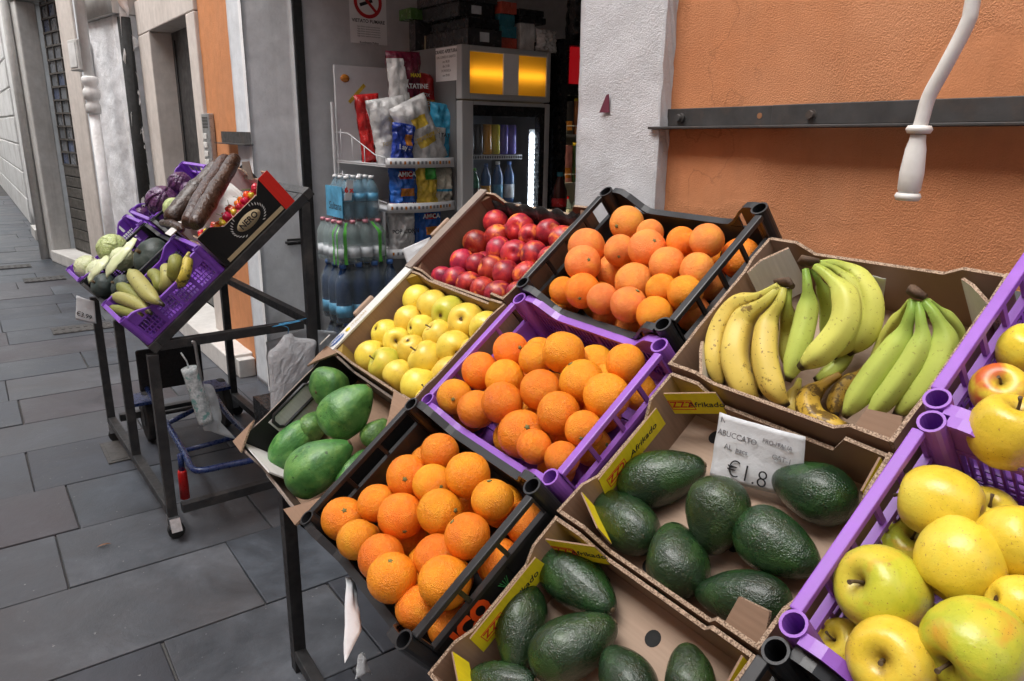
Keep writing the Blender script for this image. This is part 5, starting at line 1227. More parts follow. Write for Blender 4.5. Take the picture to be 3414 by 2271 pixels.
def place2(u, v, n=0.0): return M2 @ T(u, v, n)
RZ = Matrix.Rotation(R_(90), 4, 'Z')
def crate2(u0, u1, v0, v1, H, mat, label, **k):
    return plastic_crate(place2(u1, v0) @ RZ, v1-v0, u1-u0, H, mat, label=label, **k)
crate2(-0.365, -0.008, 0.004, 0.395, 0.125, 'deep_purple_plastic', 'purple plastic crate of plantains at the near end of the far stand', meshy=True, slots=4, dip=0.03)
plastic_crate(place2(-0.92, 0.004), 0.545, 0.39, 0.115, 'black_plastic', grid_side=True, slots=4, label='black plastic crate of dark green pumpkins on the far stand')
crate2(-1.29, -0.93, 0.004, 0.395, 0.12, 'deep_purple_plastic', 'purple plastic crate of pale green cabbages on the far stand', meshy=True, dip=0.045)
plastic_crate(place2(-0.80, 0.405), 0.43, 0.40, 0.13, 'black_plastic', grid_side=True, slots=4, label='black plastic crate under the brown cassava roots')
crate2(-1.25, -0.815, 0.405, 0.775, 0.13, 'deep_purple_plastic', 'purple plastic crate of red cabbages on the far stand', meshy=True, dip=0.045)
# printed pepper box
u0, u1, v0, v1, H = -0.355, -0.010, 0.405, 0.765, 0.15
NB = card_box(place2(u0, v0), u1-u0, v1-v0, H, 'black printed pepper box with gold oval and a red corner', inner='white_card', edge='flute_edge', end_low=0.10, side_low=0.115, corner=0.05)
LX, LY = u1-u0, v1-v0
m = MB(); m.prism([(0, 0), (LY+0.004, 0), (LY+0.004, H), (LY-0.05, H), (LY-0.09, H-0.035), (0.10, H-0.035), (0.06, H), (0, H)], 0.004, frame((LX+0.0005, -0.002, 0), (0, 1, 0), (0, 0, 1), (1, 0, 0)), 0, 1); fp_ = m.build('printed_side', ['black_card', 'flute_edge'], NB)
Mp = frame((LX+0.0048, LY*0.50, 0.068), (0, 1, 0), (0, 0, 1), (1, 0, 0))
m = MB(); m.lathe([(0, 0), (1, 0), (1, 0.001), (0, 0.001)], 32, M=Mp @ Matrix.Diagonal((0.056, 0.025, 0.6, 1))); ov = m.build('print_oval', 'gold_print', fp_)
lettering('NERO', 0.033, 'ink', fp_, Mp @ T(0, 0, 0.001), bold=0.0008, sx=0.95)
for sg in (-1, 1):
    for k in range(11):
        a = R_(35+k*11)*(1 if sg > 0 else 1); ang = sg*(math.pi/2)+(-1 if sg > 0 else 1)*R_(-48+k*10)*1.0
        cx_, cy_ = 0.088*math.cos(ang+math.pi/2*0)*1.0, 0.044*math.sin(ang)
        cx_, cy_ = (0.072*math.cos(R_(180 if sg < 0 else 0)+sg*R_(-55+k*11)), 0.042*math.sin(R_(180 if sg < 0 else 0)+sg*R_(-55+k*11)))
        d = Vector((cx_*0.5+sg*0.0, cy_+0.02, 0)).normalized(); m = MB()
        m.prism([(-0.0012, 0), (0, -0.001), (0.0022, 0.006), (0, 0.013), (-0.0022, 0.006)], 0.0005, Mp @ T(cx_, cy_, 0.0002) @ Matrix.Rotation(math.atan2(d.y, d.x)-math.pi/2+sg*0.35, 4, 'Z')); m.build('laurel_leaf', 'white_card', fp_)
m = MB(); m.box((LX+0.0046, 0.02, 0.006), (LX+0.0056, LY-0.05, 0.022)); m.build('gold_band', 'gold_print', fp_)
m = MB(); m.prism([(LY-0.045, -0.003), (LY+0.004, -0.003), (LY+0.004, H+0.004), (LY-0.045, H+0.004)], 0.0025, frame((LX+0.0047, -0.002, 0.0), (0, 1, 0), (0, 0, 1), (1, 0, 0))); m.build('red_corner', 'red_print', fp_)
m = MB(); m.prism([(0, 0), (0.11, 0), (0.10, 0.075), (0.015, 0.07)], 0.004, frame((0.02, LY-0.012, H-0.05), (1, 0, 0), (0, 0.55, 0.83), (0, -0.83, 0.55)), 0, 1); m.build('back_flap', ['cardboard_grey', 'flute_edge'], NB)
m = MB(); m.prism([(0, 0), (0.09, 0), (0.085, 0.075), (0.01, 0.07)], 0.004, T(0.0, -0.035, H+0.002), 0, 1); m.build('front_flap', ['white_card', 'flute_edge'], NB)
m = MB(); m.grid(lambda a, b: Vector((0.012+0.10*a, 0.05+(LY-0.12)*b, 0.155-0.12*a+0.012*noise.noise(Vector((a*4, b*9, 2))))), 10, 24); m.build('paper_liner', 'white_card', NB, solid=0.0008)
lp = MB(); zq = 0.10
lp.tube([Vector((-0.002, y, z)) for y, z in ((0.09, zq), (LY-0.09, zq), (LY-0.075, zq+0.012), (LY-0.075, zq+0.028), (LY-0.09, zq+0.04), (0.09, zq+0.04), (0.075, zq+0.028), (0.075, zq+0.012))], 0.005, 8, closed=True); lp.build('hand_hole_trim', 'black_plastic', NB)

# ---- produce materials of the far stand
def leaf_mat(name, c1, c2, vein, rough=0.4, coat=0.0):
    m, nt, bs = newmat(name); v = coords(nt, 1, True)
    n1 = noise_node(nt, v, 3.0, 5, 0.6, 0.6); c = ramp(nt, n1, [(0.3, c1), (0.7, c2)])
    vo = nt.nodes.new('ShaderNodeTexVoronoi'); vo.feature = 'DISTANCE_TO_EDGE'; vo.inputs['Scale'].default_value = 3.2
    nd = nt.nodes.new('ShaderNodeTexNoise'); nd.inputs['Scale'].default_value = 2.5; nt.links.new(v, nd.inputs['Vector'])
    mx = nt.nodes.new('ShaderNodeVectorMath'); mx.operation = 'ADD'; nt.links.new(v, mx.inputs[0]); nt.links.new(nd.outputs['Color'], mx.inputs[1]); nt.links.new(mx.outputs[0], vo.inputs['Vector'])
    c = mix(nt, ramp(nt, vo.outputs['Distance'], [(0.0, (0.8,)*3), (0.05, (0, 0, 0))]), c, vein)
    setp(bs, Base_Color=c, Roughness=rough); bump(nt, bs, vo.outputs['Distance'], 0.25, 0.05)
    if coat: bs.inputs['Coat Weight'].default_value = coat
leaf_mat('cabbage_leaf', (0.40, 0.52, 0.17), (0.60, 0.68, 0.32), (0.66, 0.72, 0.45)); leaf_mat('cabbage_pale', (0.58, 0.66, 0.34), (0.70, 0.74, 0.48), (0.78, 0.80, 0.6))
leaf_mat('red_cabbage_leaf', (0.045, 0.012, 0.05), (0.105, 0.028, 0.115), (0.22, 0.10, 0.24), 0.28, 0.3)
fruit_mat('pumpkin_skin', [(0.022, 0.034, 0.030), (0.035, 0.052, 0.046), (0.07, 0.09, 0.08)], 0.5, 0.15, 14, speck=(0.12, 0.13, 0.11), speck_amt=0.5, sp_scale=7, bscale=1.2, dents=0.3)
fruit_mat('cassava_bark', [(0.026, 0.011, 0.007), (0.046, 0.020, 0.011), (0.075, 0.036, 0.020)], 0.30, 0.6, 95, bscale=30, coat=0.2, spec=0.45, dents=1.0, speck=(0.15, 0.09, 0.06), speck_amt=0.5, sp_scale=55)
for nm, cs in (('pepper_red', [(0.45, 0.012, 0.01), (0.62, 0.022, 0.012)]), ('pepper_orange', [(0.70, 0.09, 0.01), (0.75, 0.14, 0.012)]), ('pepper_yellow', [(0.72, 0.42, 0.02), (0.55, 0.50, 0.05)])):
    fruit_mat(nm, cs, 0.22, 0, coat=0.3, bscale=1.2)
simple('pepper_stalk', (0.12, 0.20, 0.04), 0.5, 0.2, 80)

def cabbage(tf, x, y, r, n, mat, label, squash=1.0, seed=0, cat='cabbage', core=None):
    X, Y, Rp = tf(x, y, r); p, P = loc2(X, Y, n); rad = Rp/px_per_m(P); rr = random.Random(seed)
    t = thing('cabbage', label, cat, M2 @ T(*p) @ Matrix.Rotation(seed*1.3, 4, 'Z') @ Matrix.Diagonal((rad, rad, rad, 1)), 'cabbages on the far stand')
    K = 14; off = Vector((seed*3.1, 0, 0)); m = MB()
    m.lathe([(math.sin(math.pi*i/K)*0.95, math.cos(math.pi*i/K)*0.92*squash) for i in range(K+1)], 20, fn=lambda p_, a, i: p_*(1+0.04*noise.noise(p_*1.5+off))); m.build('heart', core or mat, t)
    for k in range(6):
        az = k*2.4+rr.uniform(-0.3, 0.3); tilt = rr.uniform(0.3, 1.4); curl = rr.uniform(0.02, 0.10)
        Mx = Matrix.Rotation(az, 4, 'Z') @ Matrix.Rotation(tilt, 4, 'Y')
        def fn(u, v, Mx=Mx, curl=curl, k=k):
            a = (u-0.5)*2.5; b_ = (v-0.35)*1.9; e_ = max(abs(u-0.5)*2, abs(v-0.4)*1.6)
            rr_ = 0.975+0.012*k*0.3+0.02*noise.noise(Vector((u*5+k, v*5, seed)))+curl*max(0, e_-0.55)**2*1.6+0.012*math.cos(a*9)*max(0, v-0.2)
            q = Vector((math.sin(a)*math.cos(b_), math.sin(b_), math.cos(a)*math.cos(b_)))*rr_; q.z *= squash; return Mx @ q
        m = MB(); m.grid(fn, 14, 14); m.build('leaf', mat, t, solid=0.012)
    return t
GA, PA_, RC_ = 'cabbage_leaf', 'cabbage_pale', 'red_cabbage_leaf'
cabbage(RJ, 395, 785, 112, 0.12, GA, 'round green cabbage at the back of the pale cabbages', 1.0, 1)
cabbage(RJ, 205, 925, 92, 0.09, PA_, 'pale green cabbage at the far left front corner', 1.0, 2)
cabbage(RJ, 300, 960, 90, 0.06, PA_, 'pale ribbed cabbage in the front of the far purple crate', 1.1, 3)
cabbage(RJ, 470, 860, 90, 0.10, PA_, 'pale cabbage with a long white stalk leaf beside the pumpkins', 1.0, 4)
cabbage(RJ, 850, 480, 78, 0.12, GA, 'green cabbage half hidden behind the cassava roots', 1.0, 5)
cabbage(RJ, 765, 435, 122, 0.13, RC_, 'largest red cabbage at the front of the upper purple crate', 0.85, 6)
cabbage(RJ, 900, 300, 92, 0.12, RC_, 'red cabbage at the back of the upper purple crate', 0.95, 7)
cabbage(RJ, 965, 350, 66, 0.10, RC_, 'small red cabbage against the cassava roots', 1.0, 8)
cabbage(RJ, 610, 525, 55, 0.08, RC_, 'small red cabbage low at the left of the largest one', 1.0, 9)
# long white leaf of the ribbed cabbage
def leafstrip(pts, w0, label, seed):
    P = spline([loc2(*RJ(x, y)[:2], n)[0] for x, y, n in pts], 6); k = len(P); m = MB()
    def fn(u, v):
        i = min(k-1, int(u*(k-1))); p = P[i]; d = (P[min(i+1, k-1)]-P[max(0, i-1)]).normalized(); s_ = d.cross(Vector((0, 0, 1))).normalized(); w_ = w0*(0.35+0.65*math.sin(min(1, u*1.15)*math.pi*0.62))
        return p+s_*(v-0.5)*w_+Vector((0, 0, 0.25*w_*(1-(2*v-1)**2)+0.006*noise.noise(Vector((u*9, v*6, seed)))))
    m.grid(fn, k-1, 10); tag(m.build('cabbage_leaf', 'cabbage_pale', None, M2, solid=0.003), label, 'cabbage leaf')
leafstrip([(560, 715, 0.14), (500, 800, 0.135), (420, 900, 0.125), (380, 960, 0.11)], 0.10, 'long white cabbage leaf stalk lying over the pumpkin crate rim', 1)
leafstrip([(345, 850, 0.125), (310, 920, 0.12), (250, 1000, 0.10)], 0.10, 'pale cabbage leaf hanging over the front of the far purple crate', 2)
def pumpkin(x, y, r, n, label, sq, seed):
    X, Y, Rp = RJ(x, y, r); p, P = loc2(X, Y, n); rad = Rp/px_per_m(P); K = 16; m = MB()
    m.lathe([(math.sin(math.pi*i/K), math.cos(math.pi*i/K)*sq-0.18*sq*math.exp(-(math.sin(math.pi*i/K)/0.3)**2)*(1 if i < K/2 else -1)) for i in range(K+1)], 40,
            fn=lambda q, a, i: Vector((q.x*(1-0.05*abs(math.sin(5*a))**0.6+0.03), q.y*(1-0.05*abs(math.sin(5*a))**0.6+0.03), q.z)))
    o = m.build('pumpkin', 'pumpkin_skin', None, M2 @ axis_frame(p, (0.25*math.sin(seed), -0.35, 1)) @ Matrix.Diagonal((rad, rad, rad, 1))); tag(o, label, 'pumpkin', 'pumpkins in the black crate')
    m = MB(); m.tube([(0, 0, 0.50*sq), (0.02, 0, 0.85*sq), (0.06, 0.02, 1.1*sq)], [0.13, 0.09, 0.11], 8); m.build('stalk', 'fruit_stem', o)
pumpkin(690, 850, 150, 0.085, 'large dark pumpkin at the back of the black crate', 0.80, 1)
pumpkin(325, 1060, 95, 0.075, 'dark pumpkin at the front left of the black crate', 0.85, 2)
pumpkin(470, 1065, 92, 0.08, 'grey-green pumpkin beside the plantains', 0.85, 3)
def root(pts, wid, label, seed):
    P = spline([loc2(*RK(x, y)[:2], n)[0] for x, y, n in pts], 7); P = [p+Vector((0.006*noise.noise(p*9), 0.006*noise.noise(p*9+Vector((5, 5, 5))), 0)) for p in P]; k = len(P)
    mid = pts[len(pts)//2]; R0 = wid/3.0154/2/px_per_m(loc2(*RK(mid[0], mid[1])[:2], mid[2])[1]); m = MB()
    rad = []
    for i in range(k):
        t = i/(k-1); r = R0*(0.60+0.40*math.sin(min(1, t*1.25+0.15)*math.pi*0.75))*(1+0.17*noise.noise(Vector((t*8, seed*5, 0)))+0.05*noise.noise(Vector((t*31, seed*3, 0))))
        if t > 0.90: r *= math.sqrt(max(0.02, 1-((t-0.90)/0.10)**2))
        if t < 0.05: r *= 0.75+5*t
        rad.append(r)
    m.tube(P, rad, 16); o = m.build('cassava_root', 'cassava_bark', None, M2); tag(o, label, 'cassava', 'cassava roots on the far stand')
root([(345, 790, 0.150), (523, 590, 0.152), (702, 390, 0.154), (880, 190, 0.156)], 225, 'leftmost long waxed cassava root', 1)
root([(530, 810, 0.165), (665, 583, 0.168), (800, 357, 0.171), (940, 130, 0.174)], 195, 'middle long waxed cassava root', 2)
root([(590, 835, 0.20), (735, 595, 0.203), (880, 352, 0.206), (1025, 110, 0.209)], 170, 'rightmost cassava root with a thick rounded upper end', 3)
root([(270, 790, 0.145), (380, 810, 0.15), (480, 860, 0.15)], 95, 'short cassava root lying crosswise at the lower end', 4)
# plantains
def plantain(pts, wid, mat, label):
    path = [loc2(*RL(x, y)[:2], n)[0] for x, y, n in pts]; mid = pts[len(pts)//2]
    R0 = 1.12*wid/2.852/2/px_per_m(loc2(*RL(mid[0], mid[1])[:2], mid[2])[1])
    o = link('plantain', banana_mesh(path, R0, mat, 'plantain', 0.05, 15, 0.35, 0.09), None, M2); tag(o, label, 'plantain', 'plantains in the purple crate')
pg, pp_, pr_ = 'plantain_green', 'plantain_pale', 'plantain_ripe'
plantain([(665, 150, 0.13), (760, 270, 0.135), (870, 400, 0.12), (985, 480, 0.09)], 140, pp_, 'thickest plantain pointing at the lattice side of the crate')
plantain([(545, 280, 0.10), (650, 350, 0.10), (760, 430, 0.09), (865, 515, 0.07)], 120, pg, 'plantain just below the thickest one')
plantain([(500, 390, 0.10), (620, 420, 0.11), (760, 480, 0.10), (870, 560, 0.08)], 115, pp_, 'third plantain from the front corner of the crate')
plantain([(430, 515, 0.085), (560, 525, 0.09), (700, 560, 0.085), (835, 582, 0.07)], 95, pg, 'flattest plantain at the front corner of the crate')
plantain([(1100, 5, 0.13), (1098, 100, 0.12), (1085, 180, 0.10), (1075, 260, 0.08)], 125, pg, 'upright green plantain at the back of the crate')
plantain([(1225, -20, 0.12), (1210, 90, 0.11), (1180, 210, 0.09), (1110, 320, 0.06)], 92, pr_, 'ripe yellow plantain with black spots at the back corner')
plantain([(1000, 100, 0.10), (1020, 180, 0.105), (1010, 270, 0.09), (975, 370, 0.06)], 110, pp_, 'mottled plantain left of the upright green one')
plantain([(860, 165, 0.10), (920, 210, 0.105), (945, 290, 0.09), (945, 380, 0.06)], 110, pg, 'green plantain between the thickest and the mottled one')
# hot peppers
def pepper_mesh(seed, mat):
    rr = random.Random(seed); m = MB(); k = rr.choice([3, 4]); ph = rr.uniform(0, 6)
    m.lathe([(0, 0.85), (0.25, 0.92), (0.62, 0.85), (0.92, 0.45), (1.0, 0.05), (0.85, -0.45), (0.55, -0.85), (0.25, -1.1), (0, -1.2)], 20,
            fn=lambda p, a, i: Vector((p.x*(1+0.14*math.cos(k*a+ph)+0.05*noise.noise(p*2)), p.y*(1+0.14*math.cos(k*a+ph)), p.z*(1+0.1*math.cos(2*a)))))
    return m.mesh('hot_pepper', mat)
PEP = {c: [pepper_mesh(i+j*10, c) for i in range(2)] for j, c in enumerate(('pepper_red', 'pepper_orange', 'pepper_yellow'))}
m = MB(); m.tube([(0, 0, 0.8), (0.05, 0.1, 1.3), (0.25, 0.3, 1.8), (0.6, 0.4, 2.1)], [0.13, 0.07, 0.06, 0.08], 6); PST = m.mesh('stalk', 'pepper_stalk')
rr = random.Random(5); pk = 0
def ribbed_pepper():
    m = MB(); m.lathe([(0, 0.55), (0.2, 0.62), (0.6, 0.6), (0.95, 0.25), (1.0, -0.1), (0.8, -0.5), (0.4, -0.68), (0, -0.6)], 48, fn=lambda p, a, i: Vector((p.x*(1-0.10*abs(math.sin(6*a))), p.y*(1-0.10*abs(math.sin(6*a))), p.z))); return m.mesh('hot_pepper', 'pepper_red')
RIB = ribbed_pepper()
spots = [(1225, 490, 62, 'rib'), (1160, 520, 34, 'pepper_yellow'), (1200, 590, 52, 'pepper_orange'), (1140, 610, 45, 'pepper_red'), (1085, 575, 38, 'pepper_orange'), (1095, 660, 42, 'pepper_red'), (1040, 640, 45, 'pepper_orange'),
         (960, 680, 48, 'pepper_red'), (1010, 700, 45, 'pepper_red'), (980, 755, 55, 'pepper_red'), (1070, 700, 36, 'pepper_yellow'), (920, 720, 40, 'pepper_red'), (900, 770, 28, 'pepper_yellow'), (930, 810, 45, 'pepper_orange'), (850, 810, 42, 'pepper_red'), (880, 850, 42, 'pepper_red'), (960, 840, 38, 'pepper_yellow'),
         (820, 860, 40, 'pepper_red'), (880, 905, 40, 'pepper_red'), (840, 920, 40, 'pepper_orange'), (720, 910, 38, 'pepper_red'), (650, 930, 42, 'pepper_red'), (620, 960, 35, 'pepper_orange'), (700, 890, 30, 'pepper_yellow')]
items = []
for x, y, r, c in spots:
    p, P = loc2(*RK(x, y)[:2], 0.12); items.append([p, r/3.0154/px_per_m(P), False, c])
relax(items, (-0.335, -0.022, 0.42, 0.755, 0.02), 40)
hp = {'rib': 'big red ribbed pepper at the top end of the pepper box'}
cnt = {}
for p, r, _, c in items:
    d = Vector((rr.gauss(0, 0.7), rr.gauss(-0.3, 0.7), rr.gauss(0.3, 0.6))); me = RIB if c == 'rib' else rr.choice(PEP[c]); k_ = 1.0 if c == 'rib' else 0.9
    o = link('hot_pepper', me, None, M2 @ axis_frame(p, d) @ Matrix.Diagonal((r*k_, r*k_, r*k_, 1))); cnt[c] = cnt.get(c, 0)+1
    col_ = c.replace('pepper_', ''); nth = ['topmost', 'second', 'third', 'fourth', 'fifth', 'sixth', 'seventh', 'eighth', 'ninth', 'tenth', 'eleventh', 'twelfth', 'thirteenth', 'fourteenth'][cnt[c]-1]
    tag(o, hp.get(c, '%s %s hot pepper counting down the printed pepper box' % (nth, col_)), 'pepper', 'hot peppers in the printed box'); link('stalk', PST, o)
# hidden bulk under the peppers
m = MB(); m.grid(lambda a, b: Vector((-0.33+0.30*a, 0.425+0.325*b, 0.055+0.03*noise.noise(Vector((a*8, b*8, 1))))), 30, 30); tag(m.build('pepper_layer', 'pepper_red', NB, M2i @ M2 if False else (NB.matrix_basis.inverted() @ M2)), kind='stuff')

# price tag on the front rail
PF = M2 @ Vector((-0.95, -0.02, 0)); nf = Vector((0.72, -0.69, 0))
cs = [on_plane(*RL(x, y)[:2], PF, nf) for x, y in ((160, 385), (325, 440), (345, 655), (150, 612))]
tg, Mt, w_, h_ = sheet('price_tag', cs, 'white price tag reading 3.99 hanging on the front of the far stand', 'price tag', 0.004, seed=8)
lettering('€3.99', w_*0.36, 'ink', tg, Mt @ T(0.0, -h_*0.22, 0.008), bold=0.0, sx=1.05, shear=0.1)

# ---- white carrier bag on the side rail, roll of bags, string
bg0 = wp(-0.05, vb-0.16, 0.76)
Pb = lambda x, y, X=-2.79: on_x(*RQ(x, y)[:2], X)
out = [(1040, 40), (1100, 25), (1135, 55), (1270, 75), (1275, 150), (1250, 320), (1150, 430), (1080, 560), (960, 660), (945, 560), (935, 350), (925, 180), (985, 120)]
A3 = [Pb(x, y) for x, y in out]; cen = sum(A3, Vector())/len(A3); k = len(A3); m = MB()
ring = spline(A3+[A3[0]], 7)[:-1]; K2 = len(ring); NR = 16
for side_ in (1, -1):
    def fn(u, v, s=side_):
        p = ring[int(round(u*K2)) % K2]; q = cen+(p-cen)*(1-v); f = noise.noise(Vector((q.y*26+q.z*9, q.z*5, 3.0*s))); f2 = abs(noise.noise(Vector((q.y*60-q.z*30, q.z*16, 7.0*s))))
        return q-cen+Vector((s*(0.022*math.sqrt(max(0, 1-(1-v)**2))*(1+0.5*f)+0.002-0.016*f2*v), 0.004*f, 0))
    m.grid(fn, K2, NR)
cb = m.build('carrier_bag', 'poly_bag', None, T(*cen)); tag(cb, 'crumpled white carrier bag tied with blue string to the far stand', 'bag')
m = MB(); hk = Pb(1075, 35); 
m.tube(spline([hk+Vector((0, 0, 0.0)), hk+Vector((0.005, 0.0, 0.03)), hk+Vector((-0.01, -0.03, 0.045)), hk+Vector((0.01, 0.05, 0.05)), hk+Vector((0.0, -0.06, 0.04)), hk+Vector((0.0, 0.08, 0.055))], 5), 0.0018, 5); simple('blue_string', (0.06, 0.28, 0.5), 0.6, 0.1); m.build('string', 'blue_string', cb, T(*cen).inverted())
rq0 = on_x(*RQ(335, 285)[:2], -2.785); rq1 = on_x(*RQ(465, 690)[:2], -2.785)
br = thing('bag_roll', 'roll of thin clear plastic bags hanging under the far stand', 'bag roll')
m_, nt, bs = newmat('bag_roll_film'); v = coords(nt, 1, False)
c_ = ramp(nt, noise_node(nt, v, 55, 5, 0.7), [(0.40, (0.38, 0.44, 0.45)), (0.6, (0.72, 0.77, 0.78))])
c_ = mix(nt, ramp(nt, noise_node(nt, v, 34, 4, 0.6), [(0.56, (0, 0, 0)), (0.62, (0.7,)*3)]), c_, (0.10, 0.38, 0.34))
setp(bs, Base_Color=c_, Roughness=0.14); bump(nt, bs, noise_node(nt, v, 60, 4, 0.7), 0.8, 0.01)
ax = rq1-rq0; m = MB(); n_ = 14
m.tube([rq0+ax*(i/n_) for i in range(n_+1)], [0.028*(1+0.06*noise.noise(Vector((i*0.9, 0, 0)))) for i in range(n_+1)], 16); m.build('roll', 'bag_roll_film', br)
hk = [on_x(*RQ(x, y)[:2], -2.785) for x, y in ((355, 95), (378, 100), (400, 220), (430, 390))]
m = MB(); m.tube(spline(hk, 4), 0.006, 6, flat=0.35); m.build('strap', 'zinc', br)
m = MB(); m.tube([rq0+ax*0.02, rq0-ax*0.12, rq0-ax*0.28+Vector((0, -0.01, 0))], 0.003, 5); m.build('string', 'bag_roll_film', br)
f0 = [on_x(*RQ(x, y)[:2], -2.79) for x, y in ((445, 400), (520, 430), (580, 640), (560, 770), (690, 815), (500, 760), (435, 715))]
m = MB(); cf = sum(f0, Vector())/7; o_ = len(m.v)
def ff(u, v):
    P = spline(f0+[f0[0]], 6); p = P[int(round(u*(len(P)-1)))]; q = cf+(p-cf)*(1-v); return q+Vector((0.02*noise.noise(q*16)*(v), 0, 0))
m.grid(ff, 42, 6); m.build('loose_film', 'clear_film', br, solid=0.0006)

# ---- blue folding hand truck standing under the far stand
simple('blue_paint', (0.012, 0.03, 0.12), 0.3, 0.2, 40, spec=0.6); simple('red_grip', (0.55, 0.012, 0.012), 0.35, 0.15, 40); simple('black_fabric', (0.012, 0.012, 0.013), 0.75, 0.2, 60, 0.3, 300, 0.001)
ht = thing('hand_truck', 'blue tubular hand truck with red grips under the far stand', 'hand truck')
g = lambda x, y, z: on_z(*RQ(x, y)[:2], z)
zl = 0.27
A4 = g(165, 690, 0.24); B4 = g(300, 915, zl-0.01); C4 = g(350, 1020, zl); D4 = g(420, 1050, zl); E4 = g(620, 1010, zl); F4 = g(830, 965, zl); G4 = g(900, 900, zl); H4 = g(640, 650, 0.25); I4 = g(535, 500, 0.24)
m = MB(); m.tube(spline([A4, B4, C4, D4, E4, F4, G4, H4, I4], 6), 0.013, 10); m.build('frame_tube', 'blue_paint', ht)
m = MB(); m.tube([B4+(C4-B4)*-0.1, g(680, 800, zl-0.005)], 0.011, 8); m.build('cross_tube', 'blue_paint', ht)
m = MB(); m.tube([A4+Vector((0.02, 0, 0)), I4+Vector((0.02, 0, 0))], 0.012, 8); m.build('cross_tube', 'blue_paint', ht)
gr0 = g(270, 930, zl); gr1 = Vector((gr0.x, gr0.y, 0.20)); gr2 = Vector((gr0.x, gr0.y, 0.075))
for dy in (0.0, 0.42):
    m = MB(); m.cyl(gr0+Vector((0, dy, 0)), gr1+Vector((0, dy, 0)), 0.012, 10); hd = m.build('handle_tube', 'blue_paint', ht)
    m = MB(); m.tube([gr1+Vector((0, dy, 0)), gr1+Vector((0, dy, -0.01)), gr2+Vector((0, dy, 0))], [0.016, 0.0185, 0.0195], 12); m.build('grip', 'red_grip', hd)
for (x, y) in ((30, 640), (590, 540)):
    P = g(x, y, 0.13); P.z = 0.13; m = MB(); m.cyl(P+Vector((0, -0.02, 0)), P+Vector((0, 0.02, 0)), 0.13, 24); wh = m.build('wheel', 'rubber', ht, bevel=0.01)
    m = MB(); m.cyl(P+Vector((0, -0.024, 0)), P+Vector((0, 0.024, 0)), 0.05, 16); m.build('hub', 'grey_steel', wh)
P0_ = g(30, 640, 0.13); P1_ = g(590, 540, 0.13)
m = MB(); m.cyl((P0_.x, P0_.y, 0.13), (P1_.x, P1_.y, 0.13), 0.012, 10); m.build('axle', 'grey_steel', ht)
m = MB(); X = -3.86; a_ = on_x(*RL(715, 915)[:2], X); b_ = on_x(*RL(1300, 870)[:2], X); c_ = on_x(*RL(780, 1310)[:2], X)
m.box((X-0.02, a_.y, c_.z), (X, b_.y+0.02, a_.z)); m.build('back_board', 'black_fabric', ht, bevel=0.012)
for (x, y) in ((690, 1330), (1400, 1200)):
    P = on_x(*RL(x+90, y+40)[:2], X); m = MB(); m.box((X-0.08, P.y-0.06, P.z-0.008), (X+0.08, P.y+0.05, P.z+0.008)); m.build('toe_plate', 'blue_paint', ht)
for yy in (a_.y+0.03, b_.y-0.03):
    m = MB(); m.tube([(X+0.005, yy, c_.z+0.02), (A4.x if yy < 0.75 else I4.x, yy, 0.24)], 0.012, 8); m.build('side_tube', 'blue_paint', ht)
# ------------------------------------------------------------------ inside the shop
def emit(name, col, strength):
    m, nt, bs = newmat(name); setp(bs, Base_Color=(0.02, 0.02, 0.02)); bs.inputs['Emission Color'].default_value = (*col, 1); bs.inputs['Emission Strength'].default_value = strength
emit('led', (0.80, 0.90, 1.0), 30.0); emit('amber_tube', (1.0, 0.66, 0.26), 2.6); emit('warm_tube', (1.0, 0.85, 0.6), 14.0)
simple('fridge_grey', (0.16, 0.16, 0.163), 0.45, 0.04, 4); simple('fridge_silver', (0.42, 0.425, 0.43), 0.42, 0.03, 4); simple('fridge_inner', (0.20, 0.22, 0.26), 0.5, 0.1); simple('fridge_white', (0.55, 0.52, 0.45), 0.5, 0.1)
simple('black_gloss', (0.012, 0.012, 0.013), 0.25, 0.1)
m_, nt, bs = newmat('amber_panel'); tl = nt.nodes.new('ShaderNodeBsdfTranslucent'); tl.inputs['Color'].default_value = (0.95, 0.55, 0.06, 1); df = nt.nodes.new('ShaderNodeBsdfDiffuse'); df.inputs['Color'].default_value = (0.5, 0.27, 0.03, 1)
ms = nt.nodes.new('ShaderNodeMixShader'); ms.inputs[0].default_value = 0.25; nt.links.new(tl.outputs[0], ms.inputs[1]); nt.links.new(df.outputs[0], ms.inputs[2]); nt.links.new(ms.outputs[0], nt.nodes['Material Output'].inputs['Surface'])
m_, nt, bs = newmat('thin_glass'); setp(bs, Base_Color=(0.6, 0.65, 0.7), Roughness=0.06); bs.inputs['Alpha'].default_value = 0.05
def clear(name, col, alpha, rough=0.08):
    m, nt, bs = newmat(name); setp(bs, Base_Color=col, Roughness=rough); bs.inputs['Alpha'].default_value = alpha
    bump(nt, bs, noise_node(nt, coords(nt, 1, True), 45, 4), 0.4, 0.006)
clear('pet_clear', (0.30, 0.38, 0.37), 0.30); clear('pet_blue', (0.008, 0.028, 0.085), 0.85); clear('pet_cyan', (0.10, 0.22, 0.30), 0.55); clear('wrap_film', (0.6, 0.68, 0.68), 0.09, 0.06)
simple('label_blue', (0.07, 0.28, 0.45), 0.4, 0.4, 14); simple('label_green', (0.08, 0.34, 0.05), 0.4, 0.4, 14); simple('label_white', (0.5, 0.52, 0.54), 0.4, 0.2, 20)
simple('sign_white', (0.80, 0.805, 0.81), 0.55, 0.05, 5); simple('sign_red', (0.48, 0.02, 0.025), 0.5, 0.05, 5)
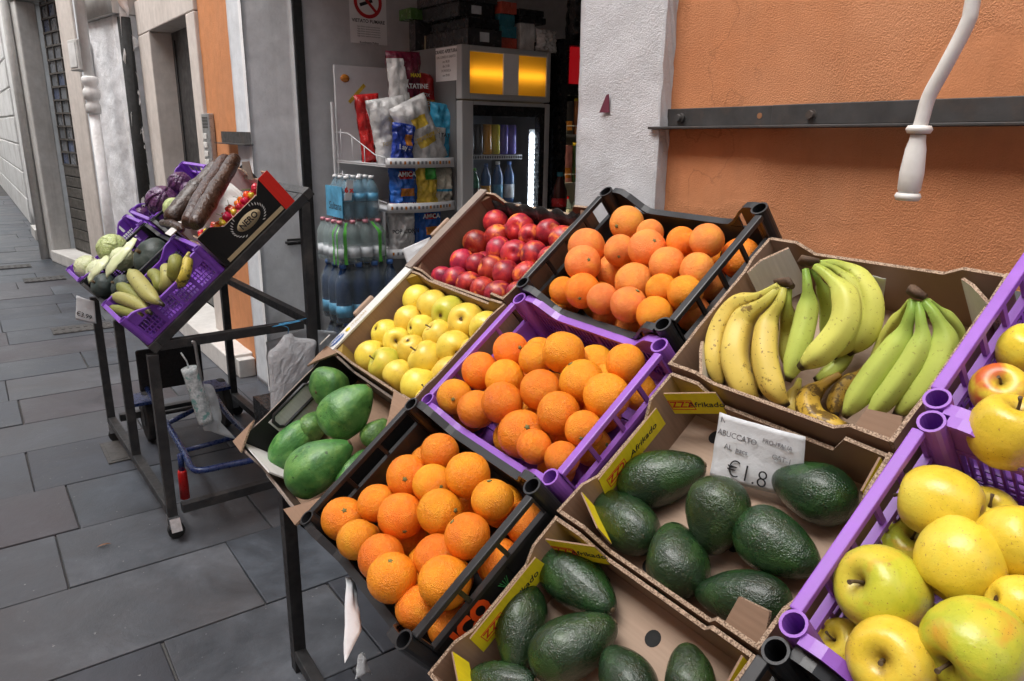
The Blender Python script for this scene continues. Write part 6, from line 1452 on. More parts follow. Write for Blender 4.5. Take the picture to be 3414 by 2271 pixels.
for nm, c in (('bag_maroon', (0.13, 0.012, 0.03)), ('bag_white', (0.55, 0.54, 0.53)), ('bag_red', (0.42, 0.015, 0.015)), ('bag_blue', (0.02, 0.10, 0.38)), ('bag_sky', (0.04, 0.32, 0.52)), ('bag_navy', (0.015, 0.04, 0.26)), ('bag_gold', (0.45, 0.20, 0.03)), ('bag_green', (0.05, 0.30, 0.05)), ('snack_yellow', (0.62, 0.43, 0.05)), ('snack_orange', (0.55, 0.20, 0.03)), ('pop_white', (0.50, 0.47, 0.38)), ('charcoal', (0.016, 0.016, 0.017)), ('coke_red', (0.42, 0.01, 0.012)), ('teal_box', (0.03, 0.17, 0.22)), ('green_box', (0.07, 0.16, 0.04)), ('coral_box', (0.50, 0.08, 0.05)), ('dark_box', (0.035, 0.033, 0.035)), ('cream_box', (0.42, 0.40, 0.28)), ('blue_box', (0.05, 0.12, 0.28))):
    simple(nm, c, 0.22, 0.3, 16, 0.8, 28, 0.012)

def bottle_mesh(name, r, h, mat, cap, lab=None, labz=(0.35, 0.62)):
    m = MB(); pr = [(0, 0), (r*0.85, 0), (r, 0.02*h/0.2), (r, h*0.30), (r*0.93, h*0.33), (r, h*0.36), (r, h*0.62), (r*0.96, h*0.68), (r*0.6, h*0.82), (r*0.36, h*0.90), (r*0.36, h*0.95), (0, h*0.95)]
    m.lathe(pr, 14, 0)
    m.lathe([(0, h*0.925), (r*0.42, h*0.925), (r*0.42, h), (0, h)], 12, 1)
    if lab: m.lathe([(0, h*labz[0]), (r*1.02, h*labz[0]), (r*1.02, h*labz[1]), (0, h*labz[1])], 14, 2)
    return m.mesh(name, [mat, cap]+([lab] if lab else []))
simple('cap_blue', (0.05, 0.14, 0.4), 0.4); simple('cap_green', (0.10, 0.4, 0.04), 0.4); simple('cap_pink', (0.5, 0.18, 0.22), 0.4); simple('cap_white', (0.6, 0.6, 0.6), 0.4); simple('cap_yellow', (0.7, 0.5, 0.03), 0.4)
def pack(label, x, y, z, nx, ny, r, h, mats, extra=None, lab=None):
    """bottles in a shrink-wrapped pack, x = its face towards the shop, y = its face towards the street"""
    t = thing('bottle_pack', label, 'bottle pack', T(x, y, z), 'shrink-wrapped bottle packs in the shop doorway')
    me = bottle_mesh('bottle', r, h, *mats)
    for i in range(nx):
        for j in range(ny): link('bottle', me, t, T(-r*1.03-i*2.06*r, r*1.03+j*2.06*r, 0.002))
    LXp, LYp = nx*2.06*r, ny*2.06*r; m = MB()
    def fn(u, v):
        a = u*2*math.pi; c, s = math.cos(a), math.sin(a); p = 0.22
        q = Vector((-LXp/2+(LXp/2+0.003)*math.copysign(abs(c)**p, c), LYp/2+(LYp/2+0.003)*math.copysign(abs(s)**p, s), v*h*0.98)); k = 1-0.28*smooth01((v-0.72)/0.28)
        q.x = -LXp/2+(q.x+LXp/2)*k; q.y = LYp/2+(q.y-LYp/2)*k; f = noise.noise(q*30)*0.003; return q+Vector((f, f, 0))
    m.grid(fn, 48, 14); m.build('shrink_wrap', 'wrap_film', t)
    if extra:
        for u_ in (0.015, 0.09, 0.86, 0.96, 0.78):
            m = MB(); m.grid(lambda a, b, u_=u_: fn(u_+0.022*a, b*0.97)*1.0+Vector(((0.0015 if u_ < 0.2 or u_ > 0.9 else 0), (-0.0015 if 0.7 < u_ < 0.9 else 0), 0)), 2, 12); m.build('green_print', 'label_green', t)
    return t, LXp, LYp
m = MB(); m.box((-4.05, 1.44, 0.04), (-3.40, 1.84, 0.28)); pl_ = m.build('bottle_crate_base', 'pet_blue' if False else 'dark_box', None); tag(pl_, 'dark low box under the stacked bottle packs', 'box')
z0 = 0.281
pack('dark blue water bottle pack at the bottom of the stack', -3.45, 1.46, z0, 3, 4, 0.044, 0.305, ('pet_blue', 'cap_blue', 'label_white'))
z0 += 0.306
t, a_, b_ = pack('deep blue water bottle pack in the middle of the stack', -3.45, 1.45, z0, 3, 4, 0.043, 0.305, ('pet_blue', 'cap_blue', 'label_blue', (0.1, 0.3)))
z0 += 0.306
t, a_, b_ = pack('clear water bottle pack with green caps and labels', -3.46, 1.455, z0, 4, 4, 0.034, 0.215, ('pet_clear', 'cap_pink', 'label_white', (0.12, 0.36)), True)
z0 += 0.216
t, a_, b_ = pack('light blue water bottle pack on top of the stack', -3.50, 1.52, z0, 3, 3, 0.033, 0.215, ('pet_cyan', 'cap_white', 'label_blue', (0.42, 0.60)))
m = MB(); m.box((-a_-0.002, -0.008, 0.01), (-0.002, -0.004, 0.165)); pn = m.build('printed_film', 'label_blue', t)
lettering('Sultana', 0.055, 'ink', pn, frame((-a_*0.45, -0.0085, 0.065), (1, 0, 0), (0, 0, 1), (0, -1, 0)), shear=0.2)
m = MB(); m.prism([(0, 0), (0.04, 0.0), (0.055, 0.10), (0.02, 0.10)], 0.002, frame((0.0035, 0.0, 0.10), (0, 1, 0), (0, 0, 1), (1, 0, 0))); pr_ = m.build('handle_strip', 'label_white', t)
lettering('6 x', 0.035, 'red_ink', pr_, frame((0.006, 0.028, 0.15), (0, 1, 0), (0, 0, 1), (1, 0, 0)), bold=0.002)
# printed film bag on the floor behind the stand post
P = on_x(1040, 1060, -3.3); t = thing('printed_bag', 'white and blue printed plastic bag on the floor behind the far stand', 'bag', T(-3.32, P.y-0.22, 0.28))
m = MB(); m.grid(lambda u, v: Vector((0.03*math.sin(u*3.14)+0.014*noise.noise(Vector((u*6, v*6, 0))), 0.34*u, 0.36*v*(1-0.25*abs(u-0.5)))), 20, 20); m.build('film', 'label_white', t, solid=0.02)
m = MB(); m.grid(lambda u, v: Vector((0.045+0.02*math.sin(u*3.14), 0.06+0.24*u, 0.02+0.17*v)), 8, 4); b2 = m.build('blue_print', 'label_blue', t, solid=0.004)
lettering("S.Anna", 0.07, 'white_ink', b2, frame((0.075, 0.17, 0.10), (0, 1, 0), (0, 0, 1), (1, 0, 0)))
m = MB(); m.box((-3.5, P.y-0.25, 0.04), (-3.2, P.y+0.16, 0.279)); tag(m.build('floor_box', 'dark_box'), 'dark box on the shop floor under the printed plastic bag', 'box')

# ---- signs on the inner wall
XW = XJ+0.002
c0 = on_x(1167, 0, XW); c1 = on_x(1287, 152, XW)
sg = thing('no_smoking_sign', 'white no smoking sign with red ring on the inner wall', 'sign', T(XW, (c0.y+c1.y)/2, c1.z))
wd = 0.235; m = MB(); m.box((0, -wd/2, 0), (0.002, wd/2, 0.34)); bd = m.build('board', 'sign_white', sg)
F = frame((0.0025, 0, 0.228), (0, 1, 0), (0, 0, 1), (1, 0, 0))
m = MB(); Kr = 40; vs_ = [F @ Vector((r_*math.cos(2*math.pi*i/Kr), r_*math.sin(2*math.pi*i/Kr), z_r)) for z_r in (0, 0.0012) for r_ in (0.069, 0.089) for i in range(Kr)]
fs2 = []
for i in range(Kr):
    j = (i+1) % Kr; fs2 += [(2*Kr+i, 3*Kr+i, 3*Kr+j, 2*Kr+j), (Kr+i, Kr+j, 3*Kr+j, 3*Kr+i), (i, 2*Kr+i, 2*Kr+j, j)]
m.add(vs_, fs2); m.build('red_ring', 'sign_red', sg)
m = MB(); m.box((-0.075, -0.008, 0.0005), (0.075, 0.008, 0.0018), 0, F @ Matrix.Rotation(R_(-45), 4, 'Z')); m.build('red_bar', 'sign_red', sg)
m = MB(); m.box((-0.055, -0.010, 0), (0.03, 0.008, 0.0004), 0, F @ Matrix.Rotation(R_(20), 4, 'Z')); m.build('cigarette', 'ink', sg)
lettering('VIETATO FUMARE', 0.026, 'ink', sg, F @ T(0, -0.105, 0), bold=0.0005)
for k in range(5): lettering('legge divieto sanzioni amministrative', 0.010, 'grey_ink', sg, F @ T(0, -0.135-0.013*k, 0), name='small_print')
lettering('Kontinenty Policy', 0.017, 'grey_ink', sg, F @ T(0, -0.222, 0), bold=0.0003)
# ---- tall drinks fridge, front towards +X
FX, FY0, FY1, FT = -3.45, 2.187, 2.787, 1.985
fr_ = thing('drinks_fridge', 'tall silver drinks fridge with lit amber header in the shop', 'fridge', T(FX, FY0, 0.04))
Wf, Hf, Df = FY1-FY0, FT-0.04, 0.60
m = MB(); m.box((-Df, 0, 0), (-0.06, 0.012, Hf)); m.box((-Df, Wf-0.012, 0), (-0.06, Wf, Hf)); m.box((-Df, 0.012, 0), (-Df+0.012, Wf-0.012, Hf)); m.box((-Df+0.012, 0.012, 0), (-0.06, Wf-0.012, 0.12)); m.box((-Df+0.012, 0.012, Hf-0.30), (-0.07, Wf-0.012, Hf-0.28)); m.box((-Df+0.012, 0.012, Hf-0.012), (-0.06, Wf-0.012, Hf)); m.build('cabinet', 'fridge_grey', fr_)
m = MB(); m.box((-Df+0.0121, 0.0121, 0.121), (-Df+0.03, Wf-0.0121, Hf-0.31)); m.build('back_lining', 'fridge_inner', fr_)
hz0, hz1 = Hf-0.27, Hf
m = MB(); m.box((-0.059, 0, hz0), (-0.002, 0.055, hz1)); m.box((-0.059, Wf-0.03, hz0), (-0.002, Wf, hz1)); m.box((-0.059, 0.055, hz1-0.03), (-0.002, Wf-0.03, hz1)); m.box((-0.059, 0.055, hz0), (-0.002, Wf-0.03, hz0+0.03)); hd = m.build('header', 'fridge_silver', fr_, bevel=0.006)
m = MB(); m.grid(lambda u, v: Vector((-0.009, 0.056+0.214*u, hz0+0.031+(hz1-hz0-0.062)*v)), 1, 1); m.build('lit_panel', 'amber_panel', hd)
m = MB(); m.grid(lambda u, v: Vector((-0.009, 0.372+(Wf-0.403)*u, hz0+0.031+(hz1-hz0-0.062)*v)), 1, 1); m.build('lit_panel', 'amber_panel', hd)
m = MB(); m.box((-0.013, 0.2705, hz0+0.03), (-0.001, 0.3715, hz1-0.028)); m.build('paper_cover', 'sign_white', hd)
m = MB(); m.cyl((-0.04, 0.06, (hz0+hz1)/2), (-0.04, Wf-0.035, (hz0+hz1)/2), 0.012, 10); m.build('lamp_tube', 'amber_tube', hd)
dz1 = hz0-0.008
m = MB(); m.box((-0.058, 0, 0.02), (0, 0.075, dz1)); m.box((-0.058, Wf-0.035, 0.02), (0, Wf, dz1)); m.box((-0.058, 0.075, dz1-0.02), (0, Wf-0.035, dz1)); m.box((-0.058, 0.075, 0.02), (0, Wf-0.035, 0.16)); dr = m.build('door', 'fridge_silver', fr_, bevel=0.006)
m = MB(); m.box((-0.05, 0.0751, dz1-0.075), (-0.004, Wf-0.0351, dz1-0.0201)); m.box((-0.05, Wf-0.07, 0.161), (-0.004, Wf-0.0351, dz1-0.0751)); m.build('door_gasket', 'black_gloss', dr)
m = MB(); m.box((-0.012, 0.0752, 0.1601), (-0.009, Wf-0.0702, dz1-0.0752)); m.build('glass', 'thin_glass', dr)
pt0 = on_x(1775, 456, FX-0.07); pt1 = on_x(1770, 690, FX-0.07); yl = pt0.y-FY0
for k in range(15):
    zz = pt1.z-0.04+(pt0.z-pt1.z)*k/14; m = MB(); m.cyl((-0.075, yl, zz), (-0.065, yl, zz), 0.010, 10); m.build('led', 'led', fr_)
m = MB(); m.box((-0.08, yl-0.02, pt1.z-0.4), (-0.0755, yl+0.02, pt0.z)); m.build('led_strip', 'fridge_silver', fr_)
def bcol(name, col, rough=0.15, alpha=1.0):
    simple(name, col, rough, 0.15, 12); MATS[name].node_tree.nodes['Principled BSDF'].inputs['Alpha'].default_value = alpha
for nm, c in (('can_orange', (0.55, 0.25, 0.02)), ('can_yellow', (0.5, 0.42, 0.03)), ('can_violet', (0.10, 0.08, 0.32)), ('can_dark', (0.04, 0.035, 0.035)), ('glass_green', (0.02, 0.14, 0.07)), ('cola', (0.05, 0.012, 0.008)), ('juice_pink', (0.30, 0.10, 0.08)), ('juice_yellow', (0.6, 0.40, 0.04)), ('water_blue', (0.03, 0.09, 0.22))): bcol(nm, c)
can = lambda name, mat: bottle_mesh(name, 0.027, 0.16, mat, 'fridge_silver')
def can_mesh(mat):
    m = MB(); m.lathe([(0, 0), (0.024, 0), (0.028, 0.008), (0.028, 0.155), (0.024, 0.163), (0.022, 0.165), (0, 0.163)], 14); return m.mesh('drink_can', mat)
shelves = [1.42, 1.145, 0.86]
for z in shelves:
    zz = z-0.04; m = MB(); m.box((-0.09, 0.03, zz-0.022), (-0.083, Wf-0.135, zz+0.004)); sf = m.build('shelf', 'fridge_silver', fr_)
    m = MB()
    for k in range(26): y = 0.035+k*0.017; m.box((-0.5, y, zz-0.012), (-0.09, y+0.004, zz-0.006))
    for k in range(26): y = 0.04+k*0.0165; m.box((-0.0829, y, zz-0.016), (-0.0815, y+0.008, zz-0.002), 1)
    tag(m.build('shelf_wires', ['fridge_silver', 'black_gloss'], sf), kind='stuff')
grp = 'drinks in the tall fridge'
def inst(kind, me, y, z, label, cat='bottle', x=-0.13):
    o = link(kind, me, None, T(FX+x, FY0+y, z+0.001)); tag(o, label, cat, grp)
for k, (mt, nm) in enumerate((('can_dark', 'dark'), ('can_dark', 'dark'), ('can_dark', 'dark'), ('can_orange', 'orange'), ('can_yellow', 'yellow'), ('can_violet', 'violet'), ('can_violet', 'violet'))):
    inst('drink_can', can_mesh(mt), 0.075+k*0.058, shelves[0]+0.004, '%s slim drink can in the rear row, %s from left on the top fridge shelf' % (nm, ORD[k]), 'can', -0.20)
    inst('drink_can', can_mesh(mt), 0.075+k*0.058, shelves[0]+0.004, '%s slim drink can, %s from left on the top fridge shelf' % (nm, ORD[k]), 'can')
for k, (mt, cp, lb, nm, r, h) in enumerate((('cola', 'cap_yellow', 'can_yellow', 'dark bottle with a yellow label', 0.033, 0.23), ('glass_green', 'cap_green', 'can_dark', 'dark green bottle', 0.032, 0.20), ('water_blue', 'cap_blue', 'can_orange', 'blue bottle with an orange label', 0.030, 0.225), ('water_blue', 'cap_white', 'label_blue', 'blue water bottle with white cap', 0.031, 0.235), ('water_blue', 'cap_blue', 'label_white', 'blue water bottle next to the lamp strip', 0.031, 0.235))):
    inst('drink_bottle', bottle_mesh('drink_bottle', r, h, mt, cp, lb, (0.12, 0.45)), 0.08+k*0.082, shelves[1]+0.004, '%s on the middle fridge shelf' % nm)
for k, (mt, cp, lb, nm, r, h) in enumerate((('can_yellow', 'cap_white', 'label_green', 'small green and yellow bottle', 0.027, 0.17), ('label_white', 'cap_white', 'label_white', 'pale small bottle', 0.027, 0.18), ('glass_green', 'cap_green', 'label_green', 'green glass bottle', 0.031, 0.22), ('juice_pink', 'cap_white', 'juice_pink', 'pink juice bottle', 0.036, 0.22), ('juice_yellow', 'cap_yellow', 'juice_yellow', 'yellow juice bottle', 0.036, 0.22))):
    inst('drink_bottle', bottle_mesh('drink_bottle', r, h, mt, cp, lb, (0.25, 0.5)), 0.08+k*0.086, shelves[2]+0.004, '%s on the lower fridge shelf' % nm)
# notice on the side of the fridge
F = frame((FX-0.24, FY0-0.001, 1.74), (1, 0, 0), (0, 0, 1), (0, -1, 0)); c0 = on_y(1455, 165, FY0); c1 = on_y(1522, 265, FY0)
nt_ = thing('opening_hours_notice', 'opening hours paper stuck on the side of the tall fridge', 'notice', frame(((c0.x+c1.x)/2, FY0-0.001, (c0.z+c1.z)/2), (1, 0, 0), (0, 0, 1), (0, -1, 0)))
hw_, hh_ = (c1.x-c0.x)/2*1.06, abs(c0.z-c1.z)/2*1.05
m = MB(); m.box((-hw_, -hh_, 0), (hw_, hh_, 0.0008)); m.build('paper', 'sign_white', nt_)
lettering('ORARIO APERTURA', hw_*0.23, 'ink', nt_, T(0, hh_*0.74, 0.001), bold=0.0006)
for k, s_ in enumerate(('DAL LUNEDI A SABATO', 'ore 08:30', 'alle 21:00', 'DOMENICA', 'ore 09:00')): lettering(s_, hw_*0.17, 'grey_ink', nt_, T(0, hh_*(0.42-0.27*k), 0.001))
emit('coke_lit', (0.42, 0.006, 0.01), 0.22)
# ---- second fridge, dark, behind
F2 = thing('carton_fridge', 'black fridge with red cola header and juice cartons in the shop', 'fridge', T(FX+0.02, FY1+0.06, 0.04))
m = MB(); m.box((-0.6, 0, 0), (0, 0.05, 2.02)); m.box((-0.6, 0.62, 0), (0, 0.67, 2.02)); m.box((-0.6, 0.05, 1.99), (0, 0.62, 2.02)); m.box((-0.6, 0.05, 0), (-0.57, 0.62, 1.99)); m.box((-0.57, 0.05, 1.72), (-0.002, 0.62, 1.78)); m.build('cabinet', 'black_gloss', F2)
m = MB(); m.box((-0.57, 0.0505, 0.05), (-0.55, 0.6195, 1.715)); m.build('back_lining', 'fridge_white', F2)
m = MB(); m.box((-0.03, 0.08, 1.785), (-0.01, 0.615, 1.985)); hd = m.build('header', 'coke_lit', F2)
Fh = frame((-0.0095, 0.245, 1.885), (0, 1, 0), (0, 0, 1), (1, 0, 0))
m = MB(); m.cyl(Fh @ Vector((0, 0, 0)), Fh @ Vector((0, 0, 0.002)), 0.068, 28); m.build('round_emblem', 'sign_red', hd)
lettering('Coca-Cola', 0.036, 'white_ink', hd, Fh @ T(0, -0.005, 0.003), shear=0.35)
m = MB(); m.prism([(-0.010, -0.06), (0.010, -0.06), (0.011, 0.0), (0.006, 0.03), (0.004, 0.06), (-0.004, 0.06), (-0.006, 0.03), (-0.011, 0.0)], 0.0008, Fh @ T(0.004, 0, 0.0021)); m.build('bottle_print', 'cola', hd)
for k in range(7): m = MB(); m.box((-0.06+k*0.018, -0.10-0.012*(k % 3), 0), (-0.055+k*0.018, -0.07, 0.0006), 0, Fh); m.build('drip_print', 'white_ink', hd)
m = MB(); m.cyl((-0.042, 0.0565, 0.3), (-0.042, 0.0565, 1.70), 0.006, 8); m.build('lamp_tube', 'warm_tube', F2)
for z in (1.50, 1.22, 0.93):
    m = MB(); m.box((-0.55, 0.052, z-0.012), (-0.02, 0.618, z)); sf = m.build('shelf', 'fridge_white', F2)
    m = MB()
    for k in range(4):
        y = 0.07+k*0.13; m.tube([(-0.023, y, z), (-0.023, y, z+0.05), (-0.023, y+0.1, z+0.05), (-0.023, y+0.1, z)], 0.003, 5)
    tag(m.build('shelf_wires', 'fridge_white', sf), kind='stuff')
simple('carton_pink', (0.42, 0.16, 0.14), 0.4, 0.3, 20); simple('carton_green', (0.10, 0.17, 0.05), 0.4, 0.3, 20); simple('carton_orange', (0.48, 0.17, 0.06), 0.4, 0.3, 20)
k = 0
for z, cols in ((1.50, ('can_dark', 'carton_orange', 'carton_orange')), (1.22, ('carton_pink', 'carton_green', 'carton_pink'))):
    for j, cm in enumerate(cols):
        y = 0.065+j*0.088; H_ = 0.19 if z > 1.3 else 0.215
        t = thing('juice_carton', '%s juice carton, %s from left on the %s shelf of the black fridge' % (cm.split('_')[1], ORD[j], 'upper' if z > 1.3 else 'second'), 'carton', T(FX+0.02-0.062, FY1+0.06+y, 0.041+z), 'juice cartons in the black fridge')
        m = MB(); m.box((-0.06, 0, 0), (0.02, 0.075, H_)); m.build('carton_body', cm, t, bevel=0.002)
        m = MB(); m.cyl((-0.02, 0.037, H_), (-0.02, 0.037, H_+0.02), 0.013, 10); m.build('cap', 'cap_yellow' if j == 1 else 'cap_white', t)
        m = MB(); m.box((0.0205, 0.012, H_*0.12), (0.0212, 0.063, H_*0.4)); m.build('fruit_print', 'snack_orange', t)
for j in range(2):
    inst2 = link('jar_bottle', bottle_mesh('jar_bottle', 0.04, 0.20, 'pet_clear', 'bag_red', 'cream_box'), None, T(FX+0.02-0.12, FY1+0.06+0.17+j*0.09, 0.041+0.93)); tag(inst2, '%s clear bottle with a red cap on the lower shelf of the black fridge' % ('left' if j == 0 else 'right'), 'bottle', 'clear bottles in the black fridge')
o = link('cola_bottle', bottle_mesh('cola_bottle', 0.045, 0.33, 'cola', 'teal_box', 'coke_red', (0.4, 0.55)), None, T(FX+0.07, FY1+0.03, 1.0)); tag(o, 'dark cola bottle with a red label before the black fridge', 'bottle')
m = MB(); m.box((FX+0.03, FY1-0.03, 0.04), (FX+0.14, FY1+0.1, 1.0)); tag(m.build('narrow_cabinet', 'black_gloss'), 'narrow black cabinet between the two fridges', 'cabinet')
# charcoal bag on the second fridge
def pillow(w, h, d, mats, seed=0, crimp=0.05, split=None, nu=26, nv=32):
    """upright filled bag: X = thickness, Y = width, Z = height; material 1 where split(u, v) is true"""
    m = MB(); vs = []; 
    for s in (1, -1):
        def fn(u, v, s=s):
            e_ = (1-(2*u-1)**4)*(1-(2*v-1)**6); wv = w*(1-0.10*math.sin(v*math.pi)+0.03*noise.noise(Vector((v*5, seed, 0))))
            t = d/2*(max(0, e_)**0.6)*(1+0.35*noise.noise(Vector((u*3+seed, v*3, s*2.0))))
            z = h*v; wr = 0.016*noise.fractal(Vector((u*6, v*7, seed*1.7+s)), 1, 2, 3)*(1 if crimp < v < 1-crimp else 0.2)
            return Vector((s*(t+0.0006)+wr, (u-0.5)*wv, z))
        o = len(m.f); m.grid(fn, nu, nv)
        if split:
            for idx in range(o, len(m.f)):
                i = (idx-o) % nu; j = (idx-o)//nu; m.m[idx] = split((i+0.5)/nu, (j+0.5)/nv) if s > 0 else 0
    return m
t = pillow(0.30, 0.36, 0.14, 0, 3).build('charcoal_bag', 'charcoal', None, T(FX-0.13, FY1+0.36, 2.062)); tag(t, 'black charcoal briquette bag standing on the black fridge', 'bag')
lettering('BRICCHETTI', 0.046, 'white_ink', t, frame((0.095, 0.02, 0.25), (0, 1, 0), (0, 0, 1), (1, 0, 0)), bold=0.0008); lettering('PER BARBECUE', 0.022, 'white_ink', t, frame((0.095, 0.02, 0.205), (0, 1, 0), (0, 0, 1), (1, 0, 0)))
m = MB(); m.box((0.093, -0.03, 0.12), (0.0945, -0.005, 0.17)); m.build('label', 'label_white', t)
# ---- boxes piled on the tall fridge
def pbox(x0, x1, y0, y1, z0, z1, mat, label, tagp=False, name='shoe_box'):
    m = MB(); m.box((0, 0, 0), (x1-x0, y1-y0, z1-z0)); o = m.build(name, mat, None, T(FX+x0, FY0+y0, FT+z0+0.001), bevel=0.004); tag(o, label, 'box', 'cartons piled on the tall fridge')
    if tagp:
        m = MB(); m.box((x1-x0+0.0005, (y1-y0)*0.35, (z1-z0)*0.25), (x1-x0+0.0015, (y1-y0)*0.62, (z1-z0)*0.8)); m.build('sticker', 'label_white', o)
pbox(-0.46, -0.02, 0.05, 0.27, 0.0, 0.085, 'dark_box', 'lowest dark carton with a white sticker on the tall fridge', True)
pbox(-0.50, -0.47, 0.06, 0.25, 0.0, 0.085, 'cream_box', 'cream printed carton at the back of the lowest dark carton')
pbox(-0.42, -0.03, 0.06, 0.26, 0.086, 0.14, 'black_gloss', 'thin glossy black carton second from the bottom')
pbox(-0.44, -0.06, 0.02, 0.25, 0.141, 0.215, 'charcoal', 'film-wrapped black carton third from the bottom', True)
pbox(-0.48, -0.05, 0.01, 0.26, 0.216, 0.31, 'dark_box', 'uppermost dark carton cut by the top edge', True)
pbox(-0.56, -0.49, 0.0, 0.19, 0.0, 0.165, 'dark_box', 'upright dark carton at the far left end of the pile')
pbox(-0.62, -0.485, -0.03, 0.18, 0.166, 0.225, 'green_box', 'green carton lid at the left end of the pile')
pbox(-0.20, -0.03, 0.275, 0.38, 0.0, 0.055, 'coral_box', 'lower coral box in the pile on the tall fridge')
pbox(-0.20, -0.03, 0.270, 0.375, 0.056, 0.115, 'teal_box', 'lower teal patterned box in the pile')
pbox(-0.20, -0.04, 0.265, 0.37, 0.116, 0.175, 'teal_box', 'upper teal patterned box in the pile')
pbox(-0.20, -0.03, 0.270, 0.375, 0.176, 0.235, 'coral_box', 'upper coral box in the pile cut near the top edge')
pbox(-0.22, -0.03, 0.40, 0.50, 0.0, 0.14, 'bag_white', 'stack of clear wrapped plates on the tall fridge')
pbox(-0.22, -0.02, 0.39, 0.57, 0.141, 0.175, 'black_gloss', 'lower thin black box on the wrapped plates'); pbox(-0.22, -0.02, 0.385, 0.555, 0.176, 0.21, 'black_gloss', 'upper thin black box on the wrapped plates')
t = pillow(0.15, 0.12, 0.05, 0, 6).build('clear_packet', 'bag_white', None, T(FX-0.035, FY0+0.585, FT+0.001)); tag(t, 'clear plastic packet leaning at the right end of the fridge top', 'packet')

# ---- snack rack
RX, RY0, RY1 = -3.50, 1.76, 2.17
rk = thing('snack_rack', 'white wire snack rack with printed shelf strips beside the fridge', 'rack')
simple('rack_white', (0.55, 0.55, 0.56), 0.4, 0.05); 
m = MB(); m.box((-4.16, RY0+0.02, 0.04), (-4.14, RY1, 1.90)); bp = m.build('back_panel', 'rack_white', rk)
m = MB(); m.lathe([(0, 0), (1, 0), (1, 0.1), (0, 0.1)], 20, M=frame((-4.139, RY0+0.08, 1.83), (0, 1, 0), (0, 0, 1), (1, 0, 0)) @ Matrix.Diagonal((0.028, 0.022, 0.01, 1))); m.build('crisp_print', 'snack_orange', bp)
m = MB(); m.beam((-4.138, RY0+0.10, 1.70), (-4.138, RY0+0.20, 1.80), 0.02, 0.001, 0, (1, 0, 0)); m.build('stick_print', 'snack_yellow', bp)
for z in (1.375, 1.145, 0.905):
    m = MB(); m.box((-4.139, RY0, z-0.008), (RX-0.006, RY1, z)); sf = m.build('shelf', 'rack_white', rk)
    K = 12; m = MB()
    def fn(u, v, z=z): return Vector((RX+0.05*math.sin(u*math.pi)-0.005, RY0+(RY1-RY0)*u, z-0.012+0.05*v))
    m.grid(fn, K, 1); st_ = m.build('price_strip', 'rack_white', sf, solid=0.003)
    m = MB()
    for k in range(16):
        u = 0.06+0.056*k; y = RY0+(RY1-RY0)*u; x = RX+0.05*math.sin(u*math.pi)-0.0025; m.box((x, y-0.006, z+0.006), (x+0.001, y+0.006, z+0.022), 0 if k % 3 else 1)
    tag(m.build('strip_print', ['grey_ink', 'snack_orange'], st_), kind='stuff')
    m = MB()
    m.tube([(-4.12, RY0, z+0.16), (-3.95, RY0, z+0.155), (-3.62, RY0, z+0.05), (RX, RY0, z+0.04)], 0.003, 5); m.tube([(-4.12, RY0-0.001, z+0.004), (RX, RY0-0.001, z+0.004)], 0.003, 5)
    for x in (-4.05, -3.9, -3.75, -3.6): m.tube([(x, RY0, z+0.004), (x, RY0, z+0.05+max(0, (-3.62-x))*0.3)], 0.0025, 5)
    tag(m.build('side_wires', 'rack_white', sf), kind='stuff')
for x in (-4.13, -3.53):
    m = MB(); m.box((x-0.012, RY0-0.014, 0.04), (x+0.012, RY0-0.004, 1.70 if x < -4 else 1.14)); m.build('upright', 'rack_white', rk)
def snack(name, x, y, z, w, h, d, mats, label, tilt=0.0, yaw=0.0, split=None, seed=0, texts=()):
    if z > 1.3: w *= 1.15; h *= 1.1
    M = T(x, y, z+0.001) @ Matrix.Rotation(yaw, 4, 'Z') @ Matrix.Rotation(tilt, 4, 'X')
    o = pillow(w, h, d, None, seed, split=split).build(name, mats, None, M); tag(o, label, 'snack bag', 'snack bags on the wire rack')
    for s_, yy, zz, sz, mt in texts: lettering(s_, sz, mt, o, frame((d*0.62, yy, zz), (0, 1, 0), (0, 0, 1), (1, 0, 0)), bold=0.0006)
    return o
s1, s2, s3 = 1.375, 1.145, 0.905
snack('snack_bag', -3.86, 1.87, s1, 0.13, 0.33, 0.07, ['bag_red'], 'red snack bag at the left end of the upper shelf', 0.10, seed=1)
snack('snack_bag', -3.66, 1.90, s1, 0.20, 0.31, 0.10, ['bag_white', 'snack_yellow'], 'left white cheese snack bag on the upper shelf', 0.16, split=lambda u, v: 1 if (0.45 < u < 0.9 and 0.5 < v < 0.72) or (0.7 < u < 0.9 and 0.12 < v < 0.25) else 0, seed=2, texts=(('FORMAGGIO', 0, 0.115, 0.03, 'gold_print'), ('Sono Mio', 0.02, 0.235, 0.026, 'gold_print')))
snack('snack_bag', -3.72, 2.0, s1+0.16, 0.18, 0.38, 0.10, ['bag_maroon', 'bag_white', 'snack_yellow'], 'maroon and white crisp bag standing highest on the rack', 0.03, split=lambda u, v: 1 if (u < 0.48-0.25*(v-0.5) and 0.2 < v < 0.92) else (2 if (u > 0.45 and 0.18 < v < 0.45) else 0), seed=3, texts=(('PATATINE', 0.035, 0.24, 0.034, 'white_ink'), ('MAXI', 0.04, 0.295, 0.026, 'yellow_ink')))
snack('snack_bag', -3.78, 2.10, s1+0.12, 0.17, 0.33, 0.09, ['bag_red', 'bag_gold'], 'red and golden corn snack bag at the back of the upper shelf', -0.12, split=lambda u, v: 1 if 0.05 < v < 0.62 else 0, seed=4, texts=(('FOX', 0, 0.245, 0.024, 'white_ink'), ('FRIES', 0, 0.20, 0.036, 'white_ink')))
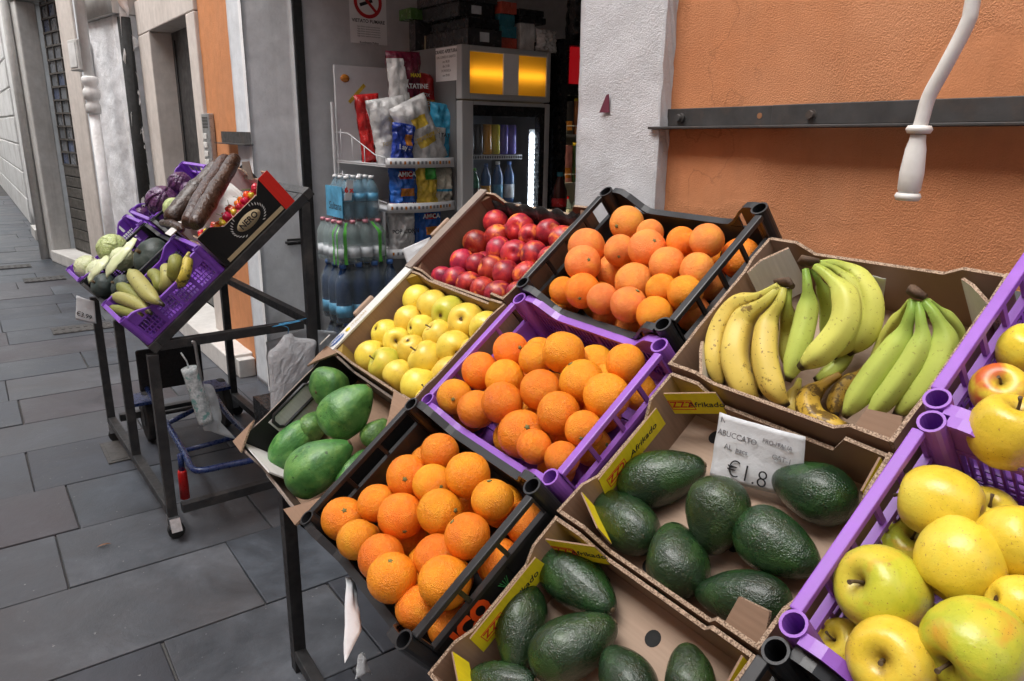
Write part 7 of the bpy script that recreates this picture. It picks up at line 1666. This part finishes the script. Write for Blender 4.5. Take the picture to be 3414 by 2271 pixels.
snack('snack_bag', -3.56, 2.06, s1, 0.20, 0.32, 0.10, ['bag_white', 'snack_yellow'], 'right white cheese snack bag leaning on the upper shelf', -0.38 if False else 0.42, split=lambda u, v: 1 if (0.25 < u < 0.8 and 0.32 < v < 0.48) or (0.3 < u < 0.75 and 0.58 < v < 0.74) else 0, seed=5, texts=(('FORMAGGIO', 0, 0.155, 0.032, 'gold_print'),))
snack('snack_bag', -3.62, 2.155, s1, 0.15, 0.29, 0.08, ['bag_sky', 'bag_white'], 'bright sky blue snack bag at the fridge end of the upper shelf', -0.08, split=lambda u, v: 1 if u < 0.45 and 0.3 < v < 0.6 else 0, seed=6, texts=(('PATATE', -0.02, 0.15, 0.03, 'ink'),))
snack('snack_bag', -3.52, 1.86, s1-0.01, 0.115, 0.20, 0.06, ['bag_navy', 'snack_orange'], 'small dark blue crisp bag in front on the upper shelf', -0.08, split=lambda u, v: 1 if 0.45 < u < 0.8 and 0.5 < v < 0.75 else 0, seed=7, texts=(("Lay's", -0.005, 0.10, 0.035, 'white_ink'),))
snack('snack_bag', -3.56, 1.885, s2, 0.17, 0.22, 0.08, ['bag_blue', 'bag_red', 'snack_orange'], 'blue potato crisp bag with red badge on the middle shelf', 0, split=lambda u, v: 1 if (0.25 < u < 0.75 and 0.72 < v < 0.9) or v < 0.16 else (2 if 0.25 < u < 0.8 and 0.32 < v < 0.5 else 0), seed=8, texts=(('AMICA', 0, 0.182, 0.034, 'white_ink'), ('PATATINA', 0, 0.025, 0.026, 'white_ink')))
snack('snack_bag', -3.56, 2.02, s2, 0.15, 0.23, 0.08, ['snack_yellow', 'bag_green'], 'clear bag of yellow corn puffs with green print on the middle shelf', 0, split=lambda u, v: 1 if (u > 0.35 and v > 0.66) or v < 0.08 else 0, seed=9)
snack('snack_bag', -3.57, 2.13, s2, 0.13, 0.21, 0.08, ['pop_white', 'bag_sky'], 'clear bag of popcorn at the fridge end of the middle shelf', 0, split=lambda u, v: 1 if 0.42 < v < 0.46 else 0, seed=10)
snack('snack_bag', -3.56, 1.87, s3, 0.16, 0.23, 0.08, ['bag_white'], 'white popcorn bag on the lower shelf', 0, seed=11, texts=(('POP CORN', 0, 0.125, 0.032, 'ink'),))
snack('snack_bag', -3.58, 2.04, s3, 0.17, 0.23, 0.08, ['bag_blue', 'bag_red', 'snack_orange'], 'blue potato crisp bag with red badge on the lower shelf', 0, split=lambda u, v: 1 if (0.25 < u < 0.75 and 0.78 < v < 0.92) or v < 0.16 else (2 if 0.3 < u < 0.8 and 0.4 < v < 0.58 else 0), seed=12, texts=(('AMICA', 0, 0.195, 0.034, 'white_ink'), ('PALETTA', 0, 0.025, 0.026, 'white_ink')))
# small triangular sticker on the pilaster
p = on_y(2022, 345, WALL_Y-0.036); simple('sticker_maroon', (0.12, 0.02, 0.04), 0.5)
m = MB(); m.prism([(-0.02, -0.022), (0.017, -0.022), (0.012, 0.022), (0.003, 0.02)], 0.0008, frame((p.x, WALL_Y-0.040, p.z), (1, 0, 0), (0, 0, 1), (0, -1, 0))); t = m.build('torn_sticker', 'sticker_maroon'); tag(t, 'torn maroon sticker on the white pilaster', 'sticker')
